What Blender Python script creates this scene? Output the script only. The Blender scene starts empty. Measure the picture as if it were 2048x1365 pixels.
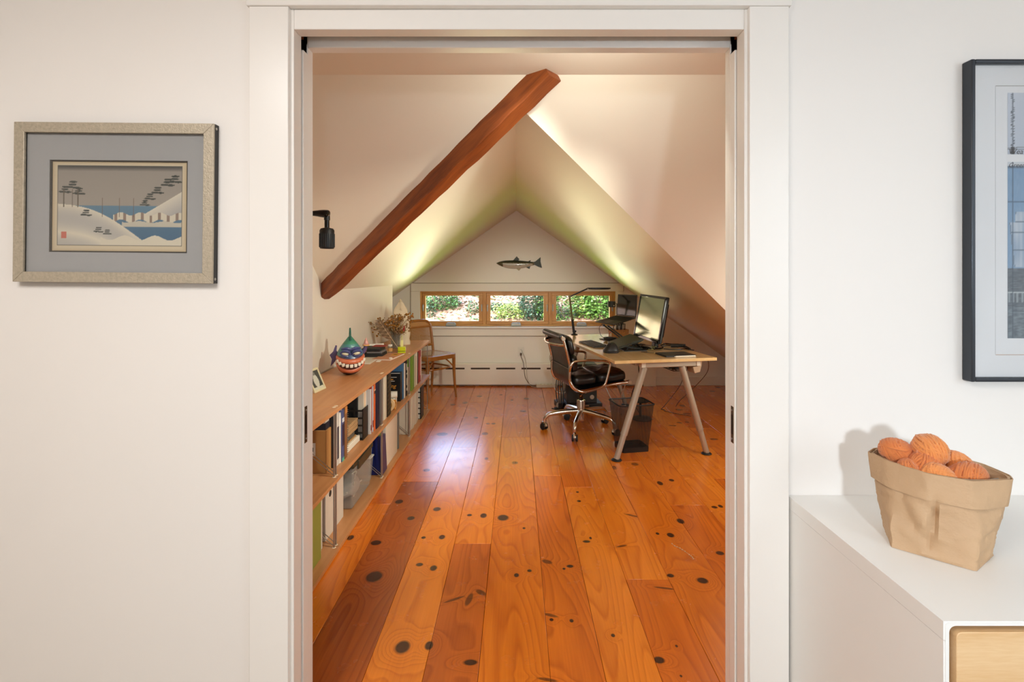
import bpy, bmesh, math, random
from mathutils import Vector, Matrix, noise as mnoise

SC = bpy.context.scene
C = SC.collection
RND = random.Random(11)
rad = math.radians

# ------------------------------------------------------------------ camera
EYE = 1.335                     # eye height; the lens looks straight along +Y
KX, KY, F = 1034.0, 553.0, 1000.0
cam = bpy.data.cameras.new('camera')
cam.sensor_width = 36.0
cam.lens = F / 2048.0 * 36.0
cam.shift_x = (1024.0 - KX) / 2048.0
cam.shift_y = -(682.5 - KY) / 2048.0
cam.clip_start = 0.02
cam.clip_end = 200
camo = bpy.data.objects.new('camera', cam)
C.objects.link(camo)
camo.location = (0, 0, EYE)
camo.rotation_euler = (rad(90), 0, 0)
SC.camera = camo

# ------------------------------------------------------------------ world, sun, lamps, exposure
SC.view_settings.view_transform = 'Standard'
SC.view_settings.look = 'None'
SC.view_settings.exposure = 0.16
SC.view_settings.gamma = 1.0
SC.view_settings.use_curve_mapping = False
cy = SC.cycles
cy.max_bounces = 9
cy.diffuse_bounces = 5
cy.glossy_bounces = 4
cy.transparent_max_bounces = 12
cy.transmission_bounces = 4
cy.caustics_reflective = False
cy.caustics_refractive = False
cy.sample_clamp_indirect = 6.0
cy.use_denoising = True

W = bpy.data.worlds.new('sky')
SC.world = W
W.use_nodes = True
wn = W.node_tree
bg = wn.nodes['Background']
sky = wn.nodes.new('ShaderNodeTexSky')
sky.sky_type = 'NISHITA'
sky.sun_disc = False
sky.sun_elevation = rad(42)
sky.sun_rotation = rad(215)
sky.air_density = 1.0
sky.dust_density = 1.6
wn.links.new(sky.outputs['Color'], bg.inputs['Color'])
bg.inputs['Strength'].default_value = 3.6

def lamp(name, kind, loc, energy, col, size=0.1, target=None, sizey=None, spot=None):
    l = bpy.data.lights.new(name, kind)
    l.energy = energy
    l.color = col
    if kind == 'AREA':
        l.size = size
        if sizey:
            l.shape = 'RECTANGLE'
            l.size_y = sizey
    elif kind in ('POINT', 'SPOT'):
        l.shadow_soft_size = size
        if spot:
            l.spot_size = rad(spot)
            l.spot_blend = 0.6
    elif kind == 'SUN':
        l.angle = rad(0.6)
    o = bpy.data.objects.new(name, l)
    C.objects.link(o)
    o.location = loc
    if target is not None:
        d = Vector(target) - Vector(loc)
        o.rotation_euler = d.to_track_quat('-Z', 'Y').to_euler()
    return o

lamp('sun', 'SUN', (-8, -4, 14), 4.0, (1.0, 0.93, 0.80), target=(2.5, 12.5, 0.5))
# front room: a window behind the camera, a side window, a warm ceiling lamp
lamp('rear_window_light', 'AREA', (0.32, -1.25, 1.45), 9.6, (0.78, 0.90, 1.0), size=0.14, target=(1.15, 1.4, 0.80)).data.spread = rad(100)
lamp('side_window_light', 'AREA', (2.45, -0.9, 1.7), 17, (0.78, 0.91, 1.0), size=1.3, target=(0.2, 1.2, 1.1))
lamp('hall_ceiling_light', 'AREA', (-0.9, -0.4, 2.38), 43, (1.0, 0.975, 0.94), size=0.9, target=(-0.9, -0.2, 0))
# attic room: a wall spot beside the doorway, added fills, stand-ins for garden bounce
lamp('attic_spot_light', 'SPOT', (1.00, 1.72, 1.90), 136, (0.97, 0.96, 0.80), size=0.05, target=(-0.9, 3.5, 0.6), spot=66)
lamp('gable_fill_light', 'SPOT', (0.05, 1.60, 2.12), 178, (0.96, 0.97, 0.85), size=0.08, target=(0.0, 6.12, 0.90), spot=29).data.spot_blend = 1.0  # added lamp without a fixture, brightens the far gable wall
lamp('attic_fill_light', 'AREA', (0.30, 1.62, 2.12), 9.6, (0.97, 0.97, 0.84), size=0.18, sizey=0.7, target=(-0.1, 6.0, 0.2))  # added fill tucked behind the door header
lamp('attic_side_fill', 'AREA', (2.15, 2.9, 1.10), 13, (0.97, 0.97, 0.84), size=0.6, target=(-0.6, 5.3, 1.3))  # added fill out of view, no lamp stands there
lamp('lawn_bounce_fill', 'AREA', (0.0, 9.3, -0.12), 165, (0.96, 1.0, 0.60), size=2.4, sizey=0.8, target=(-0.1, 5.2, 1.2))  # added lamp in place of light off the sunlit lawn
lamp('slope_patch_fill', 'AREA', (-0.55, 9.4, 0.10), 62, (0.98, 1.0, 0.56), size=0.7, sizey=0.26, target=(0.46, 3.2, 1.8))  # added lamp that makes the bright patch on the dormer slope

# ------------------------------------------------------------------ helpers
def P(px, py, d):
    return Vector(((px - KX) / F * d, d, EYE - (py - KY) / F * d))

def Zp(px, py, z):
    return P(px, py, (EYE - z) * F / (py - KY))

def lin(c):
    out = []
    for v in c[:3]:
        v = v / 255.0
        out.append(v / 12.92 if v <= 0.04045 else ((v + 0.055) / 1.055) ** 2.4)
    return out

class MB:
    def __init__(s, M=None):
        s.v, s.f = [], []
        s.M = M or Matrix()

    def add(s, vs, fs):
        o = len(s.v)
        s.v += [s.M @ Vector(p) for p in vs]
        s.f += [tuple(i + o for i in f) for f in fs]
        return s

    def box(s, x0, y0, z0, x1, y1, z1):
        vs = [(x, y, z) for z in (z0, z1) for y in (y0, y1) for x in (x0, x1)]
        return s.add(vs, [(0, 2, 3, 1), (4, 5, 7, 6), (0, 1, 5, 4), (1, 3, 7, 5), (3, 2, 6, 7), (2, 0, 4, 6)])

    def hexa(s, b, t):      # four bottom, four top points
        return s.add(list(b) + list(t), [(3, 2, 1, 0), (4, 5, 6, 7), (0, 1, 5, 4), (1, 2, 6, 5), (2, 3, 7, 6), (3, 0, 4, 7)])

    def prism(s, pts, vec):  # polygon of 3-D points extruded by vec
        n = len(pts)
        vec = Vector(vec)
        p = [Vector(q) for q in pts]
        vs = p + [q + vec for q in p]
        fs = [tuple(reversed(range(n))), tuple(range(n, 2 * n))]
        fs += [(i, (i + 1) % n, n + (i + 1) % n, n + i) for i in range(n)]
        return s.add(vs, fs)

    def tube(s, pts, r, n=8, closed=False, flat=None):
        pts = [Vector(p) for p in pts]
        m = len(pts)
        rs = r if isinstance(r, (list, tuple)) else [r] * m
        vs, fs = [], []
        up = None
        for i, p in enumerate(pts):
            a = pts[(i - 1) % m] if (closed or i > 0) else p
            b = pts[(i + 1) % m] if (closed or i < m - 1) else p
            t = (b - a)
            if t.length < 1e-9:
                t = Vector((0, 0, 1))
            t.normalize()
            if up is None:
                up = t.orthogonal().normalized() if flat is None else Vector(flat)
            up = (up - t * up.dot(t))
            if up.length < 1e-6:
                up = t.orthogonal()
            up.normalize()
            w = t.cross(up)
            for k in range(n):
                a_ = 2 * math.pi * k / n
                vs.append(p + (up * math.cos(a_) + w * math.sin(a_)) * rs[i])
        for i in range(m if closed else m - 1):
            j = (i + 1) % m
            for k in range(n):
                l = (k + 1) % n
                fs.append((i * n + k, i * n + l, j * n + l, j * n + k))
        if not closed:
            fs.append(tuple(reversed(range(n))))
            fs.append(tuple(range((m - 1) * n, m * n)))
        return s.add(vs, fs)

    def lathe(s, prof, c=(0, 0, 0), n=20, sx=1.0, sy=1.0, cap=True):
        vs, fs = [], []
        for r, z in prof:
            for k in range(n):
                a = 2 * math.pi * k / n
                vs.append((c[0] + r * sx * math.cos(a), c[1] + r * sy * math.sin(a), c[2] + z))
        m = len(prof)
        for i in range(m - 1):
            for k in range(n):
                l = (k + 1) % n
                fs.append((i * n + k, i * n + l, (i + 1) * n + l, (i + 1) * n + k))
        if cap:
            fs.append(tuple(reversed(range(n))))
            fs.append(tuple(range((m - 1) * n, m * n)))
        return s.add(vs, fs)

    def ball(s, c, r, n=12, m=8):
        rx, ry, rz = r if isinstance(r, (tuple, list)) else (r, r, r)
        vs = [(c[0], c[1], c[2] - rz)]
        for i in range(1, m):
            t = -math.pi / 2 + math.pi * i / m
            for k in range(n):
                a = 2 * math.pi * k / n
                vs.append((c[0] + rx * math.cos(t) * math.cos(a), c[1] + ry * math.cos(t) * math.sin(a), c[2] + rz * math.sin(t)))
        vs.append((c[0], c[1], c[2] + rz))
        fs = [(0, 1 + (k + 1) % n, 1 + k) for k in range(n)]
        for i in range(m - 2):
            for k in range(n):
                l = (k + 1) % n
                fs.append((1 + i * n + k, 1 + i * n + l, 1 + (i + 1) * n + l, 1 + (i + 1) * n + k))
        e = len(vs) - 1
        b = 1 + (m - 2) * n
        fs += [(b + k, b + (k + 1) % n, e) for k in range(n)]
        return s.add(vs, fs)

    def build(s, name, mat, parent=None, bevel=0.0, seg=2, smooth=True, ang=38, sub=0, keep=False, fixn=True):
        me = bpy.data.meshes.new(name)
        if parent is not None:
            off = wloc(parent)
        elif keep or not s.v:
            off = Vector()
        else:
            xs = [p.x for p in s.v]; ys = [p.y for p in s.v]; zs = [p.z for p in s.v]
            off = Vector(((min(xs) + max(xs)) / 2, (min(ys) + max(ys)) / 2, min(zs)))
        me.from_pydata([p - off for p in s.v], [], s.f)
        if fixn:
            bm = bmesh.new(); bm.from_mesh(me)
            bmesh.ops.recalc_face_normals(bm, faces=bm.faces)
            bm.to_mesh(me); bm.free()
        me.update()
        if smooth:
            me.polygons.foreach_set('use_smooth', [True] * len(me.polygons))
            me.set_sharp_from_angle(angle=rad(ang))
        if mat is not None:
            me.materials.append(mat)
        o = bpy.data.objects.new(name, me)
        C.objects.link(o)
        if parent is not None:
            o.parent = parent
        else:
            o.location = off
        if bevel > 0:
            b = o.modifiers.new('edge', 'BEVEL')
            b.width = bevel; b.segments = seg; b.limit_method = 'ANGLE'; b.angle_limit = rad(40)
        if sub:
            q = o.modifiers.new('smooth', 'SUBSURF')
            q.levels = sub; q.render_levels = sub
        return o

def wloc(o):
    v = Vector(o.location)
    while o.parent is not None:
        o = o.parent
        v += Vector(o.location)
    return v

def tag(o, label, cat, group=None):
    o['label'] = label; o['category'] = cat
    if group:
        o['group'] = group
    return o

def thing(name, label, cat, loc, group=None):
    o = bpy.data.objects.new(name, None)
    o.empty_display_size = 0.05
    C.objects.link(o)
    o.location = loc
    return tag(o, label, cat, group)

def struct(o):
    o['kind'] = 'structure'
    return o

def stuff(o):
    o['kind'] = 'stuff'
    return o

def copy_tree(o, parent=None):
    c = o.copy(); C.objects.link(c)
    if parent is not None:
        c.parent = parent
    for ch in list(o.children):
        copy_tree(ch, c)
    return c

def frame(loc, ang):
    return Matrix.Translation(Vector(loc)) @ Matrix.Rotation(ang, 4, 'Z')

def arc(pts, n=6):
    """Catmull-Rom through points"""
    pts = [Vector(p) for p in pts]
    out = []
    for i in range(len(pts) - 1):
        p0 = pts[max(i - 1, 0)]; p1 = pts[i]; p2 = pts[i + 1]; p3 = pts[min(i + 2, len(pts) - 1)]
        for k in range(n):
            t = k / n
            out.append(0.5 * ((2 * p1) + (p2 - p0) * t + (2 * p0 - 5 * p1 + 4 * p2 - p3) * t * t + (3 * p1 - p0 - 3 * p2 + p3) * t ** 3))
    out.append(pts[-1])
    return out

# ------------------------------------------------------------------ materials
def nt(name):
    m = bpy.data.materials.new(name)
    m.use_nodes = True
    t = m.node_tree
    return m, t, t.nodes['Principled BSDF']

def setp(b, **k):
    names = dict(rough='Roughness', metal='Metallic', spec='Specular IOR Level', coat='Coat Weight', coatr='Coat Roughness', ior='IOR', trans='Transmission Weight', alpha='Alpha', sheen='Sheen Weight')
    for a, v in k.items():
        b.inputs[names[a]].default_value = v

def mk(name, rgb, rough=0.5, metal=0.0, var=0.05, scale=18.0, bump=0.0, bscale=None, stretch=None, **k):
    m, t, b = nt(name)
    c = lin(rgb)
    co = t.nodes.new('ShaderNodeTexCoord')
    no = t.nodes.new('ShaderNodeTexNoise')
    no.inputs['Scale'].default_value = scale
    no.inputs['Detail'].default_value = 3.0
    src = co.outputs['Object']
    if stretch:
        mp = t.nodes.new('ShaderNodeMapping')
        mp.inputs['Scale'].default_value = stretch
        t.links.new(src, mp.inputs['Vector'])
        src = mp.outputs['Vector']
    t.links.new(src, no.inputs['Vector'])
    r = t.nodes.new('ShaderNodeMix'); r.data_type = 'RGBA'
    r.inputs[6].default_value = [max(0, x * (1 - var)) for x in c] + [1]
    r.inputs[7].default_value = [min(1, x * (1 + var)) for x in c] + [1]
    t.links.new(no.outputs['Fac'], r.inputs[0])
    t.links.new(r.outputs[2], b.inputs['Base Color'])
    if bump > 0:
        n2 = t.nodes.new('ShaderNodeTexNoise')
        n2.inputs['Scale'].default_value = bscale or scale * 4
        n2.inputs['Detail'].default_value = 4
        t.links.new(src, n2.inputs['Vector'])
        bp = t.nodes.new('ShaderNodeBump')
        bp.inputs['Strength'].default_value = bump
        bp.inputs['Distance'].default_value = 0.004
        t.links.new(n2.outputs['Fac'], bp.inputs['Height'])
        t.links.new(bp.outputs['Normal'], b.inputs['Normal'])
    setp(b, rough=rough, metal=metal, **k)
    return m

def wood(name, a, bcol, rough=0.4, axis='Y', freq=14.0, fine=60.0, bump=0.05, **k):
    """straight-grained veneer: contour bands of a stretched noise field"""
    m, t, b = nt(name)
    co = t.nodes.new('ShaderNodeTexCoord')
    mp = t.nodes.new('ShaderNodeMapping')
    st = {'X': (0.5, 5, 5), 'Y': (5, 0.5, 5), 'Z': (5, 5, 0.5)}[axis]
    mp.inputs['Scale'].default_value = st
    t.links.new(co.outputs['Object'], mp.inputs['Vector'])
    n1 = t.nodes.new('ShaderNodeTexNoise'); n1.inputs['Scale'].default_value = 1.3; n1.inputs['Detail'].default_value = 2
    t.links.new(mp.outputs['Vector'], n1.inputs['Vector'])
    mu = t.nodes.new('ShaderNodeMath'); mu.operation = 'MULTIPLY'; mu.inputs[1].default_value = freq
    t.links.new(n1.outputs['Fac'], mu.inputs[0])
    fr = t.nodes.new('ShaderNodeMath'); fr.operation = 'PINGPONG'; fr.inputs[1].default_value = 0.5
    t.links.new(mu.outputs[0], fr.inputs[0])
    n2 = t.nodes.new('ShaderNodeTexNoise'); n2.inputs['Scale'].default_value = fine; n2.inputs['Detail'].default_value = 2
    t.links.new(mp.outputs['Vector'], n2.inputs['Vector'])
    ad = t.nodes.new('ShaderNodeMath'); ad.operation = 'MULTIPLY_ADD'; ad.inputs[1].default_value = 0.7
    t.links.new(n2.outputs['Fac'], ad.inputs[0]); t.links.new(fr.outputs[0], ad.inputs[2])
    r = t.nodes.new('ShaderNodeMix'); r.data_type = 'RGBA'
    r.inputs[6].default_value = lin(a) + [1]; r.inputs[7].default_value = lin(bcol) + [1]
    t.links.new(ad.outputs[0], r.inputs[0])
    t.links.new(r.outputs[2], b.inputs['Base Color'])
    if bump:
        bp = t.nodes.new('ShaderNodeBump'); bp.inputs['Strength'].default_value = bump; bp.inputs['Distance'].default_value = 0.002
        t.links.new(ad.outputs[0], bp.inputs['Height']); t.links.new(bp.outputs['Normal'], b.inputs['Normal'])
    setp(b, rough=rough, **k)
    return m

def glass(name, tint=(255, 255, 255), refl=0.08, rough=0.02, body=0.0, bodycol=(230, 230, 230)):
    """thin pane: see-through plus a mirror sheen, optionally a cloudy body"""
    m = bpy.data.materials.new(name); m.use_nodes = True
    t = m.node_tree; t.nodes.clear()
    out = t.nodes.new('ShaderNodeOutputMaterial')
    tr = t.nodes.new('ShaderNodeBsdfTransparent'); tr.inputs['Color'].default_value = lin(tint) + [1]
    gl = t.nodes.new('ShaderNodeBsdfGlossy'); gl.inputs['Roughness'].default_value = rough
    fw = t.nodes.new('ShaderNodeLayerWeight'); fw.inputs['Blend'].default_value = 0.25
    mu = t.nodes.new('ShaderNodeMath'); mu.operation = 'MULTIPLY_ADD'
    mu.inputs[1].default_value = 0.5; mu.inputs[2].default_value = refl * 0.5
    t.links.new(fw.outputs['Fresnel'], mu.inputs[0])
    mx = t.nodes.new('ShaderNodeMixShader')
    t.links.new(mu.outputs[0], mx.inputs[0]); t.links.new(tr.outputs[0], mx.inputs[1]); t.links.new(gl.outputs[0], mx.inputs[2])
    last = mx
    if body > 0:
        df = t.nodes.new('ShaderNodeBsdfDiffuse'); df.inputs['Color'].default_value = lin(bodycol) + [1]
        m2 = t.nodes.new('ShaderNodeMixShader'); m2.inputs[0].default_value = body
        t.links.new(mx.outputs[0], m2.inputs[1]); t.links.new(df.outputs[0], m2.inputs[2])
        last = m2
    t.links.new(last.outputs[0], out.inputs['Surface'])
    return m

def vcol(name, rough=0.7, bump=0.0, **k):
    """flat print: colour comes from the mesh's own colour attribute"""
    m, t, b = nt(name)
    a = t.nodes.new('ShaderNodeVertexColor'); a.layer_name = 'ink'
    t.links.new(a.outputs['Color'], b.inputs['Base Color'])
    if bump:
        co = t.nodes.new('ShaderNodeTexCoord'); n2 = t.nodes.new('ShaderNodeTexNoise'); n2.inputs['Scale'].default_value = 120
        bp = t.nodes.new('ShaderNodeBump'); bp.inputs['Strength'].default_value = bump; bp.inputs['Distance'].default_value = 0.003
        t.links.new(co.outputs['Object'], n2.inputs['Vector']); t.links.new(n2.outputs['Fac'], bp.inputs['Height']); t.links.new(bp.outputs['Normal'], b.inputs['Normal'])
    setp(b, rough=rough, **k)
    return m

M = {}
M['paint_hall'] = mk('paint_hall', (238, 233, 228), 0.55, var=0.012, scale=3, bump=0.02, bscale=160)
M['paint_attic'] = mk('paint_attic', (230, 222, 209), 0.6, var=0.015, scale=3, bump=0.03, bscale=140)
M['paint_trim'] = mk('paint_trim', (240, 235, 229), 0.28, var=0.01, scale=6)
M['paint_far'] = mk('paint_far', (238, 231, 218), 0.5, var=0.015, scale=3)
M['heater'] = mk('heater_enamel', (236, 228, 214), 0.35, var=0.01)
M['dark_gap'] = mk('dark_gap', (70, 46, 28), 0.8)
M['pine_sash'] = wood('pine_sash', (224, 170, 98), (190, 130, 64), 0.4, 'X')
M['pine_sash_z'] = wood('pine_sash_upright', (224, 170, 98), (190, 130, 64), 0.4, 'Z')
M['beam'] = wood('old_timber', (160, 84, 32), (104, 46, 14), 0.55, 'X', freq=7, fine=26, bump=0.5)
M['shelf'] = wood('beech_veneer', (205, 148, 98), (186, 126, 78), 0.38, 'Y', freq=8)
M['desk'] = wood('birch_veneer', (226, 194, 142), (212, 174, 118), 0.22, 'Y', freq=7, coat=0.4, coatr=0.12)
M['maple'] = wood('maple', (236, 206, 164), (216, 174, 124), 0.4, 'X', freq=6)
M['bentwood'] = wood('bentwood', (176, 116, 52), (150, 92, 36), 0.3, 'Z', freq=6, coat=0.3)
M['steel'] = mk('steel_rod', (170, 166, 158), 0.3, 0.9, var=0.03)
M['chrome'] = mk('polished_aluminium', (214, 206, 196), 0.16, 1.0, var=0.03)
M['satin'] = mk('satin_aluminium', (186, 178, 166), 0.42, 0.75, var=0.03)
M['grey_leg'] = mk('grey_leg_paint', (178, 168, 152), 0.35, 0.35, var=0.02)
M['black'] = mk('black_plastic', (24, 23, 22), 0.42, var=0.1)
M['black_gloss'] = mk('black_gloss', (10, 9, 9), 0.12, var=0.1)
M['rubber'] = mk('black_rubber', (18, 17, 16), 0.6)
M['leather'] = mk('black_leather', (24, 22, 20), 0.32, var=0.15, scale=30, bump=0.35, bscale=22, spec=0.6)
M['charcoal'] = mk('charcoal', (52, 52, 54), 0.5, var=0.08)
M['white'] = mk('white_card', (226, 218, 204), 0.65, var=0.03)
M['white_plastic'] = mk('white_plastic', (232, 226, 214), 0.4, var=0.02)
M['lacquer'] = mk('white_lacquer', (236, 234, 230), 0.35, var=0.01, scale=5)
M['glass'] = glass('window_glass', refl=0.06)
M['picture_glass'] = glass('picture_glass', refl=0.05, rough=0.03)
M['vase_glass'] = glass('vase_glass', (236, 240, 234), refl=0.12, body=0.08)
M['tub'] = glass('clear_plastic', (246, 246, 244), refl=0.10, rough=0.15, body=0.20, bodycol=(236, 230, 220))
M['cardboard'] = mk('cardboard', (176, 126, 70), 0.8, var=0.05, scale=25)
M['kraft'] = mk('kraft_paper', (190, 156, 120), 0.7, var=0.09, scale=14, bump=0.9, bscale=48)
M['yarn'] = mk('orange_wool', (222, 140, 76), 0.9, var=0.14, scale=40, sheen=0.3)
M['yarn2'] = mk('deep_orange_wool', (208, 120, 62), 0.9, var=0.14, scale=40, sheen=0.3)
M['frame_gold'] = mk('champagne_frame', (184, 172, 152), 0.45, 0.35, var=0.3, scale=120, bump=0.3, bscale=240)
M['frame_black'] = mk('black_frame_side', (30, 28, 27), 0.45)
M['frame_metal'] = mk('gunmetal_frame', (62, 66, 72), 0.34, 0.55, var=0.05)
M['mat_grey'] = mk('grey_mount', (166, 165, 164), 0.9, var=0.03, scale=90)
M['mat_white'] = mk('white_mount', (240, 241, 243), 0.9, var=0.01)
M['mat_dark'] = mk('mount_bevel', (64, 58, 50), 0.9)
M['print'] = vcol('printed_paper', 0.75)
M['painted'] = vcol('painted_clay', 0.35, bump=0.25, coat=0.3)
M['ink'] = mk('ink', (40, 38, 38), 0.8)
M['ochre_text'] = mk('ochre_lettering', (222, 150, 50), 0.7)
M['paper_text'] = mk('pale_lettering', (190, 188, 180), 0.7)
def solid(name, rgb, rough=0.55, **k):
    if name not in M:
        M[name] = mk(name, rgb, rough, **k)
    return M[name]

# pine floorboards: rings are contour lines of a stretched noise field pushed up by every knot
kg = bpy.data.node_groups.new('knot', 'ShaderNodeTree')
kg.interface.new_socket('Position', in_out='INPUT', socket_type='NodeSocketVector')
kg.interface.new_socket('Centre', in_out='INPUT', socket_type='NodeSocketVector')
kg.interface.new_socket('Inverse', in_out='INPUT', socket_type='NodeSocketVector')
kg.interface.new_socket('Angle', in_out='INPUT', socket_type='NodeSocketFloat')
kg.interface.new_socket('Swell', in_out='INPUT', socket_type='NodeSocketFloat')
kg.interface.new_socket('SwellIn', in_out='INPUT', socket_type='NodeSocketFloat')
kg.interface.new_socket('DarkIn', in_out='INPUT', socket_type='NodeSocketFloat')
kg.interface.new_socket('Dark', in_out='INPUT', socket_type='NodeSocketFloat')
kg.interface.new_socket('SwellOut', in_out='OUTPUT', socket_type='NodeSocketFloat')
kg.interface.new_socket('DarkOut', in_out='OUTPUT', socket_type='NodeSocketFloat')
def _kg():
    t = kg; N = t.nodes.new; L = t.links.new
    gi = N('NodeGroupInput'); go = N('NodeGroupOutput')
    sub = N('ShaderNodeVectorMath'); sub.operation = 'SUBTRACT'
    L(gi.outputs['Position'], sub.inputs[0]); L(gi.outputs['Centre'], sub.inputs[1])
    ro = N('ShaderNodeVectorRotate'); ro.rotation_type = 'Z_AXIS'
    L(sub.outputs[0], ro.inputs['Vector']); L(gi.outputs['Angle'], ro.inputs['Angle'])
    ml = N('ShaderNodeVectorMath'); ml.operation = 'MULTIPLY'
    L(ro.outputs[0], ml.inputs[0]); L(gi.outputs['Inverse'], ml.inputs[1])
    ln = N('ShaderNodeVectorMath'); ln.operation = 'LENGTH'
    L(ml.outputs[0], ln.inputs[0])
    # swell = Swell * exp(-(r/2.4)^2)
    sq = N('ShaderNodeMath'); sq.operation = 'MULTIPLY'; L(ln.outputs['Value'], sq.inputs[0]); L(ln.outputs['Value'], sq.inputs[1])
    ng = N('ShaderNodeMath'); ng.operation = 'MULTIPLY'; ng.inputs[1].default_value = -0.17; L(sq.outputs[0], ng.inputs[0])
    ex = N('ShaderNodeMath'); ex.operation = 'EXPONENT'; L(ng.outputs[0], ex.inputs[0])
    ma = N('ShaderNodeMath'); ma.operation = 'MULTIPLY_ADD'
    L(ex.outputs[0], ma.inputs[0]); L(gi.outputs['Swell'], ma.inputs[1]); L(gi.outputs['SwellIn'], ma.inputs[2])
    L(ma.outputs[0], go.inputs['SwellOut'])
    mr = N('ShaderNodeMapRange'); mr.interpolation_type = 'SMOOTHSTEP'
    mr.inputs['From Min'].default_value = 1.25; mr.inputs['From Max'].default_value = 0.75
    L(ln.outputs['Value'], mr.inputs['Value'])
    mm = N('ShaderNodeMath'); mm.operation = 'MULTIPLY'; L(mr.outputs['Result'], mm.inputs[0]); L(gi.outputs['Dark'], mm.inputs[1])
    mx = N('ShaderNodeMath'); mx.operation = 'MAXIMUM'; L(mm.outputs[0], mx.inputs[0]); L(gi.outputs['DarkIn'], mx.inputs[1])
    L(mx.outputs[0], go.inputs['DarkOut'])
_kg()

def plank_material(seed, light, dark, knots):
    m, t, b = nt('pine_board')
    N = t.nodes.new; L = t.links.new
    ge = N('ShaderNodeNewGeometry')
    mp = N('ShaderNodeMapping')
    mp.inputs['Location'].default_value = (seed * 3.7, seed * 1.9, seed)
    mp.inputs['Scale'].default_value = (4.2, 0.55, 1)
    L(ge.outputs['Position'], mp.inputs['Vector'])
    n1 = N('ShaderNodeTexNoise'); n1.inputs['Scale'].default_value = 1.0; n1.inputs['Detail'].default_value = 1.5; n1.inputs['Roughness'].default_value = 0.35
    L(mp.outputs['Vector'], n1.inputs['Vector'])
    sw, dk = n1.outputs['Fac'], None
    for (x, y, rx, ry, an, swell, dd) in knots:
        g = N('ShaderNodeGroup'); g.node_tree = kg
        L(ge.outputs['Position'], g.inputs['Position'])
        g.inputs['Centre'].default_value = (x, y, 0)
        g.inputs['Inverse'].default_value = (1 / rx, 1 / ry, 0)
        g.inputs['Angle'].default_value = an
        g.inputs['Swell'].default_value = swell
        g.inputs['Dark'].default_value = dd
        L(sw, g.inputs['SwellIn'])
        if dk is not None:
            L(dk, g.inputs['DarkIn'])
        sw, dk = g.outputs['SwellOut'], g.outputs['DarkOut']
    mu = N('ShaderNodeMath'); mu.operation = 'MULTIPLY'; mu.inputs[1].default_value = 21.0; L(sw, mu.inputs[0])
    fr = N('ShaderNodeMath'); fr.operation = 'FRACT'; L(mu.outputs[0], fr.inputs[0])
    rp = N('ShaderNodeValToRGB')
    rp.color_ramp.elements[0].position = 0.0; rp.color_ramp.elements[0].color = (0, 0, 0, 1)
    rp.color_ramp.elements[1].position = 1.0; rp.color_ramp.elements[1].color = (0.1, 0.1, 0.1, 1)
    e = rp.color_ramp.elements.new(0.62); e.color = (0.35, 0.35, 0.35, 1)
    e = rp.color_ramp.elements.new(0.86); e.color = (1, 1, 1, 1)
    L(fr.outputs[0], rp.inputs['Fac'])
    m2 = N('ShaderNodeMapping'); m2.inputs['Scale'].default_value = (160, 5, 1); L(ge.outputs['Position'], m2.inputs['Vector'])
    n2 = N('ShaderNodeTexNoise'); n2.inputs['Scale'].default_value = 1.0; n2.inputs['Detail'].default_value = 2; L(m2.outputs['Vector'], n2.inputs['Vector'])
    n3 = N('ShaderNodeTexNoise'); n3.inputs['Scale'].default_value = 2.6; n3.inputs['Detail'].default_value = 3; L(mp.outputs['Vector'], n3.inputs['Vector'])
    c1 = N('ShaderNodeMix'); c1.data_type = 'RGBA'
    c1.inputs[6].default_value = lin(light) + [1]; c1.inputs[7].default_value = lin(dark) + [1]
    s1 = N('ShaderNodeMath'); s1.operation = 'MULTIPLY_ADD'; s1.inputs[1].default_value = 0.42
    L(rp.outputs['Color'], s1.inputs[0])
    s2 = N('ShaderNodeMath'); s2.operation = 'MULTIPLY_ADD'; s2.inputs[1].default_value = 0.42; s2.inputs[2].default_value = -0.17
    L(n2.outputs['Fac'], s2.inputs[0])
    s3 = N('ShaderNodeMath'); s3.operation = 'MULTIPLY_ADD'; s3.inputs[1].default_value = 0.75; s3.inputs[2].default_value = -0.2
    L(n3.outputs['Fac'], s3.inputs[0])
    s4 = N('ShaderNodeMath'); s4.operation = 'ADD'; L(s2.outputs[0], s4.inputs[0]); L(s3.outputs[0], s4.inputs[1])
    L(s4.outputs[0], s1.inputs[2]); s1.use_clamp = True
    L(s1.outputs[0], c1.inputs[0])
    col = c1.outputs[2]
    if dk is not None:
        c2 = N('ShaderNodeMix'); c2.data_type = 'RGBA'
        c2.inputs[7].default_value = lin((46, 18, 6)) + [1]
        L(dk, c2.inputs[0]); L(col, c2.inputs[6]); col = c2.outputs[2]
    L(col, b.inputs['Base Color'])
    n4 = N('ShaderNodeTexNoise'); n4.inputs['Scale'].default_value = 9; n4.inputs['Detail'].default_value = 4; L(ge.outputs['Position'], n4.inputs['Vector'])
    r4 = N('ShaderNodeMapRange'); r4.inputs['To Min'].default_value = 0.17; r4.inputs['To Max'].default_value = 0.33; L(n4.outputs['Fac'], r4.inputs['Value'])
    L(r4.outputs['Result'], b.inputs['Roughness'])
    bp = N('ShaderNodeBump'); bp.inputs['Strength'].default_value = 0.02; bp.inputs['Distance'].default_value = 0.002
    L(n2.outputs['Fac'], bp.inputs['Height']); L(bp.outputs['Normal'], b.inputs['Normal'])
    setp(b, spec=0.5, coat=0.55, coatr=0.26)
    return m

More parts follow.
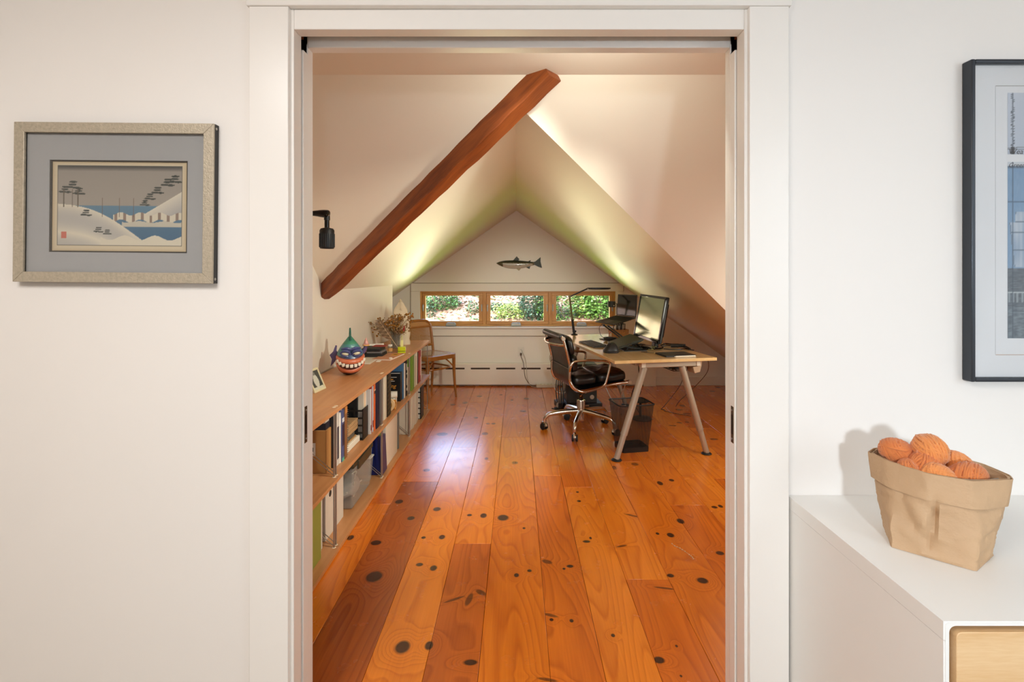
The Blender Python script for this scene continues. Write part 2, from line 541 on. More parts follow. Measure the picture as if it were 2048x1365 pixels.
# ------------------------------------------------------------------ room shell
WY0, WY1 = 1.40, 1.52          # the doorway wall
JL, JR, JT = -0.623, 0.635, 2.022
FARY = 6.12
RX, RZ, AY = -0.008, 2.14, 2.313    # dormer ridge, its height, where it meets the main slope
SL, SR, SM = 0.70, 0.707, 0.86      # left, right and main pitches
FLATY, FLATZ = 2.212, 2.227
KNX, KNY = -1.295, 5.20             # knee wall behind the shelves

hall = MB()
hall.box(-3.0, WY0, 0, JL - 0.012, WY0 + 0.045, 2.6)
hall.box(JR + 0.012, WY0, 0, 3.0, WY0 + 0.045, 2.6)
hall.box(JL - 0.012, WY0, JT + 0.02, JR + 0.012, WY0 + 0.045, 2.6)
struct(hall.build('wall_front', M['paint_hall'], keep=True))
hb = MB()
hb.box(-3.2, WY1 - 0.03, 0, JL - 0.004, WY1, 2.6)
hb.box(JR + 0.004, WY1 - 0.03, 0, 3.2, WY1, 2.6)
hb.box(JL - 0.004, WY1 - 0.03, JT + 0.004, JR + 0.004, WY1, 2.6)
struct(hb.build('wall_attic_front', M['paint_attic'], keep=True))
struct(MB().box(-3.1, -2.7, 0, -3.0, WY0, 2.6).build('wall_hall_left', M['paint_hall'], keep=True))
struct(MB().box(3.0, -2.7, 0, 3.1, WY0, 2.6).build('wall_hall_right', M['paint_hall'], keep=True))
struct(MB().box(-3.1, -2.8, 0, 3.1, -2.7, 2.6).build('wall_hall_back', M['paint_hall'], keep=True))
struct(MB().box(-3.2, -2.8, 2.6, 3.2, WY1, 2.7).build('ceiling_hall', M['paint_hall'], keep=True))
struct(MB().box(-3.1, -2.8, -0.15, 3.1, WY0 + 0.045, -0.004).build('floor_hall', plank_material(40, (176, 160, 142), (150, 132, 112), []), keep=True))

# casing, jambs and header of the doorway
def trim(n, bx, mat='paint_trim', bevel=0.002):
    o = MB()
    for b in bx:
        o.box(*b)
    return struct(o.build('trim_%d' % n, M[mat], keep=True, bevel=bevel))
trim(1, [(-0.7405, WY0 - 0.019, 0, -0.632, WY0, 2.082)])
trim(2, [(0.6425, WY0 - 0.019, 0, 0.752, WY0, 2.082)])
trim(3, [(-0.7475, WY0 - 0.023, 2.082, 0.758, WY0, 2.20), (-0.752, WY0 - 0.03, 2.20, 0.764, WY0, 2.222)])
trim(4, [(-0.640, WY0 - 0.004, 0, JL, WY0 + 0.045, JT + 0.06)])
trim(5, [(JR, WY0 - 0.004, 0, 0.650, WY0 + 0.045, JT + 0.06)])
trim(6, [(JL, WY0 - 0.004, JT + 0.003, JR, WY0 + 0.040, JT + 0.06)])
trim(7, [(JL - 0.03, 1.490, 0, JL, WY1 + 0.006, JT + 0.03)])
trim(8, [(JR, 1.490, 0, JR + 0.03, WY1 + 0.006, JT + 0.03)])
trim(9, [(JL, 1.488, JT - 0.006, JR, WY1 + 0.006, JT + 0.06)])
MB().box(JL - 0.5, 1.452, JT + 0.05, JR + 0.5, 1.487, JT + 0.075).build('trim_10', M['dark_gap'], keep=True)['kind'] = 'structure'
MB().box(JL - 0.05, 1.447, JT + 0.018, JL - 0.012, 1.489, JT + 0.05).build('trim_11', M['beam'], keep=True)['kind'] = 'structure'
MB().box(JR + 0.012, 1.447, JT + 0.018, JR + 0.05, 1.489, JT + 0.05).build('trim_12', M['beam'], keep=True)['kind'] = 'structure'
# sliding doors inside the wall, a bronze edge pull in each
brz = solid('aged_bronze', (96, 78, 58), 0.4, metal=0.8, var=0.2, scale=60)
for n, sx, xe in ((1, -1, -0.6205), (2, 1, 0.6325)):
    d = MB()
    x1 = xe + sx * 0.60
    d.box(min(xe, x1), 1.4525, 0.012, max(xe, x1), 1.4865, 1.994)
    do = struct(d.build('door_%d' % n, M['paint_trim'], keep=True, bevel=0.002))
    h = MB()
    xa, xb = xe - sx * 0.0012, xe + sx * 0.004
    h.box(min(xa, xb), 1.460, 0.846, max(xa, xb), 1.477, 0.953)
    ho = h.build('door_handle', brz, do, bevel=0.0008)
    h = MB()
    xa, xb = xe - sx * 0.0022, xe
    h.box(min(xa, xb), 1.4635, 0.872, max(xa, xb), 1.4735, 0.928)
    h.build('pull_plate', solid('dark_bronze', (52, 38, 28), 0.5, metal=0.6), ho)
    for zz in (0.858, 0.942):
        MB(Matrix.Translation((xe - sx * 0.0014, 1.4685, zz)) @ Matrix.Rotation(rad(90), 4, 'Y')).lathe([(0.0032, -0.0012), (0.0032, 0.0004), (0.002, 0.0012)], n=10).build('screw', M['steel'], ho)

# attic: flat ceiling strip, the two halves of the main slope, dormer slopes
struct(MB().box(-3.2, WY1, FLATZ, 3.2, FLATY, FLATZ + 0.12).build('ceiling', M['paint_attic'], keep=True))
def slab(name, pts, zf, th=0.12):
    p = [(x, y, zf(x, y)) for x, y in pts]
    return struct(MB().prism(p, (0, 0, th)).build(name, M['paint_attic'], keep=True))
zm = lambda x, y: RZ + SM * (AY - y)
zl = lambda x, y: RZ + SL * (x - RX)
zr = lambda x, y: RZ - SR * (x - RX)
def vy(x, s):                # where the valley runs at x
    return AY + s * abs(x - RX) / SM
slab('ceiling_main_left', [(-3.1, FLATY), (RX, FLATY), (RX, AY), (-3.1, vy(-3.1, SL))], zm)
slab('ceiling_main_right', [(RX, FLATY), (3.1, FLATY), (3.1, vy(3.1, SR)), (RX, AY)], zm)
slab('ceiling_dormer_left', [(RX, AY), (RX, FARY + 0.14), (-3.1, FARY + 0.14), (-3.1, vy(-3.1, SL))], zl)
slab('ceiling_dormer_right', [(RX, AY), (3.1, vy(3.1, SR)), (3.1, FARY + 0.14), (RX, FARY + 0.14)], zr)
kw = MB()
kw.prism([(KNX, WY1, 0), (KNX, KNY, 0), (KNX, KNY, zl(KNX, 0) + 0.03), (KNX, vy(KNX, SL), zl(KNX, 0) + 0.03), (KNX, FLATY, FLATZ + .03), (KNX, WY1, FLATZ + .03)], (-0.09, 0, 0))
struct(kw.build('wall_left', M['paint_attic'], keep=True))
struct(MB().prism([(KNX - 0.09, KNY - 0.09, 0), (-3.1, KNY - 0.09, 0), (-3.1, KNY - 0.09, 0.12), (KNX - 0.09, KNY - 0.09, zl(KNX - 0.09, 0) + 0.03)], (0, 0.09, 0)).build('wall_recess', M['paint_attic'], keep=True))
struct(MB().box(3.0, WY1, -0.1, 3.1, FARY, 2.3).build('wall_right', M['paint_attic'], keep=True))
struct(MB().box(-3.2, WY1, -0.1, -3.1, FARY, 2.3).build('wall_outer_left', M['paint_attic'], keep=True))
# gable wall with the window strip
GX0, GX1, GZ0, GZ1 = -1.187, 1.206, 0.722, 1.151
fw = MB()
fw.box(-3.2, FARY, -0.3, 3.2, FARY + 0.14, GZ0)
fw.box(-3.2, FARY, GZ0, GX0, FARY + 0.14, GZ1)
fw.box(GX1, FARY, GZ0, 3.2, FARY + 0.14, GZ1)
fw.prism([(-1.7, FARY, GZ1), (1.7, FARY, GZ1), (RX, FARY, RZ + 0.2)], (0, 0.14, 0))
struct(fw.build('wall_far', M['paint_far'], keep=True))
# boards and casings on the gable wall
trim(13, [(-1.297, FARY - 0.016, GZ1, 1.30, FARY, 1.249)], 'paint_far', 0.003)
trim(14, [(-1.297, FARY - 0.014, 0.0, GX0, FARY, GZ1)], 'paint_far', 0.002)
trim(15, [(GX1, FARY - 0.014, 0.69, 1.30, FARY, GZ1)], 'paint_far', 0.002)
trim(16, [(-1.29, FARY - 0.05, 0.700, 1.30, FARY + 0.05, GZ0)], 'paint_trim', 0.003)
trim(17, [(-1.187, FARY - 0.016, 0.607, 1.30, FARY, 0.700)], 'paint_far', 0.002)
trim(18, [(-1.20, FARY - 0.006, 1.249, 1.24, FARY, 1.262)], 'paint_far', 0.001)
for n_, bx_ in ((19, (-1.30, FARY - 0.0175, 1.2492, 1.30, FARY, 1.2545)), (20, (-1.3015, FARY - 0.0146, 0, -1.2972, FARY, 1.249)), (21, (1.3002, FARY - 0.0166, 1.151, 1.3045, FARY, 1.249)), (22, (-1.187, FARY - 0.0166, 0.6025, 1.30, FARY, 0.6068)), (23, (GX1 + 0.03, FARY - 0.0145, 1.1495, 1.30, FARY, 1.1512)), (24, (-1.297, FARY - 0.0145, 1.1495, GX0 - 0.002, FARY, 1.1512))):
    struct(MB().box(*bx_).build('trim_%d' % n_, solid('painted_shadow_line', (150, 132, 108), .8), keep=True))  # darker strips painted in as shadow lines along the casings
struct(MB().box(1.70, FARY - 0.014, 0, 3.0, FARY, 0.105).build('baseboard_far', M['paint_far'], keep=True, bevel=0.002))
struct(MB().box(-1.29, FARY - 0.014, 0, -3.0, FARY, 0.105).build('baseboard_recess', M['paint_far'], keep=True, bevel=0.002))

# ------------------------------------------------------------------ windows
SILV = mk('silvery_cover', (176, 182, 176), 0.3, 0.6, var=0.04)
gx = [(-1.126, -0.470), (-0.327, 0.328), (0.483, 1.138)]
GB, GT = 0.784, 1.096
wf_lab = []
for n, (a, b) in enumerate(gx):
    x0 = GX0 if n == 0 else (gx[n - 1][1] + a) / 2
    x1 = GX1 if n == 2 else (b + gx[n + 1][0]) / 2
    y0, y1 = FARY + 0.012, FARY + 0.11
    o = MB()
    o.box(x0, y0, GZ0, x1, y1, GZ0 + 0.022); o.box(x0, y0, GZ1 - 0.018, x1, y1, GZ1)
    wo = struct(o.build('window_%d' % (n + 1), M['pine_sash'], keep=True, bevel=0.002))
    o = MB()
    fwd = 0.014
    o.box(x0, y0, GZ0 + 0.022, x0 + 0.02, y1, GZ1 - 0.018); o.box(x1 - 0.02, y0, GZ0 + 0.022, x1, y1, GZ1 - 0.018)
    o.build('frame_post', M['pine_sash_z'], wo, bevel=0.002)
    s0, s1 = x0 + 0.021, x1 - 0.021
    ys = y0 + fwd
    for nm, bx, mt in (('sash_rail', (s0, ys, GZ0 + 0.023, s1, ys + 0.045, GB), 'pine_sash'), ('sash_rail', (s0, ys, GT, s1, ys + 0.045, GZ1 - 0.019), 'pine_sash'),
                       ('sash_stile', (s0, ys + .001, GB, a, ys + 0.045, GT), 'pine_sash_z'), ('sash_stile', (b, ys + .001, GB, s1, ys + 0.045, GT), 'pine_sash_z')):
        MB().box(*bx).build(nm, M[mt], wo, bevel=0.003)
    o = MB(); o.box(a - 0.004, ys + 0.028, GB - 0.004, b + 0.004, ys + 0.032, GT + 0.004)
    o.build('pane', M['glass'], wo)
    xc = (x0 + x1) / 2 - 0.015
    o = MB(); o.prism([(xc - 0.063, 0, GZ0 + 0.004), (xc + 0.063, 0, GZ0 + 0.004), (xc + 0.06, 0, GZ0 + 0.03), (xc + 0.045, 0, GZ0 + 0.046), (xc - 0.045, 0, GZ0 + 0.046), (xc - 0.06, 0, GZ0 + 0.03)], (0, 0.03, 0))
    o.M = Matrix()
    for v in o.v: v.y += y0 - 0.026
    co = o.build('crank_cover', SILV, wo, bevel=0.006)
    MB().box(xc - 0.04, y0 - 0.03, GZ0 + 0.020, xc + 0.04, y0 - 0.024, GZ0 + 0.032).build('crank_handle', M['satin'], co, bevel=0.002)
    for xx in (s0 + 0.014, s1 - 0.014):
        la = MB()
        la.box(xx - 0.006, y0 + 0.004, 0.905, xx + 0.006, y0 + 0.012, 0.99)
        la.tube([(xx, y0 + 0.004, 0.985), (xx, y0 - 0.012, 0.975), (xx, y0 - 0.014, 0.925)], 0.005, 6)
        la.build('sash_lock', SILV, wo, bevel=0.001)

# ------------------------------------------------------------------ floorboards
floor = struct(MB().box(-3.1, WY0 + 0.045, -0.12, 3.1, FARY, -0.022).build('floor', M['dark_gap'], keep=True))
seams = [-1.36, -1.15, -0.94, -0.740, -0.511, -0.313, -0.130, 0.111, 0.294, 0.479, 0.668, 0.893, 1.10, 1.30, 1.51, 1.73, 1.94, 2.15, 2.4, 2.7, 3.0]
joints = {2: [2.93, 5.0], 3: [3.25, 5.1], 4: [3.9, 5.3], 5: [2.495, 4.75], 6: [4.146], 7: [3.346, 5.05], 8: [3.163, 4.5], 9: [2.2, 4.3], 10: [3.6], 11: [2.915, 4.9], 12: [3.9], 13: [3.3, 5.2], 14: [4.4]}
K = [(798, 1004, 7.6, 4), (822, 1037, 7, 4), (874, 1019, 7.5, 4), (752, 1086, 10.5, 5), (748, 1154, 16, 11), (867, 1137, 7, 5.5), (884, 1075, 6.2, 4.4),
     (847, 1076, 4.5, 2.5), (839, 1130, 7, 3.5), (701, 1076, 6.5, 5), (939, 1031, 5, 2.3), (967, 1032, 6.5, 4.6), (1006, 1036, 11, 6), (1033, 1151, 5, 4),
     (805, 1295, 15, 13), (858, 1292, 8, 9), (941, 1326, 14, 6), (1059, 1142, 4.5, 2.7), (1140, 1133, 7, 3), (1128, 1138, 3, 2), (1173, 1084, 7.5, 2.5),
     (1181, 1077, 2.5, 2.5), (1158, 1003, 4, 2), (1103, 1240, 4, 3), (1143, 1242, 4, 3.5), (1226, 1272, 4, 3.5), (1353, 1293, 2.6, 2.6), (1318, 1321, 11, 7),
     (1362, 1353, 2.6, 2.6), (1315, 1068, 3.5, 2.5), (1341, 1071, 7, 4.5), (1361, 1043, 7, 5), (1341, 1152, 7, 3.7), (1405, 1162, 11, 6), (1429, 1015, 6, 2.5),
     (1441, 1013, 4.5, 3), (1440, 1107, 8, 4), (1320, 967, 5.5, 4), (1343, 961, 5, 2.5), (1270, 929, 7, 3), (1229, 936, 4, 4), (1428, 879, 8, 2), (1366, 812, 7, 2.2),
     (1358, 820, 7, 1.8), (1374, 828, 8, 1.8), (1359, 846, 6, 1.5), (1374, 845, 4, 1), (1404, 847, 4, 1), (884, 869, 11, 3.5), (970, 868, 6, 3), (973, 918, 3.6, 2.6),
     (1030, 926, 6, 3), (976, 848, 4, 1.6), (987, 848, 4, 1.6), (952, 836, 4, 1.5), (930, 806, 5, 2.2), (906, 810, 5, 1.8), (959, 793, 5, 1.6), (1046, 823, 6, 2),
     (1053, 798, 5, 2), (1002, 790, 3, 1), (1024, 801, 2.5, 1), (1048, 1057, 3, 2), (1155, 985, 3, 1.5), (853, 941, 7, 3), (1435, 775, 5, 1), (1425, 783, 5, 1), (923, 773, 6, 1.3)]
KS = [(1094, 1124, 11, 4.5, 0.5), (1101, 1231, 15, 3.5, 0.35), (1243, 1093, 12, 2.2, -0.3), (1265, 1032, 16, 2.0, 0.5), (1328, 1177, 20, 2.6, 0.2),
      (962, 1186, 13, 5, 0.7), (938, 1200, 6, 16, 0.2), (908, 1200, 22, 3, -0.5), (1095, 1360, 20, 4, 0.2), (1300, 838, 7, 1.2, 0.2), (1345, 852, 8, 1.2, 0.2)]
def world_knot(px, py, rx, ry):
    p = Zp(px, py, 0)
    return p.x, p.y, max(rx * p.y / 1000, 0.004), max(min(ry * p.y ** 2 / 1335, 0.12), 0.005)
KW = [(*world_knot(*k), 0.0, 0.30, 0.96 if k[1] > 950 else 0.66) for k in K]
for px, py, rx, ry, an in KS:
    x, y, a, b = world_knot(px, py, rx, ry)
    KW.append((x, y, a, b * 0.8, an, 0.06, 0.72))
tones = [((236, 130, 28), (178, 78, 8)), ((224, 116, 22), (166, 68, 6)), ((242, 140, 36), (190, 88, 12)), ((230, 121, 26), (162, 66, 6))]
pl_rnd = random.Random(5)
for i in range(len(seams) - 1):
    a, b = seams[i], seams[i + 1]
    ys = [WY0 + 0.045] + joints.get(i, [2.6 + pl_rnd.random() * 2.2]) + [FARY]
    for j in range(len(ys) - 1):
        lo, hi = ys[j], ys[j + 1]
        kk = [k for k in KW if a - 0.012 < k[0] < b + 0.012 and lo < k[1] < hi]
        tn = tones[(i * 3 + j * 5 + 2) % 4]
        if i == 3 and j == 0:
            tn = ((184, 92, 30), (126, 50, 10))  # dark board ends early; paler board beyond stands in for window sheen
        if i == 5 and j == 0:
            tn = ((210, 106, 28), (150, 62, 8))
        m = plank_material(i * 2.3 + j * 7.1 + 1, tn[0], tn[1], kk)
        dz = pl_rnd.uniform(-0.0006, 0.0004)
        MB().box(a + 0.0007, lo + 0.0007, -0.022, b - 0.0007, hi - 0.0007, dz).build('plank', m, floor, bevel=0.0012, seg=1)

# ------------------------------------------------------------------ exposed valley rafter
t_ = Vector((1.287, -1.047, 0.9)).normalized()
h_ = Vector((1.047, 1.287, 0)).normalized()
d_ = t_.cross(h_).normalized()
if d_.z > 0:
    d_ = -d_
top = Vector((0.145, 2.188, 2.247)); bot = Vector((-1.315, 3.377, 1.226))
def beam():
    o = MB()
    n = 26
    rings = []
    r = random.Random(3)
    for i in range(n + 1):
        p = top.lerp(bot, i / n)
        w = 0.047 + r.uniform(-0.002, 0.002); dep = 0.060 + r.uniform(-0.003, 0.003)
        if i >= n - 1:
            w *= 0.8 if i == n else 0.95
            dep *= 0.86 if i == n else 0.97
        q = []
        for (u, v) in ((-1, -0.9), (-1, 0.90), (-0.92, 1.0), (0.90, 1.0), (1, 0.88), (1, -0.9)):
            q.append(p + h_ * (u * w) + d_ * (v * dep + r.uniform(-0.001, 0.001)))
        rings.append(q)
    vs = [p for q in rings for p in q]
    fs = [tuple(range(6)), tuple(reversed(range(n * 6, n * 6 + 6)))]
    for i in range(n):
        for k in range(6):
            l = (k + 1) % 6
            fs.append((i * 6 + k, i * 6 + l, (i + 1) * 6 + l, (i + 1) * 6 + k))
    o.add(vs, fs)
    b = o.build('timber_beam', M['beam'], keep=True, ang=25)
    # grain runs along the rafter: give the object the rafter's own axes
    R_ = Matrix((t_, h_, t_.cross(h_))).transposed().to_4x4()
    b.data.transform(R_.inverted() @ Matrix.Translation(-bot))
    b.matrix_world = Matrix.Translation(bot) @ R_
    tag(b, 'rough brown exposed timber beam running diagonally down the sloped ceiling', 'beam')
beam()

# ------------------------------------------------------------------ outdoors behind the gable windows
def hill_z(x, y):
    b = -0.95 if y < 8.6 else -0.95 + 0.43 * (y - 8.6)
    return b + 0.10 * mnoise.noise(Vector((x * 0.5, y * 0.5, 0))) * min(1, max(0, y - 7.5))
def hillside():
    m, t, b = nt('leaf_litter_ground')
    N = t.nodes.new; L = t.links.new
    ge = N('ShaderNodeNewGeometry')
    vo = N('ShaderNodeTexVoronoi'); vo.inputs['Scale'].default_value = 11
    L(ge.outputs['Position'], vo.inputs['Vector'])
    rp = N('ShaderNodeValToRGB')
    el = rp.color_ramp.elements
    el[0].color = lin((84, 62, 46)) + [1]; el[1].color = lin((158, 130, 108)) + [1]
    e = el.new(0.45); e.color = lin((134, 102, 80)) + [1]
    e = el.new(0.12); e.color = lin((96, 84, 44)) + [1]
    L(vo.outputs['Color'], rp.inputs['Fac'])
    no = N('ShaderNodeTexNoise'); no.inputs['Scale'].default_value = 0.9; no.inputs['Detail'].default_value = 5
    L(ge.outputs['Position'], no.inputs['Vector'])
    sx = N('ShaderNodeSeparateXYZ'); L(ge.outputs['Position'], sx.inputs[0])
    mr = N('ShaderNodeMapRange'); mr.inputs['From Min'].default_value = 9.6; mr.inputs['From Max'].default_value = 8.8
    L(sx.outputs['Y'], mr.inputs['Value'])
    mx = N('ShaderNodeMix'); mx.data_type = 'RGBA'; mx.inputs[7].default_value = lin((150, 190, 60)) + [1]
    L(mr.outputs['Result'], mx.inputs[0]); L(rp.outputs['Color'], mx.inputs[6]); L(mx.outputs[2], b.inputs['Base Color'])
    setp(b, rough=0.9)
    vs, fs = [], []
    nx, ny = 60, 40
    for j in range(ny + 1):
        for i in range(nx + 1):
            x = -22 + 44 * i / nx; y = FARY + 0.3 + 30 * (j / ny) ** 1.3
            vs.append((x, y, hill_z(x, y)))
    for j in range(ny):
        for i in range(nx):
            a = j * (nx + 1) + i
            fs.append((a, a + 1, a + nx + 2, a + nx + 1))
    return struct(MB().add(vs, fs).build('hillside', m, keep=True))
hill = hillside()
LEAFM = {}
def leafm(name, rgb):
    if name not in LEAFM:
        m = mk(name, rgb, 0.5, var=0.35, scale=9)
        LEAFM[name] = m
    return LEAFM[name]
def leaf_mesh(name, mat, spots, size, seed, parent, droop=0.5):
    r = random.Random(seed)
    vs, fs = [], []
    for p in spots:
        s = size * r.uniform(0.6, 1.3)
        a = r.uniform(0, 6.283); e = r.uniform(-0.9, droop)
        d = Vector((math.cos(a) * math.cos(e), math.sin(a) * math.cos(e), math.sin(e)))
        w = d.cross(Vector((r.uniform(-.5, .5), r.uniform(-.5, .5), 1))).normalized()
        n = d.cross(w)
        q = Vector(p); o = len(vs)
        vs += [q, q + d * s * 0.5 + w * s * 0.34 + n * s * 0.06, q + d * s, q + d * s * 0.5 - w * s * 0.34 + n * s * 0.06]
        fs += [(o, o + 1, o + 2), (o, o + 2, o + 3)]
    return stuff(MB().add(vs, fs).build(name, mat, parent, smooth=False, fixn=False))
def blob_spots(c, r3, n, seed, shell=0.55):
    r = random.Random(seed)
    out = []
    while len(out) < n:
        v = Vector((r.gauss(0, 1), r.gauss(0, 1), r.gauss(0, 1))).normalized()
        k = shell + (1 - shell) * r.random()
        k *= 1 + 0.28 * mnoise.noise(v * 2.3 + Vector((seed, 0, 0)))
        out.append((c[0] + v.x * r3[0] * k, c[1] + v.y * r3[1] * k, c[2] + v.z * r3[2] * k))
    return out
BARK = mk('bark', (92, 74, 58), 0.9, var=0.25, scale=12)
def shrub(name, label, x, y, zc, r3, n, rgb, size, seed, cat='shrub', group=None):
    zb = hill_z(x, y)
    t = thing(name, label, cat, (x, y, zb), group)
    leaf_mesh('foliage', leafm('leaf_%d_%d_%d' % rgb, tuple(int(v * .70) for v in rgb)), blob_spots((x, y, zc), r3, int(n * 2.1), seed), size * .66, seed + 1, t)
    r = random.Random(seed)
    for k in range(4):
        o = MB()
        e = Vector((x + r.uniform(-.6, .6) * r3[0], y + r.uniform(-.6, .3) * r3[1], zc + r.uniform(-.2, .5) * r3[2]))
        b = Vector((x + r.uniform(-.1, .1), y, zb - 0.05))
        o.tube(arc([b, b.lerp(e, .5) + Vector((r.uniform(-.1, .1), 0, r.uniform(-.05, .1))), e], 4), [0.035 * max(r3) * (1 - 0.08 * i) for i in range(9)], 6)
        o.build('branch', BARK, t)
    return t
def at_hill(px, py):           # where a line of sight meets the slope
    y = 8.7
    while y < 30:
        p = P(px, py, y)
        if p.z <= hill_z(p.x, y):
            return p
        y += 0.05
    return P(px, py, y)
g1 = (58, 92, 38); g2 = (96, 140, 52); g3 = (44, 78, 46); g4 = (150, 180, 76); g5 = (70, 110, 44)
p = at_hill(880, 618); shrub('shrub', 'dark green bush on the upper slope seen through the first window from the cane chair', p.x, p.y, p.z + .25, (.52, .4, .34), 900, g5, .10, 21, group=None)
p = at_hill(945, 626); shrub('shrub', 'small sprig of dark leaves low on the slope in the window above the cane chair', p.x, p.y, p.z + .1, (.16, .2, .22), 120, g1, .09, 22)
p = at_hill(858, 632); shrub('shrub', 'small bluish green bush at the edge of the window above the cane chair', p.x, p.y, p.z + .1, (.2, .2, .26), 200, g3, .08, 23)
p = at_hill(1000, 622); shrub('shrub', 'thin dark ivy trail across the slope in the middle window', p.x, p.y, p.z + .1, (.52, .2, .13), 260, g1, .10, 24)
p = at_hill(1020, 637); shrub('shrub', 'bright yellow-green bush low in the middle window', p.x, p.y, p.z + .16, (.42, .3, .22), 420, g4, .09, 25)
p = at_hill(1066, 640); shrub('shrub', 'large round dark ivy-covered bush filling one side of the middle window', p.x, p.y, p.z + .5, (.40, .4, .62), 2000, g3, .085, 26)
p = at_hill(1094, 640); shrub('shrub', 'mid green bush behind the window post between the middle window and the lamp', p.x, p.y, p.z + .5, (.32, .4, .7), 900, g2, .10, 27)
p = at_hill(1128, 640); shrub('shrub', 'tangled green bush with bare stems behind the slim desk lamp', p.x, p.y, p.z + .45, (.48, .4, .55), 700, g5, .10, 28)
p = at_hill(1163, 636); shrub('shrub', 'sunlit yellow-green shrub in the middle of the window behind the desk', p.x, p.y, p.z + .34, (.34, .3, .38), 620, g4, .10, 29)
p = at_hill(1200, 640); shrub('shrub', 'big broad-leaved green bush in the window behind the open laptop', p.x, p.y, p.z + .6, (.50, .4, .66), 1500, g2, .13, 30)
p = at_hill(1240, 640); shrub('shrub', 'dark leafy bush at the far edge of the window behind the open laptop', p.x, p.y, p.z + .6, (.5, .4, .7), 1100, g1, .12, 31)
def tree(x, y, h, cr, seed, label):
    zb = hill_z(x, y)
    t = thing('garden_tree', label, 'tree', (x, y, zb))
    MB().tube(arc([(x, y, zb - .1), (x + .1, y, zb + h * .4), (x - .1, y + .2, zb + h * .85)], 5), [0.22 - 0.014 * i for i in range(11)], 8).build('trunk', BARK, t)
    leaf_mesh('foliage', leafm('tree_leaf', (158, 160, 48)), blob_spots((x, y, zb + h * .52), (cr, cr, h * .40), 2600, seed, .4), .36, seed, t)
tree(1.75, 14.6, 6.0, 1.15, 61, 'tall leafy tree high on the slope above the window behind the desk')
tree(4.3, 14.8, 6.2, 1.2, 62, 'tall leafy tree between two others on the slope beyond the desk')
tree(7.2, 15.2, 6.5, 1.3, 63, 'tall leafy tree far along the slope beyond the desk')
tree(-0.25, 14.9, 5.6, 0.85, 64, 'slender leafy tree on the slope above the middle window')
# fallen leaves on the part of the slope the windows show
r = random.Random(77)
sp = []
for k in range(9000):
    y = r.uniform(10.2, 15.5); x = r.uniform(-0.2, 0.26) * y
    sp.append((x, y, hill_z(x, y) + r.uniform(0, .03)))
o = leaf_mesh('fallen_leaves', leafm('dry_leaf', (148, 114, 90)), sp, .11, 78, None, 0.3)
o['label'] = 'pale dry leaves covering the sunny slope outside the windows'
sp = [(x, y, hill_z(x, y) + .02) for x, y in [(r.uniform(-.2, .1) * 12, r.uniform(10.6, 14.5)) for k in range(420)]]
o = leaf_mesh('ground_ivy', leafm('leaf_%d_%d_%d' % g1, g1), [(q[0] + r.gauss(0, .08), q[1] + r.gauss(0, .1), q[2]) for q in sp for z in range(3)], .10, 79, None, 0.6)
o['label'] = 'scattered dark green ground ivy on the sunny slope'

# ------------------------------------------------------------------ shelf unit
SF, SB = -0.862, -1.272            # front and back of the boards
ends = [1.594, 2.434, 3.275, 4.115, 4.955]
TOPZ, MIDZ, BOTZ = 0.700, 0.362, 0.020
shelf = thing('shelf_unit', 'low three-tier beech shelf unit on steel rods along the attic knee wall', 'shelf unit', ((SF + SB) / 2, 3.27, 0))
for k in range(4):
    a, b = ends[k] + 0.0008, ends[k + 1] - 0.0008
    for nm, z, th in (('top_board', TOPZ, .019), ('middle_board', MIDZ, .018), ('bottom_board', BOTZ, .018)):
        x1 = SF - (0.0 if nm != 'middle_board' else 0.001)
        MB().box(SB, a, z - th, x1, b, z).build(nm, M['shelf'], shelf, bevel=0.0012)
CAP = solid('pale_cap', (226, 206, 180), 0.5)
RF, RB_ = SF - 0.024, SB + 0.03
for k, e in enumerate(ends):
    for s in (-1, 1):
        if (k == 0 and s < 0) or (k == 4 and s > 0):
            continue
        y = e + s * 0.0125
        for x in (RF, RB_):
            MB().tube([(x, y, BOTZ), (x, y, MIDZ - .018)], 0.0042, 8).build('upright_rod', M['steel'], shelf)
            MB().tube([(x, y, MIDZ), (x, y, TOPZ - .019)], 0.0042, 8).build('upright_rod', M['steel'], shelf)
        for z0, z1 in ((BOTZ, MIDZ - .018), (MIDZ, TOPZ - .019)):
            MB().tube([(RF, y, z0 + .012), (RF - .006, y, z0 + .012), (RB_, y, z1 - .012)], 0.0022, 6).build('brace_wire', M['steel'], shelf)
        for z in (BOTZ, MIDZ, TOPZ):
            o = MB()
            o.lathe([(0.0095, 0), (0.0095, .0012), (.008, .002)], (RF, y, z - .0004), 14)
            o.build('rod_cap', CAP, shelf)

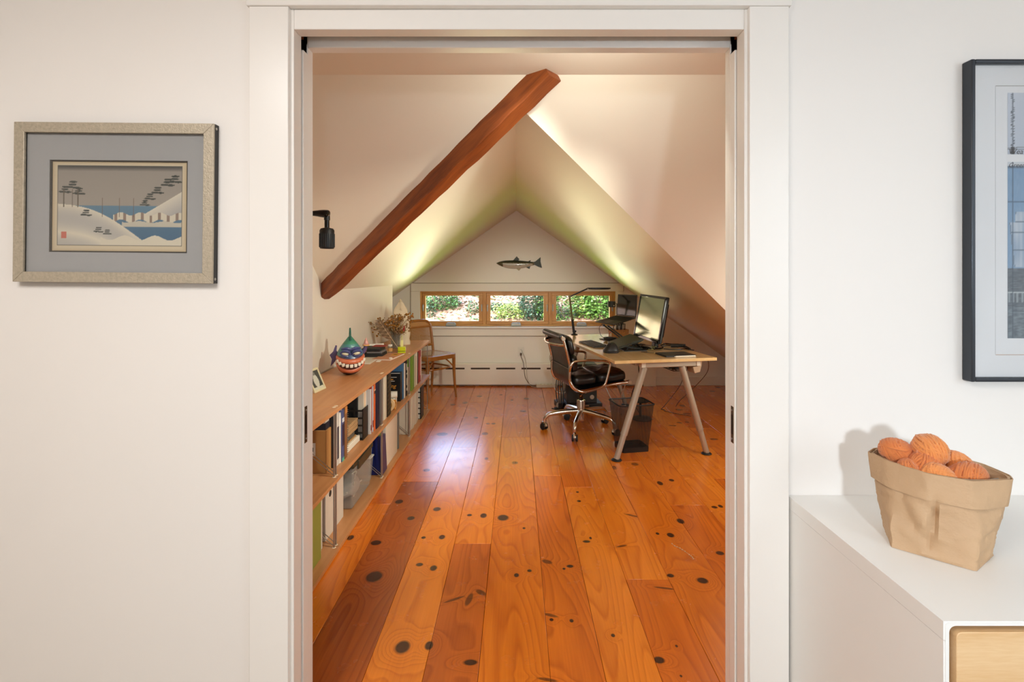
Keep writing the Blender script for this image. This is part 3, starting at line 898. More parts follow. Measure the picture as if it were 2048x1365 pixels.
def book(y0, y1, x1, h, depth, z0, col, name='book', label=None, group=None, lean=0.0, text=None, top=None, cat='book', stripe=None, spinecol=None):
    """a bound book or file standing upright, spine towards the room (+X)"""
    c = solid('cover_%d_%d_%d' % col, col, 0.5)
    w = y1 - y0
    t = thing(name, label or 'book', cat, (x1 - depth / 2, (y0 + y1) / 2, z0), group)
    sh = Matrix.Translation((0, 0, z0)) @ Matrix(((1, 0, 0, 0), (0, 1, math.tan(lean), 0), (0, 0, 1, 0), (0, 0, 0, 1))) @ Matrix.Translation((0, 0, -z0))
    o = MB(sh)
    bt = min(0.003, w * 0.14)
    o.box(x1 - depth, y0, z0, x1 - .002, y0 + bt, z0 + h); o.box(x1 - depth, y1 - bt, z0, x1 - .002, y1, z0 + h)
    o.prism([(x1 - .002, y0, z0), (x1 - .002, y1, z0), (x1, y1 - bt, z0), (x1 + .0006, (y0 + y1) / 2, z0), (x1, y0 + bt, z0)], (0, 0, h))
    co = o.build('cover', c, t, bevel=0.0006, seg=1)
    o = MB(sh); o.box(x1 - depth + .004, y0 + bt, z0 + .003, x1 - .003, y1 - bt, z0 + h - .004)
    o.build('pages', M['white'], t)
    if stripe:
        for (za, zb, sc) in stripe:
            o = MB(sh); o.box(x1 - .0004, y0 + w * .12, z0 + h * za, x1 + .0012, y1 - w * .12, z0 + h * zb)
            o.build('spine_band', solid('band_%d_%d_%d' % sc, sc, 0.5), t)
    if text:
        txt(text[0], text[1], (x1 + .0016, (y0 + y1) / 2, z0 + h * text[2]), (rad(90), rad(90), rad(90)), min(w * .75, text[3]), t, 'spine_lettering')
    return t

def txt(s, mat, loc, rot, size, parent, name, shear=0.0, align='CENTER', scale=(1, 1, 1), ext=0.0):
    cu = bpy.data.curves.new(name, 'FONT')
    cu.body = s; cu.size = size; cu.align_x = align; cu.align_y = 'CENTER'; cu.shear = shear; cu.extrude = ext
    cu.resolution_u = 3
    cu.materials.append(mat)
    tmp = bpy.data.objects.new(name, cu)
    C.objects.link(tmp)
    bpy.context.view_layer.update()
    me = bpy.data.meshes.new_from_object(tmp.evaluated_get(bpy.context.evaluated_depsgraph_get()))
    bpy.data.objects.remove(tmp)
    o = bpy.data.objects.new(name, me)
    C.objects.link(o)
    if parent is not None:
        o.parent = parent
        o.location = Vector(loc) - wloc(parent)
    else:
        o.location = loc
    o.rotation_euler = rot; o.scale = scale
    return o

def slabbox(name, label, cat, bx, col, bevel=0.002, group=None, mat=None, lid=None):
    o = MB(); o.box(*bx)
    o = o.build(name, mat or solid('flat_%d_%d_%d' % col, col, 0.6), bevel=bevel)
    return tag(o, label, cat, group)

UZ = MIDZ + 0.0002; LZ = BOTZ + 0.0002
# --- upper bay, nearest module
cb = thing('cardboard_box', 'closed brown cardboard box with a white label on the middle shelf board', 'box', (-1.09, 2.50, UZ))
MB().box(-1.25, 2.464, UZ, -0.939, 2.528, UZ + .212).build('carton', M['cardboard'], cb, bevel=0.0025)
MB().box(-0.9395, 2.480, UZ + .002, -0.9375, 2.484, UZ + .21).build('lid_flap', solid('card_edge', (150, 104, 56), .8), cb)
lb = MB().box(-1.055, 2.4625, UZ + .085, -0.993, 2.4638, UZ + .150).build('paper_label', M['white_plastic'], cb)
MB().box(-1.010, 2.4618, UZ + .108, -1.003, 2.4625, UZ + .128).build('label_mark', M['ink'], lb)
slabbox('navy_folder', 'navy blue folder lying on the closed cardboard box', 'folder', (-1.22, 2.466, UZ + .2124, -0.945, 2.525, UZ + .245), (34, 36, 50))
slabbox('paper_stack', 'stack of white paper on the navy folder under the top board', 'paper', (-1.21, 2.467, UZ + .2454, -0.948, 2.524, UZ + .282), (214, 206, 194), .001)
book(2.533, 2.556, -0.925, .262, .19, UZ, (40, 36, 34), label='black book with a yellow lettered spine beside the cardboard box', text=('WHISTLER', M['ochre_text'], .55, .03), stripe=None)
book(2.559, 2.590, -0.922, .275, .20, UZ, (208, 204, 196), label='thick pale grey book with a dark spine strip, beside the yellow-lettered one', stripe=[(.12, .72, (70, 66, 74))])
book(2.593, 2.612, -0.919, .262, .20, UZ, (232, 226, 216), label='plain white book standing between the pale grey and the violet-blue books')
book(2.615, 2.654, -0.916, .270, .20, UZ, (74, 84, 128), label='violet-blue book with a green foot on its spine', stripe=[(.0, .07, (88, 178, 148)), (.30, .72, (46, 34, 58)), (.76, .84, (214, 220, 228))])
nb = thing('spiral_notebook', 'brown spiral-bound notebook standing beside the violet-blue book', 'notebook', (-1.0, 2.675, UZ))
MB().box(-1.11, 2.658, UZ, -0.914, 2.692, UZ + .275).build('cover', solid('notebook_brown', (138, 92, 54), .6), nb, bevel=.001)
MB().box(-1.10, 2.660, UZ + .24, -0.9125, 2.690, UZ + .276).build('orange_tab', solid('tab_orange', (196, 130, 66), .6), nb)
o = MB()
for k in range(24):
    zc = UZ + .012 + k * .0105
    pts = [(-0.914 + .006 * math.cos(a), 2.6925 + .005 * math.sin(a), zc) for a in [6.283 * i / 10 for i in range(10)]]
    o.tube(pts, .0011, 5, closed=True)
o.build('wire_spiral', M['steel'], nb)
# flat pile behind the notebook
slabbox('white_box', 'slim white box lying at the bottom of the small pile on the middle shelf board', 'box', (-1.14, 2.725, UZ, -0.928, 2.955, UZ + .036), (232, 224, 208), .005)
slabbox('manila_envelope', 'tan envelope lying on the slim white box', 'envelope', (-1.13, 2.735, UZ + .0364, -0.942, 2.93, UZ + .046), (178, 134, 84), .001)
slabbox('plastic_case', 'dark grey plastic case lying on the tan envelope', 'case', (-1.12, 2.74, UZ + .0464, -0.945, 2.91, UZ + .078), (88, 84, 74), .003)
o = MB()
for k in range(6):
    o.box(-1.12 + .003 * (k % 2), 2.728 + .002 * (k % 3), UZ + .0784 + k * .0105, -0.938 + .002 * (k % 2), 2.945 - .003 * (k % 2), UZ + .0784 + k * .0105 + .0100)
tag(o.build('paper_pad', solid('tan_pad', (176, 142, 100), .75), bevel=.002), 'tan paper pads stacked on top of the small pile', 'paper')
def grid_file(name, label, y0, y1, xb, xf, z0, h, hf, group=None):
    """black magazine file whose side is a lattice of rounded openings; the front panel is solid"""
    t = thing(name, label, 'magazine file', ((xb + xf) / 2, (y0 + y1) / 2, z0), group)
    MB().box(xf - .003, y0, z0, xf, y1, z0 + hf).build('front_panel', M['black'], t, bevel=.001)
    for nm, y in (('side_lattice', y0), ('side_lattice', y1 - .003)):
        o = MB()
        nx, nz = 5, 6
        cw = (xf - xb) / nx; ch = h / nz
        for i in range(nx + 1):
            zz = z0 + (hf + (h - hf) * (nx - i) / nx if True else h)
            o.box(xb + i * cw - .005, y, z0, min(xb + i * cw + .005, xf), y + .003, zz)
        for j in range(nz + 1):
            zz = z0 + j * ch
            xe = xf if zz - z0 <= hf else xf - (xf - xb) * (zz - z0 - hf) / max(h - hf, .001)
            o.box(xb, y + .0002, max(z0, zz - .005), xe, y + .0028, zz + .005)
        o.build(nm, M['black'], t)
    MB().box(xb, y0, z0, xf, y1, z0 + .003).build('base', M['black'], t)
    MB().box(xb, y0, z0, xb + .003, y1, z0 + h).build('back_panel', M['black'], t)
    return t
grid_file('magazine_file', 'black lattice-sided magazine file on the middle shelf board holding a black folder', 2.962, 3.062, -1.17, -.912, UZ, .262, .185)
slabbox('black_folder', 'black folder standing in the lattice magazine file on the middle shelf board', 'folder', (-1.16, 2.975, UZ + .0036, -0.950, 2.992, UZ + .292), (14, 13, 13))
for yy, c_, lab, zt in ((2.996, (206, 196, 180), 'grey catalogue standing in the lattice magazine file behind the black folder', .296), (3.016, (226, 190, 150), 'cream catalogue standing in the lattice magazine file', .290), (3.034, (222, 214, 200), 'white catalogue at the back of the lattice magazine file', .299)):
    slabbox('catalogue', lab, 'catalogue', (-1.15, yy, UZ + .0036, -0.919, yy + .0165, UZ + zt), c_, .001)
book(3.075, 3.092, -0.900, .275, .2, UZ, (204, 198, 194), label='pale grey book standing right behind the lattice magazine file', stripe=[(.08, .2, (110, 40, 40))])
book(3.094, 3.112, -0.902, .290, .2, UZ, (150, 34, 30), label='dark red book between two pale grey books')
book(3.114, 3.140, -0.900, .285, .2, UZ, (186, 186, 192), label='blue-grey book standing next to the orange one', stripe=[(.1, .25, (120, 40, 40))])
book(3.142, 3.176, -0.898, .296, .2, UZ, (206, 96, 46), label='orange book with a black and cream square on its spine', stripe=[(.78, .84, (30, 28, 26)), (.845, .87, (226, 210, 170))])
bnd = (30, 30, 52)
book(3.180, 3.252, -0.893, .300, .24, UZ, bnd, name='ring_binder', cat='binder', label='thick navy ring binder on the middle shelf board next to the orange book')
book(3.300, 3.322, -0.900, .292, .21, UZ, (176, 168, 158), label='grey book just past the second pair of rods')
book(3.324, 3.348, -0.900, .296, .21, UZ, (222, 212, 196), label='cream book between the grey book and the white ones')
book(3.350, 3.372, -0.900, .286, .21, UZ, (200, 196, 188), label='light grey book beside the patterned black file')
book(3.374, 3.440, -0.896, .300, .22, UZ, (206, 198, 178), label='wide pale file beside the patterned black file', cat='file', name='document_file')
pf = book(3.444, 3.545, -0.893, .300, .22, UZ, (32, 29, 22), label='wide black file with diagonal olive bars on its spine', cat='file', name='document_file')
o = MB()
for k in range(9):
    z = UZ + .02 + k * .030
    o.prism([(-0.8922, 3.45, z), (-0.8922, 3.538, z + .018), (-0.8922, 3.538, z + .024), (-0.8922, 3.45, z + .006)], (.0008, 0, 0))
o.build('spine_bars', solid('olive_bar', (92, 82, 46), .6), pf)
# tape rolls, paper tube and the black game box
def tape(loc, r, w, col, label, axis):
    t = thing('tape_roll', label, 'tape', loc)
    Mx = Matrix.Translation(Vector(loc) + Vector((0, 0, r))) @ (Matrix.Rotation(rad(90), 4, axis))
    MB(Mx).lathe([(r * .62, -w / 2), (r, -w / 2), (r, w / 2), (r * .62, w / 2), (r * .62, -w / 2)], n=28, cap=False).build('tape_band', solid('tape_%d_%d_%d' % col, col, .35), t)
    MB(Mx).lathe([(r * .55, -w / 2), (r * .62, -w / 2), (r * .62, w / 2), (r * .55, w / 2), (r * .55, -w / 2)], n=28, cap=False).build('core', M['cardboard'], t)
tape((-0.925, 3.60, UZ), .046, .022, (226, 190, 140), 'cream tape roll standing on its edge beside the patterned black file', 'X')
tape((-0.905, 3.66, UZ), .034, .030, (214, 150, 56), 'amber tape roll standing on the middle shelf board', 'Y')
o = MB(); o.tube([(-1.05, 3.76, UZ + .075), (-0.91, 3.80, UZ + .075)], .024, 16)
slabbox('plastic_tray', 'small white tray under the rolled paper on the middle shelf board', 'tray', (-1.08, 3.70, UZ, -0.925, 3.86, UZ + .050), (216, 210, 200), .006)
tag(o.build('paper_roll', M['white']), 'rolled white paper lying on the small white tray', 'paper')
bb = thing('game_box', 'black box with orange lettering standing upright on the middle shelf board', 'box', (-1.04, 3.90, UZ))
MB().box(-1.21, 3.885, UZ, -0.905, 3.945, UZ + .222).build('box', solid('box_black', (17, 16, 17), .4), bb, bevel=.002)
txt('aking', M['ochre_text'], (-0.985, 3.8846, UZ + .118), (rad(90), 0, 0), .042, bb, 'lettering', shear=.3)
MB().box(-0.990, 3.884, UZ + .167, -0.962, 3.8848, UZ + .174).build('orange_bar', M['ochre_text'], bb)
for zz, xa, xb in ((.185, -.995, -.935), (.155, -.99, -.95), (.075, -1.03, -.93), (.055, -1.03, -.935)):
    MB().box(xa, 3.884, UZ + zz, xb, 3.8848, UZ + zz + .005).build('text_line', M['paper_text'], bb)
MB().box(-1.19, 3.884, UZ + .216, -0.91, 3.8848, UZ + .221).build('rim_line', M['paper_text'], bb)
book(3.950, 3.985, -0.900, .285, .2, UZ, (66, 104, 140), label='blue book just behind the black box with orange lettering')
book(3.988, 4.018, -0.898, .275, .2, UZ, (222, 214, 202), label='white book next to the blue one near the third pair of rods')
book(4.022, 4.050, -0.900, .270, .2, UZ, (96, 70, 52), label='brown book near the third pair of rods')
book(4.054, 4.092, -0.898, .290, .2, UZ, (30, 29, 28), label='black book with a white-flecked spine near the third pair of rods', stripe=[(.15, .22, (206, 200, 190)), (.3, .5, (180, 176, 166)), (.6, .64, (206, 200, 190)), (.72, .9, (190, 186, 176))])
book(4.150, 4.186, -0.905, .215, .2, UZ, (206, 194, 172), label='short cream book just past the third pair of rods', lean=-.06)
book(4.194, 4.222, -0.905, .19, .2, UZ, (44, 40, 34), label='short dark book beside the green binder', lean=-.05)
book(4.235, 4.350, -0.893, .300, .25, UZ, (106, 138, 44), name='ring_binder', cat='binder', label='thick green binder on the middle shelf board')
for y0, y1, c_, lab, h in ((4.355, 4.42, (206, 198, 176), 'cream file right beside the green binder', .285), (4.424, 4.452, (176, 160, 134), 'tan book between two cream files', .262), (4.456, 4.50, (224, 214, 196), 'white file in the last shelf bay next to the tan book', .292)):
    book(y0, y1, -0.898, h, .22, UZ, c_, label=lab, lean=.03)
book(4.512, 4.55, -0.898, .280, .2, UZ, (60, 40, 36), label='dark brown book next to the red ones', lean=.03)
book(4.554, 4.60, -0.896, .295, .2, UZ, (160, 44, 38), label='red book near the window end of the shelf', lean=.03)
book(4.604, 4.66, -0.896, .285, .2, UZ, (150, 36, 34), label='dark red book last but one at the window end of the shelf', lean=.03, stripe=[(.2, .8, (206, 150, 140))])
book(4.664, 4.70, -0.898, .290, .2, UZ, (222, 212, 200), label='white book at the window end of the shelf', lean=.03)
# --- lower bay
book(2.02, 2.335, -0.914, .305, .26, LZ, (146, 152, 66), name='file_box', cat='file box', label='wide olive green file box on the bottom board nearest the doorway')
def mag_file(y0, y1, x1, h, label, group=None, col=(212, 202, 188), hole=True):
    t = thing('magazine_file', label, 'magazine file', (x1 - .12, (y0 + y1) / 2, LZ), group)
    c = solid('file_%d_%d_%d' % col, col, .6)
    o = MB(); w = .0025
    o.box(x1 - w, y0, LZ, x1, y1, LZ + h * .98)
    o.box(x1 - .25, y0, LZ, x1 - .25 + w, y1, LZ + h)
    o.box(x1 - .25 + w, y0, LZ, x1 - w, y0 + w, LZ + h); o.box(x1 - .25 + w, y1 - w, LZ, x1 - w, y1, LZ + h)
    o.box(x1 - .25 + w, y0 + w, LZ, x1 - w, y1 - w, LZ + w)
    o.build('case', c, t, bevel=.0008, seg=1)
    if hole:
        yc = (y0 + y1) / 2
        MB(Matrix.Translation((x1 + .0004, yc, LZ + h * .72)) @ Matrix.Rotation(rad(90), 4, 'Y')).lathe([(.016, -.0006), (.016, .0004), (.013, .0006)], n=18).build('finger_hole', solid('hole_dark', (46, 40, 34), .7), t)
    return t
for k, (a, b) in enumerate(((2.340, 2.365), (2.368, 2.392), (2.395, 2.415))):
    mag_file(a, b, -0.932 - .004 * k, .29, ['slim white magazine file touching the olive green file box', 'second slim white magazine file from the olive green box', 'third slim white magazine file from the olive green box'][k], 'white magazine files on the bottom board', hole=False)
mag_file(2.475, 2.60, -0.948, .295, 'wide white magazine file with a dark finger hole, next to the clear tub', 'white magazine files on the bottom board')
mag_file(2.606, 2.735, -0.950, .290, 'wide white magazine file directly touching the clear plastic tub', 'white magazine files on the bottom board', hole=False)
# clear tubs
def tub(name, label, x0, x1, y0, y1, h, lidh, lidm):
    t = thing(name, label, 'storage box', ((x0 + x1) / 2, (y0 + y1) / 2, LZ))
    o = MB(); k = .012
    def ring(z, s):
        return [(x0 + k - s, y0 + k - s, z), (x1 - k + s, y0 + k - s, z), (x1 - k + s, y1 - k + s, z), (x0 + k - s, y1 - k + s, z)]
    a, b = ring(LZ + .002, 0), ring(LZ + h, k)
    vs = a + b
    o.add(vs, [(3, 2, 1, 0), (0, 1, 5, 4), (1, 2, 6, 5), (2, 3, 7, 6), (3, 0, 4, 7)])
    o.build('tub', M['tub'], t, bevel=.010, seg=3)
    l = MB(); l.box(x0 - .004, y0 - .004, LZ + h, x1 + .004, y1 + .004, LZ + h + lidh)
    l.build('lid', lidm, t, bevel=.006)
    return t
olive = solid('olive_black_lid', (58, 52, 34), .4)
tb = tub('storage_tub', 'large clear plastic tub with a dark olive lid on the bottom board', -1.20, -0.915, 2.80, 3.165, .235, .030, olive)
o = MB(); o.box(-0.915, 2.86, LZ + .21, -0.903, 3.10, LZ + .262); o.build('latch', olive, tb, bevel=.004)
o = MB(); o.box(-0.93, 2.7985, LZ + .232, -1.0, 2.789, LZ + .262); o.build('latch', M['black'], tb, bevel=.004)
o = MB()
r = random.Random(4)
for k in range(3):
    pts = [(-1.17 + i * .024, 2.83 + .30 * ((i * 7 + k * 5) % 10) / 10, LZ + .03 + k * .035 + r.uniform(-.006, .012)) for i in range(10)]
    o.tube(arc(pts, 4), .004, 6)
tag(o.build('white_cable', M['white_plastic']), 'loose white cable coiled inside the large clear tub', 'cable')
o = MB(); o.ball((-1.05, 2.97, LZ + .065), (.11, .15, .055), 20, 10)
for v in o.v:
    v += Vector((0, 0, 1)) * .016 * mnoise.noise(v * 22)
tag(o.build('grey_cloth', solid('pale_grey_cloth', (176, 170, 164), .9, var=.2, scale=30)), 'bundled grey cloth inside the large clear tub', 'cloth')
tb2 = tub('storage_tub', 'small clear plastic tub with a whitish lid behind the large clear one', -1.18, -0.93, 3.178, 3.245, .15, .012, solid('milky_lid', (196, 194, 188), .4))
slabbox('white_box', 'small white box on the lid of the small clear tub', 'box', (-1.15, 3.182, LZ + .163, -.945, 3.24, LZ + .232), (214, 206, 192), .003)
# blue bag
bg_ = thing('gift_bag', 'dark blue glossy paper bag standing on the bottom board', 'bag', (-1.0, 3.55, LZ))
bluem = mk('blue_gloss_paper', (22, 32, 92), .3, var=.15, scale=20, bump=.4, bscale=18)
o = MB(); o.hexa([(-1.08, 3.30, LZ), (-.886, 3.30, LZ), (-.886, 3.415, LZ), (-1.08, 3.415, LZ)], [(-1.075, 3.315, LZ + .248), (-.893, 3.315, LZ + .248), (-.893, 3.40, LZ + .248), (-1.075, 3.40, LZ + .248)])
o.build('bag', bluem, bg_, bevel=.004)
for yy in (3.322, 3.393):
    MB().tube(arc([(-1.03, yy, LZ + .246), (-1.02, yy, LZ + .282), (-.95, yy, LZ + .282), (-.94, yy, LZ + .246)], 5), .0022, 6).build('handle', M['black'], bg_)
slabbox('green_card', 'light green folded card sticking out of the dark blue bag', 'card', (-1.05, 3.345, LZ + .2484, -.905, 3.365, LZ + .297), (164, 176, 92), .001)
book(3.43, 3.755, -0.899, .30, .25, LZ, (216, 204, 186), name='file_box', cat='file box', label='wide white file box on the bottom board beside the dark blue bag')
book(3.80, 3.832, -0.902, .295, .24, LZ, (104, 102, 96), name='document_file', cat='file', label='grey document file standing by itself on the bottom board')
book(3.84, 3.868, -0.930, .285, .24, LZ, (124, 120, 112), name='document_file', cat='file', label='lighter grey document file set back beside the dark grey one')
for k in range(6):
    a = 4.15 + k * .072
    mag_file(a, a + .068, -0.900 - (.006 if k % 2 else 0), .300, ['first', 'second', 'third', 'fourth', 'fifth', 'sixth'][5 - k] + ' white magazine file from the black lattice crate, bottom board', 'row of white magazine files in the last lower bay', col=(206, 194, 174), hole=False)
grid_file('magazine_file', 'black lattice-sided file crate at the window end of the bottom board', 4.60, 4.74, -1.17, -.884, LZ, .296, .292)
for k in range(4):
    slabbox('paper_folder', ['first', 'second', 'third', 'last'][k] + ' white folder from the front inside the black lattice file crate', 'folder', (-1.16, 4.607 + k * .031, LZ + .0036, -.895, 4.634 + k * .031, LZ + .283), (216, 206, 190), .001, 'white folders in the lattice file crate')

# ------------------------------------------------------------------ things on the shelf top
TZ = TOPZ + .0003
def pic_frame(name, label, M4, w, h, th, border, fm, pm, back=True):
    """small standing photo frame; local x across, z up, +y away from the viewer"""
    o0 = M4 @ Vector((0, 0, 0))
    t = thing(name, label, 'photo frame', o0)
    for bx in ((-w / 2, 0, 0, w / 2, th, border), (-w / 2, 0, h - border, w / 2, th, h), (-w / 2, 0, border, -w / 2 + border, th, h - border), (w / 2 - border, 0, border, w / 2, th, h - border)):
        MB(M4).box(*bx).build('frame_rail', fm, t, bevel=.001)
    return t
def paint_grid(name, mat, parent, org, ux, uz, nx, ny, fn):
    """flat sheet with ink colours per vertex; fn(u,v) -> sRGB, v up"""
    org, ux, uz = Vector(org), Vector(ux), Vector(uz)
    vs, cs, fs = [], [], []
    for j in range(ny + 1):
        for i in range(nx + 1):
            u, v = i / nx, j / ny
            vs.append(org + ux * u + uz * v)
            cs.append(lin(fn(u, v)))
    for j in range(ny):
        for i in range(nx):
            a = j * (nx + 1) + i
            fs.append((a, a + 1, a + nx + 2, a + nx + 1))
    o = MB().add(vs, fs).build(name, mat, parent, smooth=False, fixn=False)
    at = o.data.color_attributes.new('ink', 'FLOAT_COLOR', 'POINT')
    for i, c in enumerate(cs):
        at.data[i].color = (*c, 1)
    return o
def colour_by(o, fn):
    """vertex colours on an existing mesh object; fn(local co) -> sRGB"""
    at = o.data.color_attributes.new('ink', 'FLOAT_COLOR', 'POINT')
    for i, v in enumerate(o.data.vertices):
        at.data[i].color = (*lin(fn(v.co)), 1)
def mixc(a, b, t):
    t = max(0, min(1, t))
    return [a[i] + (b[i] - a[i]) * t for i in range(3)]

# black and white snapshot, leaning back, facing into the room
th0 = rad(84)
Mf = Matrix.Translation((-1.088, 2.775, TZ)) @ Matrix.Rotation(th0, 4, 'Z') @ Matrix.Rotation(rad(-24), 4, 'X')
sf = pic_frame('photo_frame', 'small cream photo frame with a black and white snapshot leaning on the shelf top', Mf, .125, .13, .008, .012, solid('frame_cream', (208, 196, 160), .4), None)
def snap(u, v):
    c = (66, 66, 60)
    if (u - .5) ** 2 / .06 + (v - .45) ** 2 / .12 < 1: c = (188, 186, 172)
    if (u - .5) ** 2 / .012 + (v - .86) ** 2 / .012 < 1: c = (120, 116, 106)
    if u > .7 and v < .3: c = (50, 56, 50)
    if v < .12: c = (196, 192, 170)
    return c
q0 = Mf @ Vector((-.0505, .003, .012)); ux = Mf.to_3x3() @ Vector((.101, 0, 0)); uz = Mf.to_3x3() @ Vector((0, 0, .106))
paint_grid('snapshot', M['print'], sf, q0, ux, uz, 30, 34, snap)
MB(Mf).box(-.05, .0045, .011, .05, .007, .119).build('backing', M['cardboard'], sf)
MB(Mf).box(-.02, .008, .0, .02, .010, .10).build('strut', M['cardboard'], sf)
Mg = Matrix.Translation((-1.195, 2.80, TZ)) @ Matrix.Rotation(rad(80), 4, 'Z') @ Matrix.Rotation(rad(-12), 4, 'X')
sg = pic_frame('photo_frame', 'taller pale green photo frame standing behind the snapshot', Mg, .15, .20, .010, .016, solid('frame_sage', (176, 178, 128), .5), None)
paint_grid('snapshot', M['print'], sg, Mg @ Vector((-.06, .004, .015)), Mg.to_3x3() @ Vector((.12, 0, 0)), Mg.to_3x3() @ Vector((0, 0, .17)), 12, 16, lambda u, v: mixc((150, 150, 96), (206, 204, 160), v + .2 * math.sin(u * 7)))
MB(Mg).box(-.06, .0055, .014, .06, .009, .186).build('backing', M['cardboard'], sg)

# grinning fish sculpture
def fish_sculpture():
    base = Vector((-1.082, 3.24, TZ))
    fwd = math.atan2(-.93, .40)
    L4 = frame(base, fwd - rad(90))          # local +Y faces the viewer
    t = thing('fish_sculpture', 'painted grinning fish sculpture with blue head and orange lips on the shelf top', 'sculpture', base)
    prof = [(.0, .026), (.010, .046), (.03, .068), (.06, .083), (.09, .087), (.12, .085), (.15, .076), (.18, .060), (.205, .042), (.225, .026), (.243, .012), (.250, .004)]
    n = 40
    def rad_at(z):
        for i in range(len(prof) - 1):
            if prof[i][0] <= z <= prof[i + 1][0]:
                k = (z - prof[i][0]) / (prof[i + 1][0] - prof[i][0])
                return prof[i][1] + (prof[i + 1][1] - prof[i][1]) * k
        return .01
    zs = [i * .250 / 46 for i in range(47)]
    vs, fs = [], []
    for z in zs:
        for k in range(n):
            a = 6.2832 * k / n
            rr = rad_at(z)
            x, y = rr * math.cos(a), rr * math.sin(a) * .97
            # muzzle: pushes out at the front around the mouth, pinches in between lip and brow
            f = max(0, math.sin(a)) ** 2
            y += f * (.012 * math.exp(-((z - .075) / .04) ** 2) - .010 * math.exp(-((z - .168) / .02) ** 2))
            vs.append((x, y, z))
    for j in range(len(zs) - 1):
        for k in range(n):
            l = (k + 1) % n
            fs.append((j * n + k, j * n + l, (j + 1) * n + l, (j + 1) * n + k))
    fs += [tuple(reversed(range(n))), tuple(range((len(zs) - 1) * n, len(zs) * n))]
    body = MB(L4).add(vs, fs).build('body', M['painted'], t, ang=60)
    Li = L4.inverted()
    def bc(co):
        q = Li @ (co + base)
        nz = mnoise.noise(q * 28) * .5 + .5
        lipz = .104 + .022 * abs(q.x / .09) ** 1.6 * (1 if q.y > -.02 else 2.2)
        if q.z < lipz and q.z > .018: return mixc((176, 84, 52), (214, 116, 74), nz)
        if q.z <= .018: return (62, 36, 46)
        if q.z < lipz + .010: return (62, 44, 82)
        if q.y > .045 and q.z < .172 and abs(q.x) < .066: return mixc((46, 72, 112), (78, 112, 146), nz)
        if q.z > .20: return mixc((26, 104, 88), (84, 150, 110), nz)
        return mixc((44, 112, 118), (98, 150, 144), nz)
    colour_by(body, bc)
    def ringpts(z0, lift, half, out, nn=14, zc=0.0):
        pts = []
        for i in range(nn + 1):
            s = -1 + 2 * i / nn
            a = rad(90) - s * half
            z = z0 + lift * s * s
            rr = rad_at(z) + out + .012 * max(0, math.sin(a)) ** 2 * math.exp(-((z - .075) / .04) ** 2)
            pts.append((rr * math.cos(a), rr * math.sin(a), z))
        return pts
    lipm = mk('lip_orange', (200, 108, 74), .3, var=.2, scale=60, coat=.4)
    mouth = mk('mouth_dark', (58, 18, 26), .5)
    for nm, z0, lf, rr_ in (('upper_lip', .094, .030, .0175), ('lower_lip', .036, .062, .0165)):
        pp = ringpts(z0, lf, rad(78), -.002)
        rs = [rr_ * (.45 + .55 * math.sin(math.pi * i / (len(pp) - 1)) ** .6) for i in range(len(pp))]
        MB(L4).tube(pp, rs, 10).build(nm, lipm, t)
    pp = ringpts(.066, .045, rad(76), -.001)
    MB(L4).tube(pp, [.019 * (.25 + .75 * math.sin(math.pi * i / 14)) for i in range(15)], 8).build('mouth', mouth, t)
    tm = mk('tooth_ivory', (226, 220, 206), .3)
    for k in range(9):
        s = -0.86 + 1.72 * k / 8
        a = rad(90) - s * rad(62)
        z = .069 + .040 * s * s
        rr = rad_at(z) + .006 + .017 * max(0, math.sin(a)) ** 2
        Mt = L4 @ Matrix.Translation((rr * math.cos(a), rr * math.sin(a), z - .001)) @ Matrix.Rotation(a - rad(90), 4, 'Z') @ Matrix.Rotation(rad(22) * s, 4, 'Y')
        MB(Mt).hexa([(-.0098, -.004, -.010), (.0098, -.004, -.010), (.0092, .006, -.009), (-.0092, .006, -.009)], [(-.0104, -.004, .012), (.0104, -.004, .012), (.0100, .008, .011), (-.0100, .008, .011)]).build('tooth', tm, t, bevel=.003)
    # eyes with heavy lids
    em = mk('eye_ivory', (214, 206, 178), .25, coat=.4)
    lm = mk('lid_violet', (66, 74, 124), .35, var=.2, scale=50)
    for s in (-1, 1):
        Me = L4 @ Matrix.Translation((s * .034, .075, .146)) @ Matrix.Rotation(s * rad(-12), 4, 'Y')
        e = MB(Me).ball((0, 0, 0), (.026, .017, .014), 16, 10).build('eye', em, t)
        MB(Me).ball((-s * .018, .0125, -.003), (.003, .003, .003), 8, 6).build('pupil', M['black_gloss'], e)
        o = MB(Me); o.tube(arc([(-.030, .006, -.002), (-.018, .014, .013), (0, .017, .018), (.018, .012, .013), (.030, .002, -.002)], 4), [.006] * 4 + [.009] * 9 + [.006] * 4, 8)
        o.build('eyelid', lm, t)
        o = MB(Me); o.tube(arc([(-.030, .006, -.004), (-.012, .016, -.014), (.012, .014, -.014), (.030, .002, -.004)], 4), .004, 7)
        o.build('eyelid', lm, t)
        o = MB(Me); o.tube(arc([(-s * .028, .004, .030), (0, .006, .033), (s * .030, -.008, .024)], 5), [.006, .008, .009, .0095, .010, .010, .009, .008, .007, .006, .005], 8)
        o.build('brow', lm, t)
    # tall dorsal spike
    fin = mk('fin_green', (28, 92, 78), .35, var=.35, scale=50)
    o = MB(L4); o.hexa([(-.007, -.045, .205), (.007, -.045, .205), (.009, .030, .215), (-.009, .030, .215)], [(-.004, -.026, .292), (.004, -.026, .292), (.005, .002, .302), (-.005, .002, .302)])
    fo = o.build('dorsal_fin', fin, t, bevel=.003)
    for k in range(7):
        zz = .228 + k * .011
        MB(L4).ball((0, .027 - k * .0036, zz), (.007 - .0003 * k, .006, .007), 8, 6).build('fin_spine', fin, fo)
    # tail at the back left, side fin with a little ornament on the right
    pur = mk('fin_purple', (84, 72, 112), .4, var=.25, scale=40)
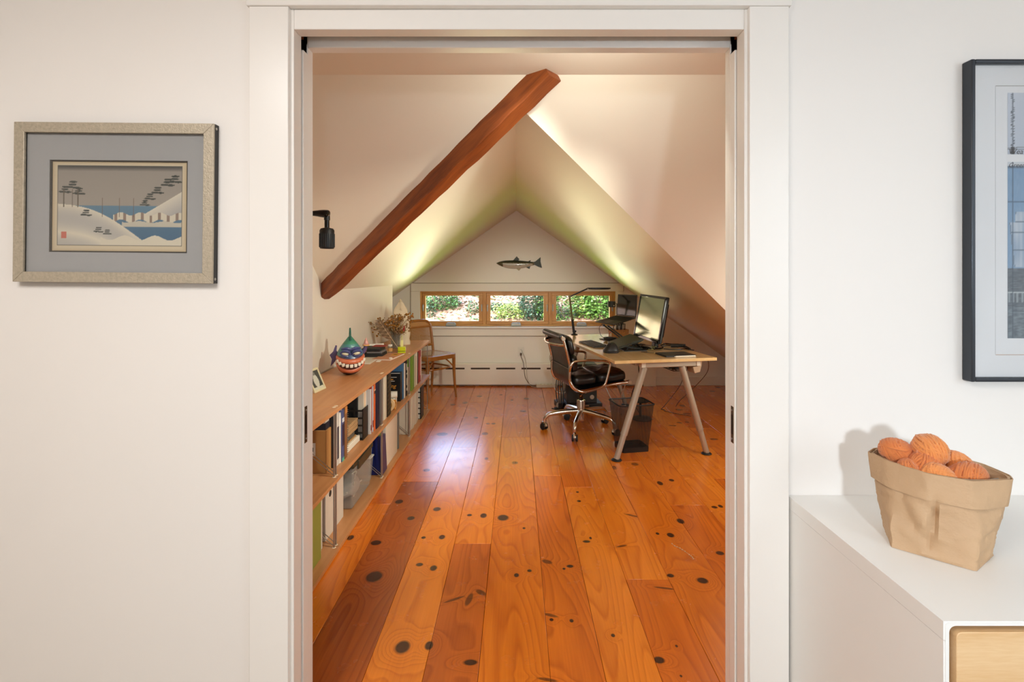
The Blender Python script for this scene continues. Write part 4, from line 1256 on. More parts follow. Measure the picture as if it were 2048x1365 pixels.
    o = MB(L4 @ Matrix.Translation((.088, -.02, .12)) @ Matrix.Rotation(rad(172), 4, 'Z')); o.prism([(.012, 0, -.02), (-.016, 0, -.050), (-.030, 0, -.066), (-.022, 0, -.02), (-.036, 0, .008), (-.014, 0, .030), (.000, 0, .070), (.010, 0, .066), (.006, 0, .035), (.018, 0, .015)], (0, .012, 0))
    o.build('tail_fin', pur, t, bevel=.003)
    o = MB(L4); o.tube(arc([(-.070, -.01, .13), (-.090, -.005, .15), (-.098, 0, .178)], 4), [.018, .017, .016, .015, .014, .013, .012, .012, .011], 10)
    o.build('side_fin', pur, t)
    o = MB(L4); o.lathe([(.020, 0), (.021, .006), (.015, .010), (.012, .022), (.007, .036), (.003, .045), (.001, .048)], (-.100, .002, .184), 14)
    o.build('ornament', mk('ornament_pink', (196, 140, 130), .4, var=.35, scale=50), t)
    MB(L4).lathe([(.022, 0), (.023, .004), (.020, .008)], (-.100, .002, .180), 14).build('ornament_band', mk('band_gold', (214, 160, 96), .35), t)
fish_sculpture()

# stack of black gadgets and papers behind the fish
slabbox('paper_sheet', 'thin stack of white papers lying on the shelf top under the black gadgets', 'paper', (-1.20, 3.60, TZ, -1.06, 3.86, TZ + .010), (206, 196, 180), .001)
slabbox('black_case', 'flat black case at the bottom of the gadget stack on the shelf top', 'case', (-1.20, 3.88, TZ, -1.045, 4.03, TZ + .034), (22, 21, 21), .004)
slabbox('grey_device', 'slim grey device lying on the flat black case', 'device', (-1.17, 3.885, TZ + .0344, -1.05, 4.02, TZ + .052), (110, 104, 104), .003)
slabbox('black_wallet', 'black wallet-like case topping the gadget stack', 'case', (-1.205, 3.87, TZ + .0524, -1.06, 4.03, TZ + .075), (16, 15, 15), .005)
slabbox('small_black_box', 'small rounded black box on the shelf top against the knee wall', 'box', (-1.262, 3.83, TZ, -1.214, 3.90, TZ + .085), (18, 17, 17), .008)
slabbox('red_booklet', 'thin red booklet lying on the black gadget stack', 'booklet', (-1.15, 3.96, TZ + .0754, -1.045, 4.06, TZ + .079), (150, 52, 44), .0008)
o = MB(frame((-1.145, 4.075, TZ), rad(20)) @ Matrix.Rotation(rad(-16), 4, 'X')); o.box(-.06, 0, 0, .06, .006, .085)
tag(o.build('white_card', M['white']), 'white card leaning behind the black gadgets on the shelf top', 'card')
o = MB(frame((-1.05, 4.14, TZ), rad(10))); o.lathe([(.016, 0), (.019, .004), (.019, .05), (.016, .056)], (0, 0, 0), 16)
j = thing('small_jar', 'small clear jar with an orange label beside the vase', 'jar', (-1.05, 4.14, TZ))
o.build('jar_body', M['vase_glass'], j)
MB(frame((-1.05, 4.14, TZ), 0)).lathe([(.0194, .014), (.0194, .042)], n=16, cap=False).build('jar_label', solid('label_amber', (206, 150, 86), .6), j)
MB(frame((-1.05, 4.14, TZ), 0)).lathe([(.017, .056), (.018, .060), (.018, .068), (.016, .070)], n=16).build('jar_lid', M['white_plastic'], j)
slabbox('white_tag', 'tiny folded white paper tag on the shelf top in front of the black gadgets', 'paper', (-1.045, 3.70, TZ, -1.015, 3.74, TZ + .006), (226, 220, 208), .001)
# pink notebook with an orange label
pn = thing('notebook', 'pink notebook with an orange label lying on the shelf top', 'notebook', (-1.0, 3.9, TZ))
Mn = frame((-1.0, 3.905, TZ), rad(-8))
MB(Mn).box(-.072, -.15, 0, .072, .15, .003).build('back_cover', solid('notebook_pink', (196, 138, 104), .6), pn, bevel=.001)
MB(Mn).box(-.070, -.147, .003, .071, .147, .010).build('pages', M['white'], pn)
MB(Mn).box(-.072, -.15, .010, .072, .15, .013).build('front_cover', solid('notebook_pink', (196, 138, 104), .6), pn, bevel=.001)
MB(Mn).box(.0, .02, .013, .056, .12, .0136).build('orange_label', solid('label_orange', (222, 156, 46), .6), pn)
for k in range(3):
    MB(Mn).box(.012, .05 + k * .014, .0136, .044, .058 + k * .014, .0139).build('label_line', M['ink'], pn)
MB(Mn).lathe([(.013, 0), (.014, .004), (.010, .009)], (.066, -.128, .0132), 12).build('elastic_knob', M['white_plastic'], pn)
# yellow-green square bottle with a tall neck and stick
yb = thing('bottle', 'square yellow-green bottle with a pale neck and a stick on the shelf top', 'bottle', (-.955, 4.15, TZ))
Mb = frame((-.955, 4.15, TZ), rad(8))
yel = mk('lime_glass', (196, 204, 32), .2, coat=.5)
MB(Mb).box(-.032, -.032, 0, .032, .032, .014).build('base_block', yel, yb, bevel=.003)
MB(Mb).box(-.031, -.031, .014, .031, .031, .017).build('dark_band', solid('band_olive', (96, 98, 20), .4), yb)
MB(Mb).box(-.032, -.032, .017, .032, .032, .052).build('body', yel, yb, bevel=.004)
MB(Mb).hexa([(-.012, -.012, .052), (.012, -.012, .052), (.012, .012, .052), (-.012, .012, .052)], [(-.009, -.009, .104), (.009, -.009, .104), (.009, .009, .104), (-.009, .009, .104)]).build('neck', mk('pale_lime', (226, 222, 150), .35), yb, bevel=.002)
MB(Mb).tube([(0, 0, .1), (0, 0, .142)], .0035, 8).build('stick', mk('stick_lime', (206, 206, 120), .5), yb)
# glass vase, dried flowers, feather, paper bag
VX, VY = -1.075, 4.42
vs_ = thing('vase', 'clear glass tumbler vase holding the dried flowers', 'vase', (VX, VY, TZ))
MB(frame((VX, VY, TZ), 0)).lathe([(.034, 0), (.036, .003), (.043, .15), (.041, .15), (.034, .008), (.0, .008)], n=24, cap=False).build('glass', M['vase_glass'], vs_)
MB(frame((VX, VY, TZ), 0)).lathe([(.030, .0085), (.033, .020)], n=18).build('pebbles', solid('vase_pebbles', (150, 116, 70), .8, var=.4, scale=120), vs_)
df = thing('dried_flowers', 'bunch of brown dried flowers and grasses in the glass vase', 'flowers', (VX, VY, TZ + .02))
r = random.Random(9)
st, hd, hd2 = MB(), MB(), MB()
for k in range(120):
    a = r.uniform(0, 6.283); sp_ = abs(r.gauss(0, .065)); hgt = r.uniform(.16, .30)
    lo = Vector((VX + .018 * math.cos(a + 2), VY + .018 * math.sin(a + 2), TZ + .03))
    hi = Vector((VX + sp_ * 1.25 * math.cos(a), VY + sp_ * math.sin(a), TZ + hgt - sp_ * .35))
    md = lo.lerp(hi, .5) + Vector((0, 0, .02))
    st.tube([lo, md, hi], .0014, 4)
    for q in range(r.randint(2, 5)):
        c = hi + Vector((r.gauss(0, .012), r.gauss(0, .012), r.gauss(0, .012)))
        (hd if k % 3 else hd2).ball(c, r.uniform(.004, .010), 6, 4)
for dx, dy, dz in ((-.13, .0, .225), (-.15, .02, .245), (-.12, -.02, .175), (-.105, 0, .190), (.12, .02, .265), (.14, 0, .285), (.1, 0, .30), (.135, .01, .235)):
    hi = Vector((VX + dx, VY + dy, TZ + dz))
    st.tube(arc([(VX + dx * .1, VY, TZ + .05), (VX + dx * .5, VY + dy, TZ + dz * .75), hi], 4), .0014, 4)
    for q in range(7):
        hd2.ball(hi + Vector((r.gauss(0, .012), r.gauss(0, .012), r.gauss(0, .010))), r.uniform(.005, .010), 6, 4)
stuff(st.build('stems', solid('dry_stem', (134, 104, 62), .9), df)); stuff(hd.build('seed_heads', solid('dry_head', (150, 116, 78), .9, var=.3, scale=60), df)); stuff(hd2.build('flower_heads', solid('dry_flower', (150, 100, 34), .9, var=.3, scale=60), df))
MB().tube([(VX + .075, VY - .02, TZ + .15), (VX + .085, VY - .02, TZ + .20)], [.009, .004], 8).build('red_bud', solid('red_bud', (176, 44, 40), .6), df)
fe = thing('feather', 'large brown barred feather leaning out of the vase', 'feather', (-1.0, 4.33, TZ + .005))
f0 = Vector((-1.015, 4.30, TZ + .006)); f1 = Vector((-1.205, 4.34, TZ + .262))
fd = (f1 - f0); fn = Vector((0, 1, 0)); fwid = fd.cross(fn).normalized()
MB().tube([f0, f0 + fd * .5, f1], [.0028, .002, .0008], 6).build('quill', solid('quill', (206, 176, 140), .5), fe)
o = MB()
n = 36
for s, wd in ((1, .060), (-1, .024)):
    for i in range(n):
        u = .30 + .68 * i / n
        wsz = wd * math.sin(math.pi * min(1, (u - .28) / .74)) ** .55
        b0 = f0 + fd * u; b1 = f0 + fd * (u + .68 / n * .96)
        tip = fd * .055
        o.hexa([b0, b0 + fwid * s * wsz + tip, b0 + fwid * s * wsz + tip + Vector((0, .001, 0)), b0 + Vector((0, .001, 0))], [b1, b1 + fwid * s * wsz + tip, b1 + fwid * s * wsz + tip + Vector((0, .001, 0)), b1 + Vector((0, .001, 0))])
vane = stuff(o.build('vane', M['print'], fe, smooth=False))
ic = fd.length
colour_by(vane, lambda co: mixc((74, 50, 34), (168, 138, 106), .5 + .5 * math.sin(((co + Vector(fe.location) - f0).dot(fd.normalized())) / ic * 52)))
pb = MB()
cen = Vector((-1.085, 4.66, TZ))
ring = []
nk, nz_ = 28, 14
for j in range(nz_ + 1):
    v = j / nz_
    w = .088 * (1 - .22 * v) * (1 if v < .74 else max(.26, 1 - (v - .74) / .26 * .74)); dpt = .045 * (1 - .72 * v)
    for k in range(nk):
        a = 6.283 * k / nk
        p_ = Vector((w * math.cos(a) + .012 * v, dpt * math.sin(a), .40 * v * (1 - .06 * math.cos(a))))
        q = p_ + Vector((1, 1, .3)) * .010 * mnoise.noise(p_ * 26)
        if j == 0: q.z = 0
        pb.v.append(cen + q)
for j in range(nz_):
    for k in range(nk):
        l = (k + 1) % nk
        pb.f.append((j * nk + k, j * nk + l, (j + 1) * nk + l, (j + 1) * nk + k))
pb.f.append(tuple(range(nz_ * nk, nz_ * nk + nk)))
pb.f.append(tuple(reversed(range(nk))))
tag(pb.build('paper_bag', mk('white_bag_paper', (222, 206, 178), .75, var=.08, scale=20, bump=.5, bscale=26), ang=22), 'tall crumpled off-white paper bag standing behind the dried flowers', 'bag')

# ------------------------------------------------------------------ spotlight on an arm, left of the doorway inside the attic
def spotlight():
    t = thing('wall_spotlight', 'black adjustable spotlight with ribbed head on a short wall arm', 'lamp', (-0.836, 2.2, 1.45))
    y = 2.2
    z = 1.612
    MB().tube([(KNX + .0005, y, z), (KNX + .02, y, z)], [.045, .042], 24).build('wall_plate', M['black'], t, bevel=.002)
    MB().tube([(KNX + .02, y, z), (-.905, y, z)], .009, 12).build('arm', M['black_gloss'], t)
    o = MB(); o.tube(arc([(-.905, y, z), (-.885, y, z), (-.86, y, z - .001), (-.832, y, z - .003), (-.826, y, z - .004)], 3), [.010, .011, .012, .013, .014, .0155, .0165, .0175, .018, .018, .016, .012, .006], 14)
    o.build('elbow', M['black_gloss'], t)
    MB().tube([(-.836, y, z - .012), (-.836, y, z - .030)], .0125, 14).build('swivel', M['black'], t)
    MB().tube([(-.836, y, z - .030), (-.836, y, z - .068)], .0105, 14).build('neck', M['black_gloss'], t)
    h = MB(); h.lathe([(.010, .092), (.026, .088), (.031, .080), (.031, .006), (.029, .0), (.026, .0), (.024, .02), (.0, .03)], (-.836, y, z - .155), 28, cap=False)
    ho = h.build('lamp_head', M['black'], t)
    o = MB()
    for k in range(26):
        a = 6.2832 * k / 26
        cx, cyy = -.836 + .0315 * math.cos(a), y + .0315 * math.sin(a)
        o.tube([(cx, cyy, z - .149), (cx, cyy, z - .090)], .0016, 5)
    o.build('cooling_ribs', M['black'], ho)
spotlight()

# ------------------------------------------------------------------ salmon plaque
def salmon():
    def X(px): return (px - KX) * .00612
    def ZZ(py): return EYE - (py - KY) * .00612
    def q(cx, cy_): return X(980 + cx / 17.067), ZZ(500 + cy_ / 17.067)
    x0, z0 = q(1000, 480)
    t = thing('fish_plaque', 'carved wooden salmon with dark green back hung above the windows', 'wall ornament', (x0, FARY - .02, z0 - .08))
    topl = [(215, 458), (300, 412), (400, 385), (520, 366), (650, 360), (800, 356), (1000, 366), (1200, 382), (1400, 408), (1500, 416), (1560, 420)]
    botl = [(215, 462), (300, 520), (400, 566), (520, 614), (650, 640), (800, 652), (1000, 648), (1200, 612), (1380, 560), (1500, 520), (1560, 505)]
    n, m = 44, 12
    def samp(L, x):
        for i in range(len(L) - 1):
            if L[i][0] <= x <= L[i + 1][0]:
                k = (x - L[i][0]) / (L[i + 1][0] - L[i][0]); return L[i][1] + (L[i + 1][1] - L[i][1]) * k
        return L[-1][1]
    vs, fs, cs = [], [], []
    for i in range(n + 1):
        xx = 215 + (1560 - 215) * i / n
        a, b = samp(topl, xx), samp(botl, xx)
        for j in range(m + 1):
            v = j / m
            px_, pz_ = q(xx, a + (b - a) * v)
            bulge = .030 * math.sin(math.pi * v) ** .6 * min(1, (i + .3) / 6) ** .5 * (1 if i < n - 8 else max(.35, (n - i) / 8))
            vs.append((px_, FARY - .004 - bulge, pz_))
    for i in range(n):
        for j in range(m):
            a = i * (m + 1) + j
            fs.append((a, a + 1, a + m + 2, a + m + 1))
    body = MB().add(vs, fs).build('body', M['painted'], t, ang=80)
    rr = random.Random(2)
    spots = [(rr.uniform(.25, .95), rr.uniform(.3, .55)) for k in range(26)]
    w = t.location
    at = body.data.color_attributes.new('ink', 'FLOAT_COLOR', 'POINT')
    for idx in range(len(body.data.vertices)):
        i, j = divmod(idx, m + 1)
        u, v = i / n, j / m
        c = (44, 50, 28) if v < .30 else mixc((92, 84, 54), (186, 178, 160), (v - .3) / .14)
        if v > .42: c = mixc((170, 160, 140), (206, 198, 184), (v - .42) / .5)
        if u < .18: c = mixc((58, 58, 34), (96, 84, 52), v)
        if u > .93: c = (92, 86, 58)
        if any((u - a) ** 2 / .00012 + (v - b) ** 2 / .004 < 1 for a, b in spots): c = (84, 72, 50)
        at.data[idx].color = (*lin(c), 1)
    fm = mk('fin_dark_green', (42, 46, 28), .5, var=.3, scale=60)
    def fin(nm, pts, mat=fm):
        p3 = [(q(*c)[0], FARY - .006, q(*c)[1]) for c in pts]
        MB().prism(p3, (0, -.009, 0)).build(nm, mat, t, bevel=.0015)
    fin('dorsal_fin', [(790, 362), (912, 222), (1008, 330), (975, 345), (985, 375)])
    fin('adipose_fin', [(1290, 398), (1385, 352), (1392, 368), (1370, 405)])
    fin('tail_fin', [(1490, 415), (1545, 400), (1725, 250), (1722, 400), (1775, 622), (1640, 572), (1520, 515)])
    fin('anal_fin', [(1230, 600), (1375, 562), (1345, 655)])
    fin('pelvic_fin', [(900, 645), (1060, 640), (985, 715)], mk('fin_pale', (176, 158, 130), .6))
    ex, ez = q(300, 462)
    MB().ball((ex, FARY - .026, ez), (.006, .004, .006), 10, 6).build('eye', M['black_gloss'], t)
salmon()

# ------------------------------------------------------------------ baseboard heater, outlet, power strip
def heater():
    t = thing('baseboard_heater', 'long off-white baseboard heater cover with slots under the windows', 'heater', (.25, FARY - .03, 0))
    x0, x1 = -1.22, 1.53
    yf = FARY - .062
    o = MB()
    z0, z1, zs0, zs1 = .022, .268, .206, .226
    o.box(x0, yf, z0, x1, yf + .004, zs0); o.box(x0, yf, zs1, x1, yf + .004, z1)
    sl = []
    k = -6
    while True:
        a = -.253 + .307 * k; k += 1
        if a > x1 - .26: break
        if a > x0 + .03: sl.append((a, a + .232))
    prev = x0
    for a, b in sl:
        o.box(prev, yf, zs0, a, yf + .004, zs1); prev = b
    o.box(prev, yf, zs0, x1, yf + .004, zs1)
    o.build('front_cover', M['heater'], t)
    MB().prism([(x0, yf, z1), (x0, yf + .012, z1 + .012), (x0, FARY - .017, z1 + .012), (x0, FARY - .017, z1)], (x1 - x0, 0, 0)).build('top_cover', M['heater'], t)
    MB().box(x0 + .01, yf + .02, .03, x1 - .01, FARY - .018, .25).build('fin_core', M['dark_gap'], t)
    MB().box(x0, yf - .0015, .052, x1, yf, .058).build('bottom_lip', M['heater'], t, bevel=.001)
    MB().box(x1 + .001, yf - .004, .0, x1 + .155, FARY - .016, .288).build('end_cap', M['heater'], t, bevel=.003)
    MB().box(x0 - .04, yf - .003, 0, x0 - .001, FARY - .016, .284).build('end_cap', M['heater'], t, bevel=.003)
    MB().box(x1 + .012, yf - .006, .02, x1 + .143, yf - .0042, .24).build('end_cap_panel', M['heater'], t, bevel=.001)
heater()
ot = thing('wall_outlet', 'white wall outlet with a plug below the middle window', 'outlet', (.048, FARY, .34))
MB().box(.010, FARY - .0065, .352, .086, FARY - .0005, .470).build('cover_plate', M['white_plastic'], ot, bevel=.002)
for zz in (.385, .435):
    so = MB().box(.031, FARY - .009, zz - .017, .065, FARY - .0066, zz + .017).build('socket', M['white_plastic'], ot, bevel=.003)
    if zz > .4:
        for xx in (.042, .054):
            MB().box(xx - .0015, FARY - .0096, zz - .002, xx + .0015, FARY - .009, zz + .008).build('slot', M['ink'], so)
ps = thing('power_strip', 'off-white power strip lying on the floor against the heater', 'power strip', (.34, 6.0, 0))
Mp = frame((.345, 6.005, .0005), rad(4))
MB(Mp).box(-.115, -.032, 0, .135, .032, .036).build('housing', mk('strip_plastic', (206, 194, 172), .5), ps, bevel=.006)
MB(Mp).box(-.113, -.018, .036, -.07, .018, .046).build('plug_block', M['white_plastic'], ps, bevel=.004)
for k in range(4):
    MB(Mp).box(-.05 + k * .042, -.014, .0358, -.022 + k * .042, .014, .0372).build('outlet_face', M['white_plastic'], ps, bevel=.001)
def cable(label, pts, r, mat, n=7, cat='cable', name='cable', group=None, extra=None):
    o = MB(); o.tube(arc(pts, n), r, 7)
    return tag(o.build(name, mat), label, cat, group)
bronze_c = solid('brown_cable', (84, 68, 52), .5)
pale_c = solid('pale_cable', (190, 180, 164), .5)
o = MB(); o.box(.036, FARY - .034, .371, .060, FARY - .0096, .399)
o.tube(arc([(.048, FARY - .033, .383), (.050, FARY - .05, .36), (.075, FARY - .07, .30), (.085, FARY - .09, .22), (.10, FARY - .10, .12), (.15, FARY - .105, .04), (.215, 6.0, .012), (.232, 6.0, .012)], 6), .0034, 7)
tag(o.build('cable', bronze_c), 'dark power cord hanging from the wall outlet to the power strip', 'cord')
cable('pale cord hanging beside the dark cord below the wall outlet', [(.058, FARY - .0125, .43), (.066, FARY - .04, .41), (.10, FARY - .075, .34), (.115, FARY - .085, .22), (.125, FARY - .10, .10), (.17, FARY - .12, .018), (.232, 5.972, .010)], .003, pale_c, cat='cord', name='cable')

# ------------------------------------------------------------------ cane chair
def cane_chair():
    cx, cyy = -.953, 5.519
    ang = math.atan2(-.655, .756)
    L4 = frame((cx, cyy, 0), ang)            # +X is the way the sitter faces, +Y the sitter's left
    t = thing('cane_chair', 'bentwood chair with cane seat and back standing past the shelf end', 'chair', (cx, cyy, 0))
    W_ = M['bentwood']
    sz = .482
    def rr(w, d, r, n=5, dx=0):
        out = []
        for (sx, sy) in ((1, 1), (-1, 1), (-1, -1), (1, -1)):
            r0 = {(1, 1): 0, (-1, 1): 90, (-1, -1): 180, (1, -1): 270}[(sx, sy)]
            for k in range(n + 1):
                a = rad(r0 + 90 * k / n)
                out.append((dx + sx * (w / 2 - r) + r * math.cos(a), sy * (d / 2 - r) + r * math.sin(a)))
        return out
    out = rr(.43, .43, .075); inn = rr(.345, .345, .05)
    o = MB(L4); n = len(out)
    vs = [(x, y, sz - .045) for x, y in out] + [(x, y, sz) for x, y in out] + [(x, y, sz) for x, y in inn] + [(x, y, sz - .045) for x, y in inn]
    fs = []
    for a in range(4):
        b = (a + 1) % 4
        for k in range(n):
            l = (k + 1) % n
            fs.append((a * n + k, a * n + l, b * n + l, b * n + k))
    o.add(vs, fs).build('seat_frame', W_, t, bevel=.004)
    # woven cane: mesh-like sheet, sky light glances off it
    m, tt, b = nt('cane_weave')
    co = tt.nodes.new('ShaderNodeTexCoord'); mp = tt.nodes.new('ShaderNodeMapping'); mp.inputs['Rotation'].default_value = (0, 0, -ang)
    vo = tt.nodes.new('ShaderNodeTexVoronoi'); vo.inputs['Scale'].default_value = 85; vo.inputs['Randomness'].default_value = 0.0
    tt.links.new(co.outputs['Object'], mp.inputs['Vector']); tt.links.new(mp.outputs['Vector'], vo.inputs['Vector'])
    cr = tt.nodes.new('ShaderNodeMath'); cr.operation = 'GREATER_THAN'; cr.inputs[1].default_value = .34
    tt.links.new(vo.outputs['Distance'], cr.inputs[0])
    b.inputs['Base Color'].default_value = lin((178, 132, 74)) + [1]
    mr = tt.nodes.new('ShaderNodeMapRange'); mr.inputs['To Min'].default_value = .7
    tt.links.new(cr.outputs[0], mr.inputs['Value']); tt.links.new(mr.outputs['Result'], b.inputs['Alpha'])
    setp(b, rough=.2, spec=.9, coat=.6)
    o = MB(L4); o.prism([(x * 1.01, y * 1.01, sz - .007) for x, y in inn], (0, 0, .005)); o.build('cane_seat', m, t)
    hb_ = .172
    # rear posts continue as the bent back; both ends splay back a little
    for sy in (-1, 1):
        MB(L4).tube(arc([(-.215, sy * .19, 0), (-.20, sy * .19, .2), (-.188, sy * .19, sz - .04)], 5), [.011 + .0007 * i for i in range(11)], 10).build('rear_leg', W_, t)
        MB(L4).tube(arc([(.205, sy * .192, 0), (.185, sy * .19, .14), (.175, sy * .187, .3), (.172, sy * .186, sz - .045)], 5), [.0105 + .0006 * i for i in range(16)], 10).build('front_leg', W_, t)
    def bx(z): return -.188 - .13 * (z - sz) - .05 * (z - sz) ** 2
    zt = .83
    pts = []
    for sy in (-1, 1):
        seg = [(sz - .02, .19), (.56, .19), (.66, .188), (.74, .184), (.785, .172), (.812, .145), (zt - .004, .10), (zt, .04)]
        seg = [(bx(z), sy * y, z) for z, y in seg]
        pts += seg if sy < 0 else list(reversed(seg))
    MB(L4).tube(arc(pts, 4), .0155, 10, flat=(1, 0, 0)).build('back_frame', W_, t)
    MB(L4).tube([(bx(.548), -.19, .548), (bx(.548), .19, .548)], .014, 10).build('back_rail', W_, t)
    MB(L4).tube([(bx(.758) , -.172, .758), (bx(.758), .172, .758)], .012, 8).build('back_rail', W_, t)
    # cane back panel with real strands across
    o = MB(L4)
    nzz, nyy = 30, 34
    for i in range(nzz + 1):
        z = .555 + (.752 - .555) * i / nzz
        w_ = .182 if z < .7 else .182 - .06 * ((z - .7) / .12) ** 2
        o.hexa([(bx(z) - .0008, -w_, z - .0016), (bx(z) - .0008, w_, z - .0016), (bx(z) + .0008, w_, z - .0016), (bx(z) + .0008, -w_, z - .0016)],
               [(bx(z) - .0008, -w_, z + .0016), (bx(z) - .0008, w_, z + .0016), (bx(z) + .0008, w_, z + .0016), (bx(z) + .0008, -w_, z + .0016)])
    for j in range(nyy + 1):
        y = -.178 + .356 * j / nyy
        o.hexa([(bx(.552) - .0012, y - .0016, .552), (bx(.552) - .0012, y + .0016, .552), (bx(.552) + .0002, y + .0016, .552), (bx(.552) + .0002, y - .0016, .552)],
               [(bx(.755) - .0012, y - .0016, .755), (bx(.755) - .0012, y + .0016, .755), (bx(.755) + .0002, y + .0016, .755), (bx(.755) + .0002, y - .0016, .755)])
    stuff(o.build('cane_back', solid('cane_strand', (184, 130, 66), .45), t, smooth=False))
    o = MB(L4)
    o.prism([(bx(.762), -.165, .762), (bx(.762), .165, .762), (bx(.79), .15, .79), (bx(.812), .11, .812), (bx(.818), 0, .818), (bx(.812), -.11, .812), (bx(.79), -.15, .79)], (.006, 0, 0))
    o.build('head_panel', solid('cane_strand', (184, 130, 66), .45), t)
    # bent hoop tying the legs under the seat
    hp = []
    for k in range(33):
        a = rad(-180 + 360 * k / 32)
        rx_, ry_ = .182, .176
        p4 = (abs(math.cos(a)) ** .55 * (1 if math.cos(a) > 0 else -1) * rx_, abs(math.sin(a)) ** .55 * (1 if math.sin(a) > 0 else -1) * ry_)
        hp.append((p4[0], p4[1], .335 - .0 * k))
    MB(L4).tube(hp[:-1], .0095, 8, closed=True).build('stretcher_hoop', W_, t)
    for sx in (-1, 1):
        for sy in (-1, 1):
            MB(L4).tube(arc([(sx * .174, sy * .172, .345), (sx * .16, sy * .12, .40), (sx * .15, sy * .07, sz - .042)], 4), .0075, 8).build('corner_brace', W_, t)
cane_chair()

# ------------------------------------------------------------------ desk
DA = math.atan2(.185, .9828)
DM = frame((.694, 3.552, 0), DA)           # local x across the near end (0-0.8), y along the desk (0-1.6)
DZ = .733
def D(a, b, z): return DM @ Vector((a, b, z))
def onto(px, py, z=DZ):                     # desk-local coordinates of a point on the desk top
    p = DM.inverted() @ Zp(px, py, z); return p.x, p.y
desk = thing('desk', 'pale birch desk on grey splayed steel legs beside the sloped ceiling', 'desk', D(.4, .8, 0))
MB(DM).box(0, 0, DZ - .022, .8, 1.6, DZ).build('desktop', M['desk'], desk, bevel=.0015)
def aframe(b, feet, tops):
    MB(DM).box(tops[0] - .03, b - .02, DZ - .068, tops[1] + .03, b + .02, DZ - .026).build('crossbar', M['grey_leg'], desk, bevel=.006)
    for x in (tops[0] - .045, tops[1] + .02):
        MB(DM).box(x, b - .026, DZ - .066, x + .034, b + .022, DZ - .0222).build('bar_cap', solid('cap_white', (206, 200, 186), .5), desk, bevel=.004)
    for f, tp in zip(feet, (tops[0] - .012, tops[1] - .085)):
        p0 = Vector((f, b - .004, .012)); p1 = Vector((tp, b + .002, DZ - .066))
        q = p0.lerp(p1, .268)
        lg = MB(DM).tube([q, p0.lerp(p1, .5), p1], .0245, 20).build('leg', M['grey_leg'], desk)
        MB(DM).tube([p0, q + (p1 - p0) * .02], .0212, 20).build('leg_extension', M['grey_leg'], lg)
        MB(DM).tube([q - (p1 - p0) * .006, q + (p1 - p0) * .004], .0252, 20).build('joint_ring', M['satin'], lg)
        MB(DM).lathe([(.036, .0005), (.038, .004), (.034, .009), (.018, .014)], (f, b - .004, 0), 22).build('foot', M['rubber'], lg)
aframe(.068, (.040, .754), (.268, .640))
aframe(1.53, (.0, .72), (.24, .60))
for x in (.22, .66):
    MB(DM).box(x - .022, .095, DZ - .058, x + .022, 1.50, DZ - .0225).build('side_rail', M['grey_leg'], desk, bevel=.003)
tray = MB(DM)
for k in range(15):
    tray.tube([(.50, .12 + k * .05, DZ - .06), (.515, .12 + k * .05, DZ - .112), (.625, .12 + k * .05, DZ - .112), (.635, .12 + k * .05, DZ - .06)], .003, 5)
for a, z in ((.50, .062), (.515, .112), (.55, .112), (.59, .112), (.625, .112), (.635, .062)):
    tray.tube([(a, .12, DZ - z), (a, .82, DZ - z)], .003, 5)
tray.build('cable_tray', M['black'], desk)
MB(DM).box(.525, .14, DZ - .107, .61, .75, DZ - .075).build('tray_power_block', M['black'], desk, bevel=.004)
MB(DM).prism([(.675, .06, DZ - .070), (.675, .06, DZ - .024), (.715, .06, DZ - .024), (.715, .06, DZ - .058), (.70, .06, DZ - .115), (.655, .06, DZ - .125), (.64, .06, DZ - .075)], (0, .10, 0)).build('end_bracket', solid('bracket', (178, 150, 122), .5), desk, bevel=.004)

